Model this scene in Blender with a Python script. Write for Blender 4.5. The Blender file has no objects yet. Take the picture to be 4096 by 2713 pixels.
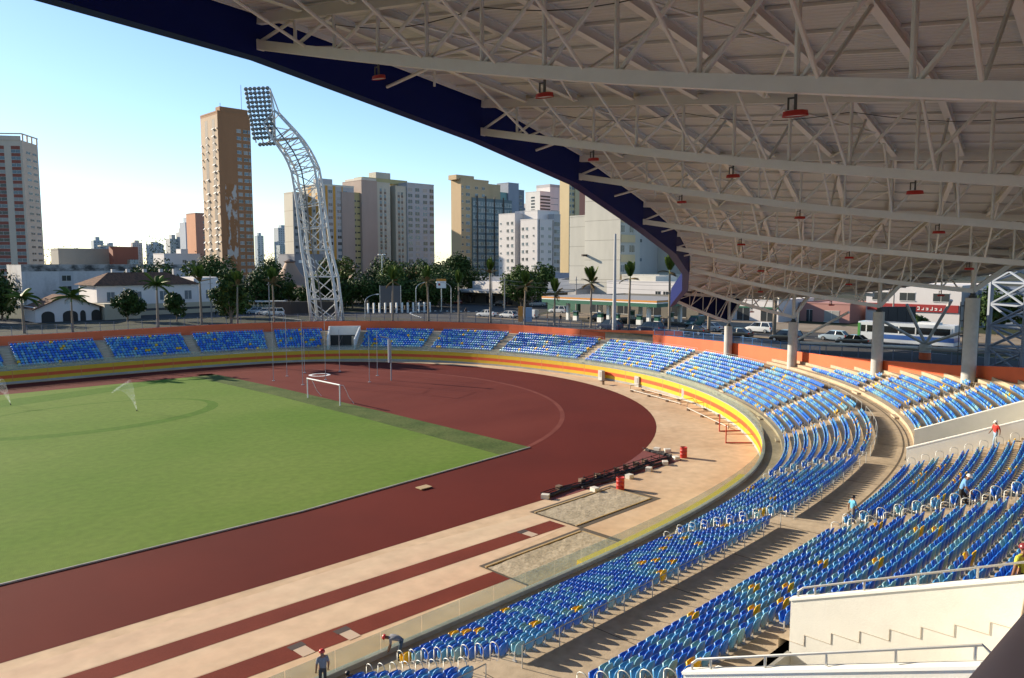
import bpy, math, random
import numpy as np
from mathutils import Vector, Matrix

SC = bpy.context.scene
COL = SC.collection
R = math.radians
random.seed(7)
rng = np.random.default_rng(7)

# ------------------------------------------------------------------ camera, sky, sun, exposure
CAM = Vector((-39.174, -80.558, 16.56))
YAW, PITCH = 45.25, -5.61
cd = bpy.data.cameras.new('camera')
cam = bpy.data.objects.new('camera', cd)
COL.objects.link(cam)
cam.location = CAM
cam.rotation_euler = (R(90 + PITCH), 0, R(YAW - 90))
cd.sensor_width = 36.0
cd.lens = 36.0 * 3063.06 / 4096
cd.clip_start = 0.3
cd.clip_end = 12000
SC.camera = cam

SUN_AZ, SUN_EL = 109.0, 20.0          # direction towards the sun, degrees from +x, and its height
world = bpy.data.worlds.new('World')
SC.world = world
world.use_nodes = True
wn = world.node_tree
wn.nodes.clear()
wo = wn.nodes.new('ShaderNodeOutputWorld')
wb = wn.nodes.new('ShaderNodeBackground')
sk = wn.nodes.new('ShaderNodeTexSky')
sk.sky_type = 'NISHITA'
sk.sun_disc = False
sk.sun_elevation = R(SUN_EL)
sk.sun_rotation = R(90 - SUN_AZ)
sk.altitude = 700
sk.air_density = 1.0
sk.dust_density = 0.25
sk.ozone_density = 3.0
wn.links.new(sk.outputs[0], wb.inputs[0])
wb.inputs[1].default_value = 0.105
wn.links.new(wb.outputs[0], wo.inputs[0])

sl = bpy.data.lights.new('sun', 'SUN')
sl.energy = 5.0
sl.angle = R(0.5)
sl.color = (1.0, 0.87, 0.68)
so = bpy.data.objects.new('sun', sl)
COL.objects.link(so)
sd_ = Vector((math.cos(R(SUN_EL)) * math.cos(R(SUN_AZ)), math.cos(R(SUN_EL)) * math.sin(R(SUN_AZ)), math.sin(R(SUN_EL))))
so.rotation_euler = sd_.to_track_quat('Z', 'Y').to_euler()
so.location = (0, 0, 120)

SC.view_settings.view_transform = 'Standard'
SC.view_settings.look = 'None'
SC.view_settings.gamma = 1
SC.view_settings.use_curve_mapping = False
SC.view_settings.exposure = 0.95
try:
    SC.cycles.max_bounces = 7
    SC.cycles.diffuse_bounces = 4
    SC.cycles.transparent_max_bounces = 16
    SC.cycles.caustics_reflective = False
    SC.cycles.caustics_refractive = False
    SC.cycles.sample_clamp_indirect = 4
except Exception:
    pass

# ------------------------------------------------------------------ helpers: materials
MATS = {}
def mat(name, rgb, rough=0.6, metal=0.0, var=0.0, scale=1.0, bump=0.0, bscale=None, spec=0.5, streak=None, var2=0.0, scale2=0.1):
    """principled material with optional colour variation by noise; streak = (sx,sy,sz) stretches the noise"""
    if name in MATS:
        return MATS[name]
    m = bpy.data.materials.new(name)
    m.use_nodes = True
    nt = m.node_tree
    b = nt.nodes['Principled BSDF']
    b.inputs['Base Color'].default_value = (*rgb, 1)
    b.inputs['Roughness'].default_value = rough
    b.inputs['Metallic'].default_value = metal
    b.inputs['Specular IOR Level'].default_value = spec
    if var or bump or var2:
        tc = nt.nodes.new('ShaderNodeTexCoord')
        src = tc.outputs['Object']
        if streak:
            mp = nt.nodes.new('ShaderNodeMapping')
            mp.inputs['Scale'].default_value = streak
            nt.links.new(src, mp.inputs[0])
            src = mp.outputs[0]
        col = None
        if var:
            n = nt.nodes.new('ShaderNodeTexNoise')
            n.inputs['Scale'].default_value = scale
            n.inputs['Detail'].default_value = 6
            n.inputs['Roughness'].default_value = 0.65
            nt.links.new(src, n.inputs['Vector'])
            mr = nt.nodes.new('ShaderNodeMapRange')
            mr.inputs['From Min'].default_value = 0.25
            mr.inputs['From Max'].default_value = 0.75
            mr.inputs['To Min'].default_value = 1 - var
            mr.inputs['To Max'].default_value = 1 + var
            nt.links.new(n.outputs['Fac'], mr.inputs['Value'])
            fac = mr.outputs[0]
            if var2:
                n2 = nt.nodes.new('ShaderNodeTexNoise')
                n2.inputs['Scale'].default_value = scale2
                n2.inputs['Detail'].default_value = 4
                nt.links.new(src, n2.inputs['Vector'])
                mr2 = nt.nodes.new('ShaderNodeMapRange')
                mr2.inputs['From Min'].default_value = 0.3
                mr2.inputs['From Max'].default_value = 0.7
                mr2.inputs['To Min'].default_value = 1 - var2
                mr2.inputs['To Max'].default_value = 1 + var2
                nt.links.new(n2.outputs['Fac'], mr2.inputs['Value'])
                mm = nt.nodes.new('ShaderNodeMath')
                mm.operation = 'MULTIPLY'
                nt.links.new(fac, mm.inputs[0])
                nt.links.new(mr2.outputs[0], mm.inputs[1])
                fac = mm.outputs[0]
            vm = nt.nodes.new('ShaderNodeVectorMath')
            vm.operation = 'SCALE'
            vm.inputs[0].default_value = rgb
            nt.links.new(fac, vm.inputs['Scale'])
            nt.links.new(vm.outputs[0], b.inputs['Base Color'])
        if bump:
            nb = nt.nodes.new('ShaderNodeTexNoise')
            nb.inputs['Scale'].default_value = bscale or scale * 4
            nb.inputs['Detail'].default_value = 5
            nt.links.new(src, nb.inputs['Vector'])
            bp = nt.nodes.new('ShaderNodeBump')
            bp.inputs['Strength'].default_value = bump
            bp.inputs['Distance'].default_value = 0.05
            nt.links.new(nb.outputs['Fac'], bp.inputs['Height'])
            nt.links.new(bp.outputs[0], b.inputs['Normal'])
    MATS[name] = m
    return m

def blend_mat(name, rgb1, rgb2, scale, lo, hi, rough=0.8, streak=None, detail=6, bump=0.0, bscale=20, fine=0.0, finescale=8):
    """two colours mixed by a thresholded noise (stains, worn turf, peeling paint)"""
    m = bpy.data.materials.new(name)
    m.use_nodes = True
    nt = m.node_tree
    b = nt.nodes['Principled BSDF']
    b.inputs['Roughness'].default_value = rough
    b.inputs['Specular IOR Level'].default_value = 0.12
    tc = nt.nodes.new('ShaderNodeTexCoord')
    src = tc.outputs['Object']
    raw = src
    if streak:
        mp = nt.nodes.new('ShaderNodeMapping')
        mp.inputs['Scale'].default_value = streak
        nt.links.new(src, mp.inputs[0])
        src = mp.outputs[0]
    n = nt.nodes.new('ShaderNodeTexNoise')
    n.inputs['Scale'].default_value = scale
    n.inputs['Detail'].default_value = detail
    n.inputs['Roughness'].default_value = 0.6
    nt.links.new(src, n.inputs['Vector'])
    cr = nt.nodes.new('ShaderNodeValToRGB')
    cr.color_ramp.elements[0].position = lo
    cr.color_ramp.elements[0].color = (*rgb1, 1)
    cr.color_ramp.elements[1].position = hi
    cr.color_ramp.elements[1].color = (*rgb2, 1)
    nt.links.new(n.outputs['Fac'], cr.inputs[0])
    out = cr.outputs[0]
    if fine:
        n2 = nt.nodes.new('ShaderNodeTexNoise')
        n2.inputs['Scale'].default_value = finescale
        n2.inputs['Detail'].default_value = 3
        nt.links.new(raw, n2.inputs['Vector'])
        mr = nt.nodes.new('ShaderNodeMapRange')
        mr.inputs['From Min'].default_value = 0.3
        mr.inputs['From Max'].default_value = 0.7
        mr.inputs['To Min'].default_value = 1 - fine
        mr.inputs['To Max'].default_value = 1 + fine
        nt.links.new(n2.outputs['Fac'], mr.inputs['Value'])
        vm = nt.nodes.new('ShaderNodeVectorMath')
        vm.operation = 'SCALE'
        nt.links.new(out, vm.inputs[0])
        nt.links.new(mr.outputs[0], vm.inputs['Scale'])
        out = vm.outputs[0]
    nt.links.new(out, b.inputs['Base Color'])
    if bump:
        nb = nt.nodes.new('ShaderNodeTexNoise')
        nb.inputs['Scale'].default_value = bscale
        nt.links.new(raw, nb.inputs['Vector'])
        bp = nt.nodes.new('ShaderNodeBump')
        bp.inputs['Strength'].default_value = bump
        bp.inputs['Distance'].default_value = 0.05
        nt.links.new(nb.outputs['Fac'], bp.inputs['Height'])
        nt.links.new(bp.outputs[0], b.inputs['Normal'])
    MATS[name] = m
    return m

def glass_mat(name, tint, alpha=0.25, rough=0.05):
    m = bpy.data.materials.new(name)
    m.use_nodes = True
    nt = m.node_tree
    nt.nodes.clear()
    o = nt.nodes.new('ShaderNodeOutputMaterial')
    t = nt.nodes.new('ShaderNodeBsdfTransparent')
    t.inputs[0].default_value = (*tint, 1)
    p = nt.nodes.new('ShaderNodeBsdfPrincipled')
    p.inputs['Base Color'].default_value = (0.45, 0.5, 0.47, 1)
    p.inputs['Roughness'].default_value = rough
    mx = nt.nodes.new('ShaderNodeMixShader')
    mx.inputs[0].default_value = alpha
    nt.links.new(t.outputs[0], mx.inputs[1])
    nt.links.new(p.outputs[0], mx.inputs[2])
    nt.links.new(mx.outputs[0], o.inputs[0])
    MATS[name] = m
    return m

# ------------------------------------------------------------------ helpers: meshes and tags
class MB:
    """collects shapes into one mesh"""
    def __init__(s):
        s.v, s.f, s.m = [], [], []
    def add(s, vs, fs, mi=0):
        o = len(s.v)
        s.v.extend(tuple(p) for p in vs)
        s.f.extend(tuple(i + o for i in f) for f in fs)
        s.m.extend([mi] * len(fs))
        return s
    def quad(s, a, b, c, d, mi=0):
        return s.add((a, b, c, d), ((0, 1, 2, 3),), mi)
    def box(s, x0, y0, z0, x1, y1, z1, mi=0):
        return s.add([(x0, y0, z0), (x1, y0, z0), (x1, y1, z0), (x0, y1, z0), (x0, y0, z1), (x1, y0, z1), (x1, y1, z1), (x0, y1, z1)],
                     [(0, 3, 2, 1), (4, 5, 6, 7), (0, 1, 5, 4), (1, 2, 6, 5), (2, 3, 7, 6), (3, 0, 4, 7)], mi)
    def prism(s, poly, z0, z1, mi=0, top=None):
        """poly: list of (x,y), counter-clockwise; z1 may be a list of heights"""
        n = len(poly)
        zt = z1 if isinstance(z1, (list, tuple)) else [z1] * n
        zb = z0 if isinstance(z0, (list, tuple)) else [z0] * n
        vs = [(p[0], p[1], zb[i]) for i, p in enumerate(poly)] + [(p[0], p[1], zt[i]) for i, p in enumerate(poly)]
        fs = [(i, (i + 1) % n, n + (i + 1) % n, n + i) for i in range(n)]
        s.add(vs, fs, mi)
        s.add(vs, [tuple(range(n - 1, -1, -1))], mi)
        s.add(vs, [tuple(range(n, 2 * n))], mi if top is None else top)
        return s
    def tube(s, p, q, r, n=6, r2=None, mi=0, cap=True):
        p, q = Vector(p), Vector(q)
        r2 = r if r2 is None else r2
        d = (q - p)
        if d.length < 1e-6:
            return s
        d.normalize()
        a = d.orthogonal().normalized()
        b = d.cross(a)
        vs = []
        for c, rr in ((p, r), (q, r2)):
            for i in range(n):
                t = 2 * math.pi * i / n
                vs.append(c + a * (rr * math.cos(t)) + b * (rr * math.sin(t)))
        fs = [(i, (i + 1) % n, n + (i + 1) % n, n + i) for i in range(n)]
        if cap:
            fs += [tuple(range(n - 1, -1, -1)), tuple(range(n, 2 * n))]
        return s.add(vs, fs, mi)
    def path(s, pts, r, n=6, mi=0):
        """a bent tube through pts, joints shared"""
        pts = [Vector(p) for p in pts]
        rs = r if isinstance(r, (list, tuple)) else [r] * len(pts)
        vs = []
        a = None
        for i, p in enumerate(pts):
            d = (pts[min(i + 1, len(pts) - 1)] - pts[max(i - 1, 0)]).normalized()
            if a is None:
                a = d.orthogonal().normalized()
            else:
                a = (a - d * a.dot(d)).normalized()
            b = d.cross(a)
            for k in range(n):
                t = 2 * math.pi * k / n
                vs.append(p + a * (rs[i] * math.cos(t)) + b * (rs[i] * math.sin(t)))
        fs = []
        for i in range(len(pts) - 1):
            for k in range(n):
                fs.append((i * n + k, i * n + (k + 1) % n, (i + 1) * n + (k + 1) % n, (i + 1) * n + k))
        fs += [tuple(range(n - 1, -1, -1)), tuple(range((len(pts) - 1) * n, len(pts) * n))]
        return s.add(vs, fs, mi)
    def beam(s, p, q, w, h, mi=0, up=(0, 0, 1)):
        """rectangular bar from p to q, w wide across, h deep"""
        p, q = Vector(p), Vector(q)
        d = (q - p).normalized()
        x = d.cross(Vector(up))
        if x.length < 1e-4:
            x = d.cross(Vector((1, 0, 0)))
        x.normalize()
        z = x.cross(d)
        vs = []
        for c in (p, q):
            for sx, sz in ((-1, -1), (1, -1), (1, 1), (-1, 1)):
                vs.append(c + x * (sx * w / 2) + z * (sz * h / 2))
        return s.add(vs, [(3, 2, 1, 0), (4, 5, 6, 7), (0, 1, 5, 4), (1, 2, 6, 5), (2, 3, 7, 6), (3, 0, 4, 7)], mi)
    def lathe(s, prof, n=12, c=(0, 0, 0), mi=0):
        vs, fs = [], []
        for r, z in prof:
            for k in range(n):
                t = 2 * math.pi * k / n
                vs.append((c[0] + r * math.cos(t), c[1] + r * math.sin(t), c[2] + z))
        for i in range(len(prof) - 1):
            for k in range(n):
                fs.append((i * n + k, i * n + (k + 1) % n, (i + 1) * n + (k + 1) % n, (i + 1) * n + k))
        fs.append(tuple(range(n - 1, -1, -1)))
        fs.append(tuple(range((len(prof) - 1) * n, len(prof) * n)))
        return s.add(vs, fs, mi)
    def mesh(s, name, mats, smooth=False):
        me = bpy.data.meshes.new(name)
        me.from_pydata(s.v, [], s.f)
        for m in (mats if isinstance(mats, (list, tuple)) else [mats]):
            me.materials.append(m)
        if any(s.m):
            me.polygons.foreach_set('material_index', s.m)
        if smooth:
            me.polygons.foreach_set('use_smooth', [True] * len(s.f))
        me.update()
        return me
    def build(s, name, mats, parent=None, smooth=False):
        return link(name, s.mesh(name, mats, smooth), parent)

def link(name, me, parent=None, loc=None, rz=None):
    o = bpy.data.objects.new(name, me)
    COL.objects.link(o)
    if parent is not None:
        o.parent = parent
    if loc is not None:
        o.location = loc
    if rz is not None:
        o.rotation_euler = (0, 0, rz)
    return o

def tag(o, label=None, cat=None, group=None, kind=None):
    if label: o['label'] = label
    if cat: o['category'] = cat
    if group: o['group'] = group
    if kind: o['kind'] = kind
    return o

def thing(name, label, cat, loc=(0, 0, 0), rz=0, group=None):
    o = link(name, None, None, loc, rz)
    o.empty_display_size = 0.3
    return tag(o, label, cat, group)

def clone(o, parent=None):
    c = o.copy()
    COL.objects.link(c)
    if parent is not None:
        c.parent = parent
    for ch in o.children:
        clone(ch, c)
    return c

def auto_smooth(o, ang=40):
    me = o.data
    me.polygons.foreach_set('use_smooth', [True] * len(me.polygons))
    try:
        me.set_sharp_from_angle(angle=R(ang))
    except Exception:
        pass

# ------------------------------------------------------------------ the oval of the bowl: front wall line in plan
CTRL = np.array([(-120, 44.2), (-60, 44.2), (-30, 44), (-15.8, 43.2), (-1.9, 42.6), (10, 41.6), (20.5, 39.3), (30.3, 34.6), (38, 27.2), (43.6, 17.8),
                 (46.4, 8), (47.4, -3), (47, -12.5), (44.6, -21.8), (40.8, -29.6), (36.5, -36), (31, -42.2), (25.8, -46.7), (19.7, -50.8), (12, -54.2),
                 (4, -55.9), (-6, -56.9), (-18, -57.1), (-60, -57.1), (-120, -57.1)], float)
def _spline(c, n=20):
    out = []
    for i in range(1, len(c) - 2):
        p0, p1, p2, p3 = c[i - 1:i + 3]
        d1, d0, d2 = np.linalg.norm(p2 - p1), np.linalg.norm(p1 - p0), np.linalg.norm(p3 - p2)
        m1 = ((p2 - p1) / d1 * d0 + (p1 - p0) / d0 * d1) / (d0 + d1) * d1
        m2 = ((p3 - p2) / d2 * d1 + (p2 - p1) / d1 * d2) / (d1 + d2) * d1
        for t in np.linspace(0, 1, n, endpoint=False):
            out.append((2 * t**3 - 3 * t**2 + 1) * p1 + (t**3 - 2 * t**2 + t) * m1 + (-2 * t**3 + 3 * t**2) * p2 + (t**3 - t**2) * m2)
    return np.array(out)
CV = _spline(CTRL)
for _ in range(60):
    CV[1:-1] = .5 * CV[1:-1] + .25 * (CV[2:] + CV[:-2])
_T = np.gradient(CV, axis=0)
_T /= np.linalg.norm(_T, axis=1)[:, None]
CN = np.stack([-_T[:, 1], _T[:, 0]], 1)
CS = np.r_[0, np.cumsum(np.linalg.norm(np.diff(CV, axis=0), axis=1))]
def sp(s, d=0.0):
    """plan point at arc length s along the wall, d metres outward"""
    n = np.array((np.interp(s, CS, CN[:, 0]), np.interp(s, CS, CN[:, 1])))
    n /= np.linalg.norm(n)
    return np.array((np.interp(s, CS, CV[:, 0]), np.interp(s, CS, CV[:, 1]))) + n * d
def sn(s):
    n = np.array((np.interp(s, CS, CN[:, 0]), np.interp(s, CS, CN[:, 1])))
    return n / np.linalg.norm(n)
def P3(s, d, z):
    p = sp(s, d)
    return (p[0], p[1], z)
def srange(a, b, step=1.25):
    n = max(1, int(math.ceil((b - a) / step)))
    return [a + (b - a) * i / n for i in range(n + 1)]
def ring(mb, s0, s1, prof, mi=0, step=1.25, ends=True):
    """sweeps the (d,z) profile along the wall line from s0 to s1"""
    ss = srange(s0, s1, step)
    k = len(prof)
    vs = [P3(s, d, z) for s in ss for d, z in prof]
    fs = []
    for i in range(len(ss) - 1):
        for j in range(k - 1):
            fs.append((i * k + j, i * k + j + 1, (i + 1) * k + j + 1, (i + 1) * k + j))
    if ends and k > 2:
        fs.append(tuple(range(k)))
        fs.append(tuple(range((len(ss) - 1) * k + k - 1, (len(ss) - 1) * k - 1, -1)))
    return mb.add(vs, fs, mi)
# ------------------------------------------------------------------ the place: ground, field, stands
WALL_H, FLOOR, Z1, RISE, DEP, D1, WALK, DU, ZU = 1.87, 1.67, 1.97, 0.30, 0.70, 1.5, 4.37, 10.2, 4.67
STREET = 5.55
S0, S1 = 14.0, 262.0
def dB(s):   # how far outward the orange back wall stands
    return float(np.interp(s, [0, 137, 150, 165, 172, 179, 187, 194, 205, 215, 225, 300], [10.6, 10.6, 10.6, 11.5, 12.1, 13.7, 16, 18.1, 21, 25, 26, 26]))
def zBtop(s):
    return float(np.interp(s, [0, 60, 82, 106, 130, 144, 151, 165, 172, 179, 187, 194, 205, 225, 300], [5.75, 5.8, 6.0, 6.0, 5.75, 5.86, 5.92, 6.19, 6.49, 7.0, 7.86, 8.98, 10.3, 12.4, 12.4]))
def terr(d):
    if d < D1: return FLOOR
    if d < D1 + 9 * DEP: return Z1 + RISE * int((d - D1) / DEP + 1e-6)
    if d < DU: return WALK
    return ZU + RISE * int((d - DU) / DEP + 1e-6)

M_conc = blend_mat('bare_concrete', (0.50, 0.40, 0.285), (0.36, 0.29, 0.205), 0.35, 0.35, 0.75, 0.85, fine=0.12, finescale=3, bump=0.15)
M_conc_g = blend_mat('grey_concrete', (0.40, 0.39, 0.36), (0.27, 0.265, 0.24), 0.5, 0.35, 0.75, 0.85, fine=0.12, finescale=4, bump=0.15)
M_apron = blend_mat('apron_concrete', (0.60, 0.44, 0.29), (0.50, 0.345, 0.215), 0.16, 0.36, 0.66, 0.85, fine=0.10, finescale=1.2, bump=0.1)
M_apron2 = blend_mat('runway_concrete', (0.60, 0.46, 0.31), (0.585, 0.40, 0.27), 0.13, 0.36, 0.66, 0.85, streak=(0.35, 1.6, 1), fine=0.09, finescale=1.0, bump=0.1)
M_track = blend_mat('red_track', (0.125, 0.016, 0.009), (0.085, 0.010, 0.006), 0.06, 0.3, 0.7, 0.88, streak=(1, 1.0, 1), fine=0.10, finescale=25, bump=0.25, bscale=60)
M_dzone = blend_mat('faded_red_track', (0.145, 0.026, 0.016), (0.105, 0.015, 0.009), 0.10, 0.3, 0.72, 0.88, streak=(0.5, 1.2, 1), fine=0.12, finescale=12, bump=0.2, bscale=60)
M_run = blend_mat('red_runway', (0.18, 0.036, 0.022), (0.125, 0.024, 0.015), 0.25, 0.3, 0.7, 0.88, fine=0.10, finescale=14, bump=0.2, bscale=60)
M_grass = blend_mat('pitch_grass', (0.150, 0.205, 0.040), (0.078, 0.160, 0.012), 0.05, 0.25, 0.78, 0.95, streak=(0.55, 1.0, 1), fine=0.10, finescale=1.6, bump=0.5, bscale=18)
M_rough = blend_mat('rough_grass', (0.105, 0.130, 0.038), (0.050, 0.082, 0.018), 0.35, 0.3, 0.7, 0.95, fine=0.25, finescale=5, bump=0.6, bscale=9)
M_wet = blend_mat('watered_grass', (0.082, 0.160, 0.014), (0.070, 0.145, 0.012), 0.2, 0.3, 0.7, 0.95, fine=0.12, finescale=1.4, bump=0.5, bscale=18)
M_asph = blend_mat('asphalt', (0.085, 0.083, 0.080), (0.058, 0.057, 0.056), 0.12, 0.3, 0.7, 0.9, fine=0.1, finescale=6, bump=0.1)
M_pave = blend_mat('pavement', (0.30, 0.245, 0.185), (0.22, 0.175, 0.13), 0.3, 0.3, 0.7, 0.9, fine=0.1, finescale=5, bump=0.1)
M_land = blend_mat('city_ground', (0.085, 0.075, 0.060), (0.040, 0.050, 0.026), 0.012, 0.4, 0.6, 0.95, fine=0.15, finescale=0.2)
M_white = mat('white_paint', (0.78, 0.77, 0.73), 0.55, var=0.05, scale=1.5)
M_yel = mat('yellow_paint', (0.62, 0.40, 0.018), 0.45, var=0.06, scale=1.2, streak=(1, 1, 0.3))
M_redband = mat('orange_red_paint', (0.62, 0.085, 0.018), 0.45, var=0.06, scale=1.2)
M_orange = mat('orange_wall_paint', (0.66, 0.115, 0.030), 0.6, var=0.07, scale=0.6, var2=0.06, scale2=0.15)
M_glass = glass_mat('railing_glass', (0.90, 0.95, 0.91), 0.20)
M_steel = mat('galvanised_steel', (0.52, 0.52, 0.50), 0.38, 0.75, var=0.08, scale=4)
M_dark = mat('dark_gap', (0.02, 0.02, 0.02), 0.9)

# outer terrain: one sheet, with a hole for the bowl
inner = [(-118, 55.2)] + [tuple(sp(s, dB(s) + 0.12)) for s in srange(14, 262, 3)] + [(-118, -83.2)]
mb = MB()
cx0, cy0 = -20, 0
ang = [math.atan2(p[1] - cy0, p[0] - cx0) for p in inner]
n = len(inner)
rings = [1, 1.25, 2.0, 4, 9, 20, 45, 110]
vs = []
for k in rings:
    for i, p in enumerate(inner):
        if k == 1:
            vs.append((p[0], p[1], STREET))
        else:
            r = 75 * k
            h = STREET
            if k >= 20:
                h = STREET + (k - 9) * 0.20 * (1 + 0.5 * math.sin(3 * ang[i]) + 0.3 * math.sin(11 * ang[i] + 1))
            if k >= 110:
                h = STREET - 5
            vs.append((cx0 + max(r, 0) * math.cos(ang[i]) if k > 1.25 else cx0 + (p[0] - cx0) * 1.3, cy0 + r * math.sin(ang[i]) if k > 1.25 else cy0 + (p[1] - cy0) * 1.3, h))
fs = []
for j in range(len(rings) - 1):
    for i in range(n):
        a, b = i, (i + 1) % n
        fs.append((j * n + a, (j + 1) * n + a, (j + 1) * n + b, j * n + b))
mb.add(vs, fs)
tag(mb.build('ground', M_land), kind='structure')

# field level
far_y = lambda x: float(np.interp(x, [-120, -60, -30, -15.8, -1.9, 10, 20.5, 26], [44.2, 44.2, 44, 43.2, 42.6, 41.6, 39.3, 37]))
apron = [tuple(sp(s, 0.05)) for s in srange(5, 268, 2)]
tag(MB().add([(x, y, 0) for x, y in apron], [tuple(range(len(apron) - 1, -1, -1))]).build('field_apron', M_apron), kind='structure')
def sheet(name, poly, z, m, parent=None):
    o = MB().add([(x, y, z) for x, y in poly], [tuple(range(len(poly)))]).build(name, m, parent)
    return o
near_edge = [(-116, -43.6), (-33, -43.96), (-19, -44.44), (-7, -44.66), (0, -44.75)]
arc = []
for a in range(-88, 91, 3):
    r = 44.35
    x, y = r * math.cos(R(a)), r * math.sin(R(a))
    if y > 0 and x < 26:
        y = min(y, far_y(x) - 0.95)
    else:
        # stay off the wall
        i = np.argmin((CV[:, 0] - x) ** 2 + (CV[:, 1] - y) ** 2)
        dd = (np.array((x, y)) - CV[i]) @ CN[i]
        if dd > -0.7:
            x, y = CV[i] - CN[i] * 0.7
    arc.append((x, y))
far_edge = [(x, far_y(x) - 0.95) for x in (-2, -14, -30, -60, -116)]
tag(sheet('running_track', near_edge + arc + far_edge, 0.006, M_track), kind='structure')
tag(sheet('track_extension', [(-0.3, -45.3), (16.0, -45.55), (16.3, -41.3), (8, -42.5), (-0.3, -44.0)], 0.003, mat('pinkish_red_track', (0.17, 0.035, 0.03), 0.88, var=0.1, scale=3)), kind='structure')
dz = [(34.35 * math.cos(R(a)), 34.35 * math.sin(R(a))) for a in range(-78, 79, 3)]
tag(sheet('field_end_zone', [(9.0, -33.4)] + dz + [(9.4, 33.2)], 0.010, M_dzone), kind='structure')
mb = MB()
for a in range(-77, 66, 2):
    c0, c1 = R(a), R(a + 2)
    for r0, r1 in ((34.25, 34.75),):
        mb.quad((r0 * math.cos(c0), r0 * math.sin(c0), .014), (r1 * math.cos(c0), r1 * math.sin(c0), .014), (r1 * math.cos(c1), r1 * math.sin(c1), .014), (r0 * math.cos(c1), r0 * math.sin(c1), .014))
tag(mb.build('track_inner_edge_line', blend_mat('worn_red_line', (0.20, 0.055, 0.04), (0.135, 0.03, 0.02), 0.4, 0.3, 0.7, 0.9)), kind='structure')
# pitch
gp_ = [(-116, -34.6), (-31, -34.75), (-14, -35.1), (9.84, -33.37), (10.2, -10), (10.1, 10), (9.44, 31.25), (-17.8, 32.97), (-116, 36.6)]
mb = MB()
mb.prism(gp_, 0.0, 0.05)
tag(mb.build('pitch', M_grass), kind='structure')
tag(sheet('pitch_end_strip', [(6.0, -33.75), (9.84, -33.42), (10.2, -10), (10.1, 10), (9.44, 31.2), (6.1, 31.5), (6.8, 8), (6.6, -12)], 0.056, M_rough), kind='structure')
wet = []
for a in np.linspace(0, 1, 20):
    wet.append((-60 + 62 * a, 31.6 - 3.2 * math.sin(a * 3.14) - 1.5 * (1 - a)))
for a in np.linspace(1, 0, 20):
    wet.append((-60 + 62 * a, 26.6 - 7.0 * math.sin(a * 3.14 * 0.9) + 4.5 * a))
tag(sheet('watered_turf_band', wet, 0.054, M_wet), kind='structure')
wet2 = [(-14 + 13.5 * math.cos(t) , 9.5 + 9 * math.sin(t)) for t in np.linspace(0, 6.283, 33)[:-1]]
wet2b = [(-14 + 12.6 * math.cos(t), 10.2 + 8.0 * math.sin(t)) for t in np.linspace(0, 6.283, 33)[:-1]]
mb = MB()
for i in range(32):
    j = (i + 1) % 32
    mb.quad((*wet2[i], .055), (*wet2[j], .055), (*wet2b[j], .055), (*wet2b[i], .055))
tag(mb.build('watered_turf_ring', M_wet), kind='structure')
mb = MB()
for a, b in zip(gp_[:3], gp_[1:4]):
    mb.beam((a[0], a[1] - .06, .045), (b[0], b[1] - .06, .045), .10, .09)
tag(mb.build('pitch_kerb', M_conc_g), kind='structure')
# runways and sand pits
def runway(name, xa, xb, ya0, ya1, yb0, yb1):
    o = sheet(name, [(xa, ya0), (xb, yb0), (xb, yb1), (xa, ya1)], 0.008, M_run)
    return tag(o, kind='structure')
runway('long_jump_runway', -70, -3.5, -47.0, -45.6, -49.43, -48.07)
runway('long_jump_runway', -70, -11.72, -50.6, -49.1, -52.80, -51.46)
sheetk = lambda n, p, z, m: tag(sheet(n, p, z, m), kind='structure')
sheetk('runway_concrete_strip', [(-70, -45.5), (-3.5, -48.0), (-3.2, -46.4), (-14, -45.2), (-70, -44.2)], 0.004, M_apron2)
sheetk('runway_concrete_strip', [(-70, -49.0), (-11.9, -51.4), (-11.9, -50.45), (-3.5, -49.5), (-70, -47.1)], 0.004, M_apron2)
M_sand = blend_mat('dirty_sand', (0.43, 0.36, 0.26), (0.31, 0.26, 0.18), 0.5, 0.35, 0.7, 0.95, fine=0.2, finescale=3, bump=0.6, bscale=6)
M_pitedge = mat('pit_dark_edge', (0.085, 0.065, 0.045), 0.9, var=0.15, scale=3)
M_timber = mat('pit_timber', (0.42, 0.30, 0.15), 0.7, var=0.15, scale=3)
def pit(label, x0, x1, y0, y1):
    t = thing('sand_pit', label, 'sand pit', (0, 0, 0), 0, 'long jump sand pits')
    sheet('dark_edge', [(x0, y0), (x1, y0), (x1, y1), (x0, y1)], 0.012, M_pitedge, t)
    b = MB()
    N_ = 16
    vs = [(x0 + .1 + (x1 - x0 - .75) * i / N_, y0 + .55 + (y1 - y0 - 1.15) * j / 8, 0.03 + 0.03 * rng.random()) for j in range(9) for i in range(N_ + 1)]
    fs = [(j * (N_ + 1) + i, j * (N_ + 1) + i + 1, (j + 1) * (N_ + 1) + i + 1, (j + 1) * (N_ + 1) + i) for j in range(8) for i in range(N_)]
    b.add(vs, fs).build('sand', M_sand, t)
    MB().box(x0 + .1, y1 - .50, 0.013, x1 - .7, y1 - .38, .09).build('timber_edge', M_timber, t)
    MB().box(x0 + .1, y0 + .44, 0.013, x1 - .6, y0 + .54, .06).build('timber_edge', M_timber, t)
    MB().box(x1 - .64, y0 + .44, 0.013, x1 - .54, y1 - .5, .06).build('timber_edge', M_timber, t)
pit('long sand pit by the track bend with a dark edge, red barrel at its corner', -3.2, 5.6, -50.4, -45.9)
pit('sand pit partly behind the glass railing beside the runway end', -11.8, -3.0, -54.6, -50.35)
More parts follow.
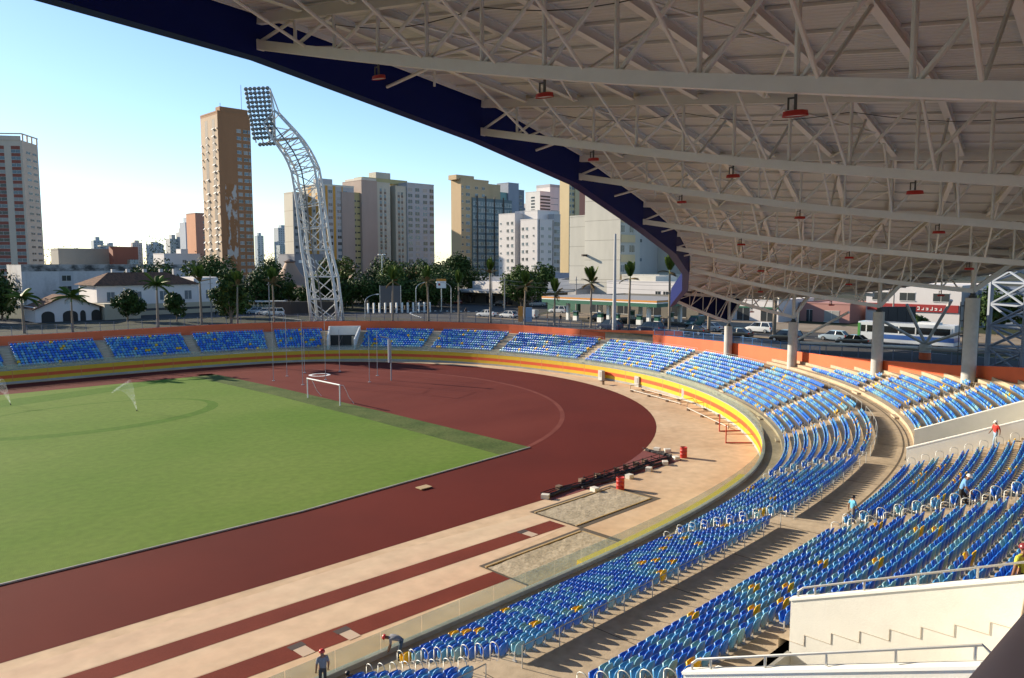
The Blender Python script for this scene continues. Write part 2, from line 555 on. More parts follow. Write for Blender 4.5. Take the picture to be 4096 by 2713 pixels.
def board(label, x, y):
    t = thing('takeoff_board', label, 'take-off board', (x, y, 0.0), R(2))
    MB().box(-.3, -.62, .009, .3, .62, .016).build('board', mat('board_pale', (0.48, 0.36, 0.26), 0.8), t)
    MB().box(-.36, .20, .017, .36, .62, .022).build('pit_cover', mat('board_dark', (0.05, 0.03, 0.025), 0.8), t)
board('take-off board gap in the runway close to the grey shirted worker', -23.4, -51.75)
board('second take-off board gap, nearer the bending worker', -21.2, -51.9)
board('take-off board at the end of the upper red runway', -6.2, -48.65)

# front wall
wall = thing('perimeter_wall', 'low curved wall round the field painted yellow with an orange red band', 'wall', P3(140, 0, 0))
def W_(name, prof, m, s0=S0, s1=S1, parent=wall, step=1.25):
    o = ring(MB(), s0, s1, prof, 0, step).build(name, m, parent)
    o.matrix_parent_inverse = Matrix.Translation(-Vector(parent.location)) if parent.type == 'EMPTY' and parent.rotation_euler[2] == 0 else Matrix()
    return o
W_('base_band', [(0.0, 0.0), (0.0, 0.27), (0.2, 0.27), (0.2, 0.0)], M_conc_g)
W_('lower_yellow_band', [(0.0, 0.27), (0.0, 0.72), (0.2, 0.72), (0.2, 0.27)], M_yel)
W_('red_band', [(0.0, 0.72), (0.0, 1.20), (0.2, 1.20), (0.2, 0.72)], M_redband)
W_('upper_yellow_band', [(0.0, 1.20), (0.0, 1.80), (0.2, 1.80), (0.2, 1.20)], M_yel)
W_('coping', [(-0.015, 1.80), (-0.015, WALL_H), (0.22, WALL_H), (0.22, FLOOR - .4), (0.2, FLOOR - .4), (0.2, 1.80)], M_conc_g)
for s in srange(20, 200, 4.3):
    a, b = sp(s, -0.004), sp(s + .10, -0.004)
    MB().add([(a[0], a[1], .3), (b[0], b[1], .3), (b[0], b[1], 1.78), (a[0], a[1], 1.78)], [(0, 1, 2, 3)]).build('joint_strip', mat('joint_paint', (0.60, 0.22, 0.06), 0.5), wall).matrix_parent_inverse = Matrix.Translation(-Vector(wall.location))
gl = thing('glass_railing', 'clear frameless glass panels standing on the curved field wall', 'railing', P3(140, 0.1, WALL_H))
s = S0 + 2
while s < S1 - 4:
    a, b = sp(s, .10), sp(s + 1.96, .10)
    o = MB().beam((a[0], a[1], WALL_H + .38), (b[0], b[1], WALL_H + .38), .012, .76).build('glass_panel', M_glass, gl)
    o.matrix_parent_inverse = Matrix.Translation(-Vector(gl.location))
    s += 1.985
# yellow padding inside the near wall
pad = ring(MB(), 203.5, 224, [(-0.62, 0.0), (-0.50, 1.80), (-0.03, 1.80), (-0.03, 0.0)], 0, 1.0).build('wall_padding', mat('yellow_vinyl', (0.68, 0.50, 0.02), 0.4, var=0.05, scale=2))
tag(pad, 'long yellow pad against the inside of the near wall behind the glass', 'wall padding')

# terraces
lower_aisles = [46.0, 58.6, 71.1, 83.0, 108.4, 121.0, 137.9, 154.5, 168.5, 182.1, 191.2, 205.1, 218.9, 237.4, 251]
upper_aisles = [(182.5, 10, 30), (192.3, 10, 30), (207.0, 10, 30), (219.5, 10, 30), (232.2, 14.6, 30), (237.4, 10, 14.4), (250, 10, 30)]
VOMS = [(91.8, 96.0, 0.3, 7.2)]                     # openings in the lower tier: s0, s1, d0, d1
UVOMS = [(201.6, 206.1, 10.2, 17.5), (233.3, 238.3, 14.7, 20.4)]
def in_vom(s, d, lst, pad_=0.0):
    return any(a - pad_ < s < b + pad_ and c - pad_ < d < e + pad_ for a, b, c, e in lst)
mb = MB()
segs = [(S0, 91.8), (96.0, S1)]
for a, b in segs:
    prof = [(0.21, FLOOR), (D1, FLOOR)]
    for i in range(9):
        prof += [(D1 + DEP * i, Z1 + RISE * i), (D1 + DEP * (i + 1), Z1 + RISE * i)]
    prof += [(7.9, WALK)]
    ring(mb, a, b, prof, 0, 1.25, False)
tag(mb.build('lower_terrace', M_conc), kind='structure')
mb = MB()
ring(mb, S0, S1, [(7.9, WALK), (10.7, WALK)], 0, 1.25, False)
tag(mb.build('stand_walkway', M_conc), kind='structure')
# expansion joints and a drain groove in the walkway
mb = MB()
for s in srange(100, 256, 4.6):
    a, b = sp(s, 7.3), sp(s, 10.15)
    mb.beam((*a, WALK + .002), (*b, WALK + .002), .035, .008)
ring(mb, 150, 216, [(9.55, WALK + .004), (9.66, WALK + .004)], 0, 1.25, False)
tag(mb.build('walkway_joints', mat('joint_dark', (0.10, 0.075, 0.05), 0.9)), kind='structure')
mb = MB()
ss = srange(164, S1, 0.8)
for a, b in zip(ss[:-1], ss[1:]):
    m_ = (a + b) / 2
    dmax = dB(m_) - .02
    j = 0
    zprev = WALK
    while True:
        d0 = DU + DEP * j
        if d0 >= dmax: break
        d1 = min(d0 + DEP, dmax)
        z = ZU + RISE * j
        if not in_vom(m_, (d0 + d1) / 2, UVOMS):
            mb.quad(P3(a, d0, zprev), P3(b, d0, zprev), P3(b, d0, z), P3(a, d0, z))
            mb.quad(P3(a, d0, z), P3(b, d0, z), P3(b, d1, z), P3(a, d1, z))
        zprev = z
        j += 1
tag(mb.build('upper_terrace', M_conc), kind='structure')
# half steps in the aisles
M_step = blend_mat('step_concrete', (0.52, 0.43, 0.32), (0.42, 0.33, 0.24), 0.8, 0.35, 0.7, 0.85, fine=.1)
st = MB()
def step_block(mb, s, d, z0, z1, w=0.6, dp=.34):
    pl = [tuple(sp(s - w, d)), tuple(sp(s + w, d)), tuple(sp(s + w, d - dp)), tuple(sp(s - w, d - dp))]
    mb.prism(pl, z0, z1)
for s in lower_aisles:
    for i in range(9):
        step_block(st, s, D1 + DEP * i - .003, Z1 + RISE * (i - 1) - .05, Z1 + RISE * (i - 1) + .15)
for s, da, db in upper_aisles:
    j = 0
    while DU + DEP * j < min(db, dB(s) - 1):
        d = DU + DEP * j
        if d >= da and not in_vom(s, d, UVOMS):
            step_block(st, s, d - .003, ZU + RISE * (j - 1) - .05, ZU + RISE * (j - 1) + .15)
        j += 1
tag(st.build('aisle_steps', M_step), kind='structure')

# orange walls behind the stands
bw = thing('orange_back_wall', 'long orange painted wall along the back of the far stand', 'wall', P3(90, 10.6, WALK))
def wall_path(name, pts, ztops, zb, th, m, parent):
    b = MB()
    k = len(pts)
    P_ = [Vector(p) for p in pts]
    vs = []
    for i in range(k):
        d = (P_[min(i + 1, k - 1)] - P_[max(i - 1, 0)]).normalized()
        nrm = Vector((-d.y, d.x))
        q = P_[i] + nrm * th
        vs += [(P_[i].x, P_[i].y, zb), (P_[i].x, P_[i].y, ztops[i]), (q.x, q.y, ztops[i]), (q.x, q.y, zb)]
    fs = []
    for i in range(k - 1):
        for j in range(3):
            fs.append((i * 4 + j, i * 4 + j + 1, i * 4 + 5 + j, i * 4 + 4 + j))
    fs += [(0, 1, 2, 3), tuple((k - 1) * 4 + j for j in (3, 2, 1, 0))]
    o = b.add(vs, fs).build(name, m, parent)
    if parent is not None:
        o.matrix_parent_inverse = Matrix.Translation(-Vector(parent.location))
    return o
ss = srange(14, 131, 2.5)
wall_path('painted_face', [sp(s, 10.62) for s in ss], [zBtop(s) for s in ss], 4.0, .25, M_orange, bw)
p0 = sp(131, 10.62)
bw2 = thing('orange_back_wall', 'shaded straight stretch of orange wall ending where the sunlit wall starts', 'wall', (p0[0], p0[1], WALK))
pts = [p0 + np.array((0.232, -0.973)) * t for t in np.linspace(0.05, 17.5, 6)]  # run angled away from the sun so that its face falls in shade
wall_path('painted_face', pts, list(np.linspace(5.76, 6.2, 6)), 4.0, .25, M_orange, bw2)
bw3 = thing('orange_back_wall', 'sunlit orange wall passing behind the round roof columns into the shade', 'wall', P3(160, 11, WALK))
ss = srange(143.6, 258, 2.0)
wall_path('painted_face', [sp(s, dB(s)) for s in ss], [zBtop(s) for s in ss], 3.8, .25, M_orange, bw3)
ss = srange(128, 150, 2)
tag(wall_path('street_bank', [sp(s, dB(s) + 0.9) for s in ss], [5.5] * len(ss), 3.8, .3, M_conc, None), kind='structure')

# blue fence on the wall
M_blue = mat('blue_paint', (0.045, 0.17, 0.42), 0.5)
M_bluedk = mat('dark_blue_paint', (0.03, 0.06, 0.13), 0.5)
def fence(name, label, fpos, s0, s1, h, m, step=2.0, nrail=3, bars=True):
    c = fpos(s0)
    t = thing(name, label, 'fence', (c[0], c[1], c[2]))
    inv = Matrix.Translation(-Vector(t.location))
    ss = srange(s0, s1, step)
    pm = None
    for s in ss:
        p = Vector(fpos(s))
        if pm is None:
            pm = MB().box(-.035, -.035, 0, .035, .035, h).mesh('post', m)
        o = link('post', pm, t)
        o.location = p - Vector(t.location)
    for k in range(nrail):
        z = 0.08 + (h - .1) * k / (nrail - 1)
        b = MB()
        b.path([Vector(fpos(s)) + Vector((0, 0, z)) for s in ss], .022, 4)
        o = b.build('rail', m, t)
        o.matrix_parent_inverse = inv
    if bars:
        b = MB()
        for a, c_ in zip(ss[:-1], ss[1:]):
            p, q = Vector(fpos(a)), Vector(fpos(c_))
            nb = max(4, int((q - p).length / .13))
            for i in range(1, nb):
                r_ = p.lerp(q, i / nb)
                b.beam(r_ + Vector((0, 0, .1)), r_ + Vector((0, 0, h - .04)), .012, .012)
        o = tag(b.build('bars', m, t), kind='stuff')
        o.matrix_parent_inverse = inv
    return t
fence('blue_fence', 'blue steel fence on top of the orange wall behind the far stand', lambda s: (*sp(s, 10.9), zBtop(s) - .05), 16, 131, 1.5, M_bluedk)
fence('blue_fence', 'blue steel fence in front of the petrol station over the shaded orange wall', lambda t: (*(p0 + np.array((0.232, -0.973)) * t + np.array((.5, .1))), 5.55), 0.5, 16.5, 1.35, M_bluedk)
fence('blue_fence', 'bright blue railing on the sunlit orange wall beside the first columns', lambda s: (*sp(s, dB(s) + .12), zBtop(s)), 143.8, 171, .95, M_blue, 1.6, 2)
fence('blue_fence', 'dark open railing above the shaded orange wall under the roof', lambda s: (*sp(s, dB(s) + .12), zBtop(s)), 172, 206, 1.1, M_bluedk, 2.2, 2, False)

# tunnel mouth in the far stand
def side_wall(name, s, d0, d1, zt0, zt1, zb, th, m, parent, cap=None):
    """a thin wall running outward along d at arc position s; top slopes from zt0 to zt1"""
    a, b, c, e = sp(s, d0), sp(s, d1), sp(s + th, d1), sp(s + th, d0)
    o = MB().prism([tuple(a), tuple(e), tuple(c), tuple(b)], zb, [zt0, zt0, zt1, zt1]).build(name, m, parent)
    o.matrix_parent_inverse = Matrix.Translation(-Vector(parent.location))
    return o
M_wallw = mat('white_render', (0.70, 0.68, 0.62), 0.8, var=0.05, scale=1.2, bump=0.12, bscale=25, var2=0.05, scale2=0.3)
t = thing('tunnel_entrance', 'white walled tunnel mouth cut into the far blue stand', 'tunnel entrance', P3(94, 3, FLOOR))
inv = Matrix.Translation(-Vector(t.location))
side_wall('side_wall', 91.6, 1.2, 7.6, 3.55, 5.35, FLOOR - .3, .22, M_wallw, t)
side_wall('side_wall', 96.0, 1.2, 7.6, 3.55, 5.35, FLOOR - .3, .22, M_wallw, t)
a, b = sp(91.82, 7.3), sp(96.0, 7.3)
c, e = sp(96.0, 7.6), sp(91.82, 7.6)
MB().prism([tuple(a), tuple(b), tuple(c), tuple(e)], 3.75, 5.35).build('lintel_wall', M_wallw, t).matrix_parent_inverse = inv
MB().prism([tuple(a), tuple(b), tuple(c), tuple(e)], FLOOR - .2, 3.75).build('opening_shade', mat('tunnel_shade', (0.03, 0.035, 0.035), 0.9), t).matrix_parent_inverse = inv  # solid block; the shade inside the tunnel is put in as near black colour
pl = [tuple(sp(91.8, .21)), tuple(sp(96.0, .21)), tuple(sp(96.0, 7.4)), tuple(sp(91.8, 7.4))]
MB().prism(pl, 0.2, FLOOR - .004).build('floor', M_conc_g, t).matrix_parent_inverse = inv
a = sp(94.9, 7.24); b = sp(95.5, 7.24)
MB().beam((*a, 2.6), (*b, 2.6), .1, 1.9).build('door_leaf', mat('door_beige', (0.4, 0.34, 0.25), .7), t).matrix_parent_inverse = inv
b = MB()
b.path([Vector(P3(93.6, 1.3, FLOOR)), Vector(P3(93.6, 1.3, FLOOR + .95)), Vector(P3(93.6, 6.6, FLOOR + 1.9)), Vector(P3(93.6, 6.6, FLOOR))], .03, 5)
b.build('handrail', mat('rail_dark', (.06, .05, .05), .5), t).matrix_parent_inverse = inv

# stair pits in the upper tier
def upper_pit(label, s0, s1, d0, d1, rails):
    t = thing('stair_pit', label, 'stair opening', P3((s0 + s1) / 2, d0, terr(d0)))
    inv = Matrix.Translation(-Vector(t.location))
    zt = lambda d: ZU + RISE * (d - DU) / DEP + 0.98
    zb = terr(d0) - 2.2
    side_wall('parapet_wall', s0 - .2, d0, d1 + .2, zt(d0), zt(d1), zb, .2, M_wallw, t)
    side_wall('parapet_wall', s1, d0, d1 + .2, zt(d0), zt(d1), zb, .2, M_wallw, t)
    a, b, c, e = sp(s0, d1), sp(s1, d1), sp(s1, d1 + .2), sp(s0, d1 + .2)
    MB().prism([tuple(a), tuple(b), tuple(c), tuple(e)], zb, zt(d1)).build('end_wall', M_wallw, t).matrix_parent_inverse = inv
    a, b, c, e = sp(s0, d0), sp(s1, d0), sp(s1, d1), sp(s0, d1)
    MB().prism([tuple(a), tuple(b), tuple(c), tuple(e)], zb - .3, zb).build('floor', M_conc_g, t).matrix_parent_inverse = inv
    if d0 > DU + .5:
        a, b = sp(s0, d0), sp(s1, d0)
        MB().beam((*a, (zb + terr(d0) - .3) / 2), (*b, (zb + terr(d0) - .3) / 2), .1, terr(d0) - .3 - zb).build('threshold', M_conc_g, t).matrix_parent_inverse = inv
    # white copings
    for s_ in (s0 - .1, s1 + .1):
        a, b = sp(s_, d0 - .03), sp(s_, d1 + .2)
        MB().beam((*a, zt(d0) + .03), (*b, zt(d1) + .03), .26, .06).build('coping', mat('white_coping', (.82, .81, .76), .5), t).matrix_parent_inverse = inv
    if rails:
        for s_ in (s0 - .1, s1 + .1):
            b = MB()
            off = lambda d, h: Vector(P3(s_, d, zt(d) + h))
            b.path([off(d0 + .15, .06), off(d0 + .15, .22), off(d0 + .28, .30), off(d1 - .1, .30), off(d1 + .1, .06)], .028, 6)
            for k in range(5):
                d = d0 + .6 + (d1 - d0 - .8) * k / 4
                b.tube(off(d, .05), off(d, .30), .028, 6)
            b.build('rail', M_steel, t).matrix_parent_inverse = inv
        # stair rail climbing the end wall side
        b = MB()
        b.path([Vector(P3(s1 - 1.6, d1 - .35, zb)), Vector(P3(s1 - 1.6, d1 - .35, zb + 1.0)), Vector(P3(s0 + .35, d1 - .35, zt(d1) + .1)), Vector(P3(s0 + .35, d1 - .35, zt(d1) - 1.0))], .03, 6)
        b.build('stair_rail', mat('bronze_rail', (.22, .17, .12), .45, .5), t).matrix_parent_inverse = inv
        b = MB()
        for k in range(7):
            sA, sB = s1 - .3 - k * .62, s0 + .02
            if sA > sB:
                b.prism([tuple(sp(sB, d1 - 1.7)), tuple(sp(sA, d1 - 1.7)), tuple(sp(sA, d1 - .003)), tuple(sp(sB, d1 - .003))], zb + .3 * k, zb + .3 * (k + 1))
upper_pit('white parapet walls of the stair opening behind the man in red', *UVOMS[0], False)
upper_pit('large white walled stair pit at the lower right with steel rails', *UVOMS[1], True)
# ------------------------------------------------------------------ seats
def plastic(name, rgb):
    return mat(name, rgb, 0.33, 0, var=0.07, scale=2.5, spec=0.5)
SEATC = [plastic('cobalt_plastic', (0.020, 0.145, 0.58)), plastic('steel_blue_plastic', (0.085, 0.31, 0.58)), plastic('pale_aqua_plastic', (0.20, 0.41, 0.50)), plastic('yellow_plastic', (0.74, 0.43, 0.008))]
SEATN = ['cobalt blue', 'steel blue', 'pale aqua', 'yellow']
M_leg = mat('seat_bracket_grey', (0.50, 0.50, 0.49), 0.45, 0.3)
M_blk = mat('seat_hinge_black', (0.02, 0.02, 0.022), 0.6)

def backrest_mesh(nu, nv):
    """shell: front and back skins with a rim; local x along the row, y outward (towards the back), z up"""
    vs, fs = [], []
    def pt(u, v, back):
        hw = 0.212
        if v > 0.5:
            hw = 0.212 * max(0.0, 1 - ((v - 0.5) / 0.5) ** 2.6) ** 0.42
            hw = max(hw, 0.10)
        elif v < 0.22:
            hw = 0.165 + 0.047 * (v / 0.22)
        z = 0.15 + 0.46 * v
        if v > 0.7:
            z -= 0.03 * abs(u) ** 2.2 * (v - .7) / .3
        y = 0.40 + 0.085 * v - 0.055 * abs(u) ** 2.0
        if back: y += 0.022
        return (u * hw, y, z)
    for back in (0, 1):
        for j in range(nv + 1):
            for i in range(nu + 1):
                vs.append(pt(-1 + 2 * i / nu, j / nv, back))
    w = nu + 1
    o = w * (nv + 1)
    for j in range(nv):
        for i in range(nu):
            a = j * w + i
            fs.append((a, a + 1, a + w + 1, a + w))
            fs.append((o + a, o + a + w, o + a + w + 1, o + a + 1))
    rim = [i for i in range(w)] + [w * j + nu for j in range(1, nv + 1)] + [w * nv + i for i in range(nu - 1, -1, -1)] + [w * j for j in range(nv - 1, 0, -1)]
    for a, b in zip(rim, rim[1:] + rim[:1]):
        fs.append((a, o + a, o + b, b))
    return vs, fs
def pan_mesh():
    """seat pan tipped up in front of the backrest"""
    b = MB()
    vs = []
    for t, y, z, w in ((0, .335, .20, .195), (.5, .235, .27, .205), (1, .19, .46, .185)):
        for x in (-w, 0, w):
            vs.append((x, y - (.02 if x == 0 else 0), z))
    vs += [(x, y + .045, z + .03) for x, y, z in vs]
    fs = []
    for j in range(2):
        for i in range(2):
            a = j * 3 + i
            fs.append((a, a + 3, a + 4, a + 1))
            fs.append((9 + a, 9 + a + 1, 9 + a + 4, 9 + a + 3))
    rim = [0, 1, 2, 5, 8, 7, 6, 3]
    for a, c in zip(rim, rim[1:] + rim[:1]):
        fs.append((a, c, 9 + c, 9 + a))
    return vs, fs
def bracket_mesh():
    b = MB()
    b.box(.208, .37, 0, .238, .41, .30)
    b.box(.19, .30, 0, .25, .47, .02)
    b.box(.208, .25, .20, .238, .37, .23)
    return b.v, b.f
def hinge_mesh():
    b = MB()
    b.box(-.20, .335, .165, .20, .385, .205)
    return b.v, b.f

def make_seat_meshes():
    out = []
    bv, bf = backrest_mesh(6, 6)
    pv, pf = pan_mesh()
    for k in range(4):
        out.append((MB().add(bv, bf).mesh('backrest', SEATC[k], True), MB().add(pv, pf).mesh('seat_pan', SEATC[k], True)))
    br = MB().add(*bracket_mesh()).mesh('bracket', M_leg)
    hi = MB().add(*hinge_mesh()).mesh('hinge_bar', M_blk)
    return out, br, hi

# list of every seat: position, facing, tier, row, block and place in the row
seats = []
PITCH_ = 0.462
def fill_row(tier, row, d, z, aisles, sA, sB, dlim=None, block_of=None):
    """one row split into blocks by the aisles"""
    fine = np.arange(sA, sB, 0.2)
    pts = np.array([sp(s, d + .3) for s in fine])
    L = np.r_[0, np.cumsum(np.linalg.norm(np.diff(pts, axis=0), axis=1))]
    cuts = sorted(aisles)
    edges = [sA] + cuts + [sB]
    for bi in range(len(edges) - 1):
        a = edges[bi] + (0.72 if bi > 0 else 0)
        b = edges[bi + 1] - (0.72 if bi < len(edges) - 2 else 0)
        la, lb = np.interp(a, fine, L), np.interp(b, fine, L)
        n = int((lb - la) / PITCH_)
        if n <= 0: continue
        off = (lb - la - n * PITCH_) / 2
        for k in range(n):
            s = float(np.interp(la + off + PITCH_ * (k + .5), L, fine))
            if dlim is not None and not dlim(s): continue
            p = sp(s, d)
            nn = sn(s)
            seats.append([p[0], p[1], z, math.atan2(-nn[0], nn[1]), tier, row, bi, k, s, d, n])
for i in range(9):
    d = D1 + DEP * i
    fill_row('lower', i, d, Z1 + RISE * i, lower_aisles + [], S0, S1, lambda s, d=d: not (90.6 < s < 97.2))
for j in range(21):
    d = DU + DEP * j
    al = [s for s, da, db in upper_aisles if da - .4 <= d < db]
    fill_row('upper', j, d, ZU + RISE * j, al, 166.0, S1, lambda s, d=d: d + DEP < dB(s) - 1.3 and not in_vom(s, d + .35, UVOMS, 0.75))
# columns stand in the rows
COLS = {'A': (53.0, -28.6), 'B': (46.2, -40.7), 'C': (39.3, -52.6), 'D': (30.5, -62.9)}
def near_col(x, y):
    return any((x - c[0]) ** 2 + (y - c[1]) ** 2 < 1.0 for c in COLS.values())
seats = [s for s in seats if not near_col(s[0] - math.sin(s[3]) * .4, s[1] + math.cos(s[3]) * .4)]

# colours: clusters of blues with single yellow seats
def seat_colour(s):
    h = random.random()
    if h < 0.034: return 3
    g = 0.5 + 0.5 * math.sin(s[8] * 2.1 + s[5] * 1.7) * math.sin(s[8] * .63 - s[5])
    if h < 0.40 + 0.22 * g: return 0
    if h < 0.83: return 1
    return 2
for s in seats:
    s.append(seat_colour(s))
fwd = Vector((math.cos(R(YAW)), math.sin(R(YAW))))
rgt = Vector((math.sin(R(YAW)), -math.cos(R(YAW))))
def in_frame(x, y, z, m=0.0):
    dx, dy = x - CAM.x, y - CAM.y
    f_ = dx * fwd.x + dy * fwd.y
    if f_ < 2: return False
    cp, sp_ = math.cos(R(PITCH)), math.sin(R(PITCH))
    dz = z - CAM.z
    f2 = f_ * cp + dz * sp_
    u2 = -f_ * sp_ + dz * cp
    px = 0.5 + 3063.06 / 4096 * (dx * rgt.x + dy * rgt.y) / f2
    py = 0.5 - 3063.06 / 2713 * u2 / f2
    return -m < px < 1 + m and -m < py < 1 + m
def hidden_by_pit(s):
    return s[4] == 'upper' and s[8] > 238.2 and s[9] > 14
rank = sorted((i for i, s in enumerate(seats) if in_frame(s[0], s[1], s[2] + .5, -0.008) and not hidden_by_pit(s)),
              key=lambda i: (seats[i][0] - CAM.x) ** 2 + (seats[i][1] - CAM.y) ** 2 + (seats[i][2] - CAM.z) ** 2)
single = set(rank[:300])

ORD = ['first', 'second', 'third', 'fourth', 'fifth', 'sixth', 'seventh', 'eighth', 'ninth', 'tenth', 'eleventh', 'twelfth', 'thirteenth', 'fourteenth', 'fifteenth', 'sixteenth',
       'seventeenth', 'eighteenth', 'nineteenth', 'twentieth']
def ordinal(n):
    if n < 20: return ORD[n]
    n += 1
    return f'{n}' + ('st' if n % 10 == 1 and n != 11 else 'nd' if n % 10 == 2 and n != 12 else 'rd' if n % 10 == 3 and n != 13 else 'th')
seat_m, br_m, hi_m = make_seat_meshes()
protos = []
used_lab = set()
def seat_label(s):
    c = SEATN[s[11]]
    if s[4] == 'lower':
        rowt = ('row along the walkway' if s[5] == 8 else ordinal(s[5]) + ' row up from the field')
        tier = 'lower stand'
    else:
        rowt = ordinal(s[5]) + ' row above the walkway'
        tier = 'upper stand'
    from_right = s[7] < s[10] / 2
    # s grows towards the camera-left, so small k is the far right end of the block
    k = s[7] if from_right else s[10] - 1 - s[7]
    blk = {True: 'right', False: 'left'}[from_right]
    lab = f'{c} seat, {ordinal(k)} from the {blk} end, {rowt}'
    if s[4] == 'upper':
        lab += {0: '', }.get(0, '')
    lab += f', {tier}'
    return lab
cnt = {}
for i in rank[:300]:
    s = seats[i]
    lab = seat_label(s)
    # tell blocks apart by the neighbouring aisle
    key = (s[4], s[6])
    cnt.setdefault(key, []).append((i, lab))
blocks = sorted(cnt, key=lambda k: -len(cnt[k]))
BLK = {}
for key, lst in cnt.items():
    ms = sum(seats[i][8] for i, _ in lst) / len(lst)
    BLK[key] = ms
for key, lst in cnt.items():
    for i, lab in lst:
        s = seats[i]
        if s[4] == 'upper':
            a = max([x for x, da, db in upper_aisles if x < s[8] and da - .4 <= s[9] < db], default=0)
        else:
            a = max([x for x in lower_aisles if x < s[8]], default=0)
        nm = 'block'
        if s[4] == 'upper':
            nm = {219.5: 'before the white pit', 232.2: 'beside the white pit', 237.4: 'at the bottom edge', 207.0: 'below the man in blue', 250: 'at the far corner'}.get(a, 'beyond the stairs')
        else:
            nm = {218.9: 'before the glass', 237.4: 'beside the two workers', 205.1: 'past the second stair', 251: 'at the corner'}.get(a, 'beyond')
        lab = f'{lab.replace(" from the field", "")} {nm}'
        w = lab.split()
        if len(w) > 16:
            lab = lab.replace(' row above the walkway', ' row').replace(' from the right', ' from right').replace(' from the left', ' from left').replace('upper stand', 'upper').replace('lower stand', 'lower')
        t = thing('stadium_seat', lab, 'seat', (s[0], s[1], s[2]), s[3], 'stadium seats')
        link('backrest', seat_m[s[11]][0], t)
        link('seat_pan', seat_m[s[11]][1], t)
        link('bracket', br_m, t)
        link('hinge_bar', hi_m, t)

# the remaining seats: one object of real seats
def bulk(name, idx, lod):
    bv, bf = backrest_mesh(*((4, 5) if lod == 0 else (2, 3)))
    pv, pf = pan_mesh()
    kv, kf = bracket_mesh() if lod == 0 else ([(.21, .38, 0), (.24, .38, 0), (.24, .38, .3), (.21, .38, .3)], [(0, 1, 2, 3)])
    hv, hf = hinge_mesh() if lod == 0 else ([], [])
    V = np.array(bv + pv + kv + hv, float)
    nb, np_, nk = len(bv), len(pv), len(kv)
    F = [(tuple(f), 0) for f in bf] + [(tuple(i + nb for i in f), 0) for f in pf] + [(tuple(i + nb + np_ for i in f), 4) for f in kf] + [(tuple(i + nb + np_ + nk for i in f), 5) for f in hf]
    assert all(len(f) == 4 for f, _ in F)
    FA = np.array([f for f, _ in F])
    FM = np.array([m for _, m in F])
    A = np.array([[seats[i][0], seats[i][1], seats[i][2], seats[i][3], seats[i][11]] for i in idx])
    # slight individual differences in tilt
    n = len(A)
    ca, sa = np.cos(A[:, 3]), np.sin(A[:, 3])
    jit = rng.normal(0, .012, n)
    X = V[None, :, 0] * np.ones((n, 1))
    Y = V[None, :, 1] + jit[:, None] * (V[None, :, 2] > .15) * (V[None, :, 2])
    VX = A[:, 0:1] + ca[:, None] * X - sa[:, None] * Y
    VY = A[:, 1:2] + sa[:, None] * X + ca[:, None] * Y
    VZ = A[:, 2:3] + V[None, :, 2] * np.ones((n, 1))
    co = np.stack([VX, VY, VZ], -1).reshape(-1, 3)
    faces = (FA[None] + (np.arange(n) * len(V))[:, None, None]).reshape(-1, 4)
    mi = np.where(FM[None] == 0, A[:, 4:5].astype(int), FM[None]).reshape(-1)
    me = bpy.data.meshes.new(name)
    me.vertices.add(len(co))
    me.vertices.foreach_set('co', co.ravel())
    me.loops.add(faces.size)
    me.loops.foreach_set('vertex_index', faces.ravel())
    me.polygons.add(len(faces))
    me.polygons.foreach_set('loop_start', np.arange(0, faces.size, 4))
    me.polygons.foreach_set('material_index', mi)
    me.polygons.foreach_set('use_smooth', np.ones(len(faces), bool))
    for m in SEATC + [M_leg, M_blk]:
        me.materials.append(m)
    me.update()
    me.validate()
    return me
rest = [i for i in range(len(seats)) if i not in single]
dist2 = lambda i: (seats[i][0] - CAM.x) ** 2 + (seats[i][1] - CAM.y) ** 2
nearr = [i for i in rest if dist2(i) < 62 ** 2]
farr = [i for i in rest if dist2(i) >= 62 ** 2]
m1 = bulk('seats_mesh', nearr, 0)
m2 = bulk('far_seats_mesh', farr, 1)
rs = link('seat_rows', m1)
tag(rs, 'rows of mixed blue seats with scattered yellow ones round the curved stands', 'seats', None, 'stuff')
rs2 = link('far_rows', m2, rs)
print('SEATS', len(seats), 'near', len(nearr), 'far', len(farr))

# handrails: back rails behind the lower tier, hoops along the aisles
M_rail = mat('satin_steel_tube', (0.46, 0.47, 0.45), 0.5, 0.5)
edges = [S0] + lower_aisles + [S1]
BACK_NAMES = ['at the picture edge', 'opposite the bungalow', 'opposite the tiled roof house', 'opposite the leafy tree', 'before the lattice mast', 'by the white tunnel mouth', 'below the leaning street lamp',
              'below the white pickup', 'below the petrol station', 'before the first column', 'before the second column', 'past the column row', 'on the tight bend', 'past the tight bend',
              'above the sand pits', 'above the two workers', 'at the bottom corner', 'out at the end']
for k, (a, b) in enumerate(zip(edges[:-1], edges[1:])):
    a += .75 if k else 0
    b -= .75
    if b - a < 2: continue
    if k == 4:
        b = 90.4
    if k == 4 + 0 and False: pass
    spans = [(a, b)]
    t = thing('back_rail', f'thin steel guard rail behind the top lower row {BACK_NAMES[k]}', 'guard rail', P3((a + b) / 2, 7.95, WALK), 0, 'guard rails behind the lower stand')
    inv = Matrix.Translation(-Vector(t.location))
    ss = srange(a, b, 1.8)
    q = MB()
    q.path([Vector(P3(s, 7.95, WALK + .72)) for s in ss], .020, 5)
    q.build('top_rail', M_rail, t).matrix_parent_inverse = inv
    pm = MB().tube((0, 0, 0), (0, 0, .72), .018, 5).mesh('post', M_rail)
    for s in ss:
        o = link('post', pm, t)
        o.location = Vector(P3(s, 7.95, WALK)) - Vector(t.location)
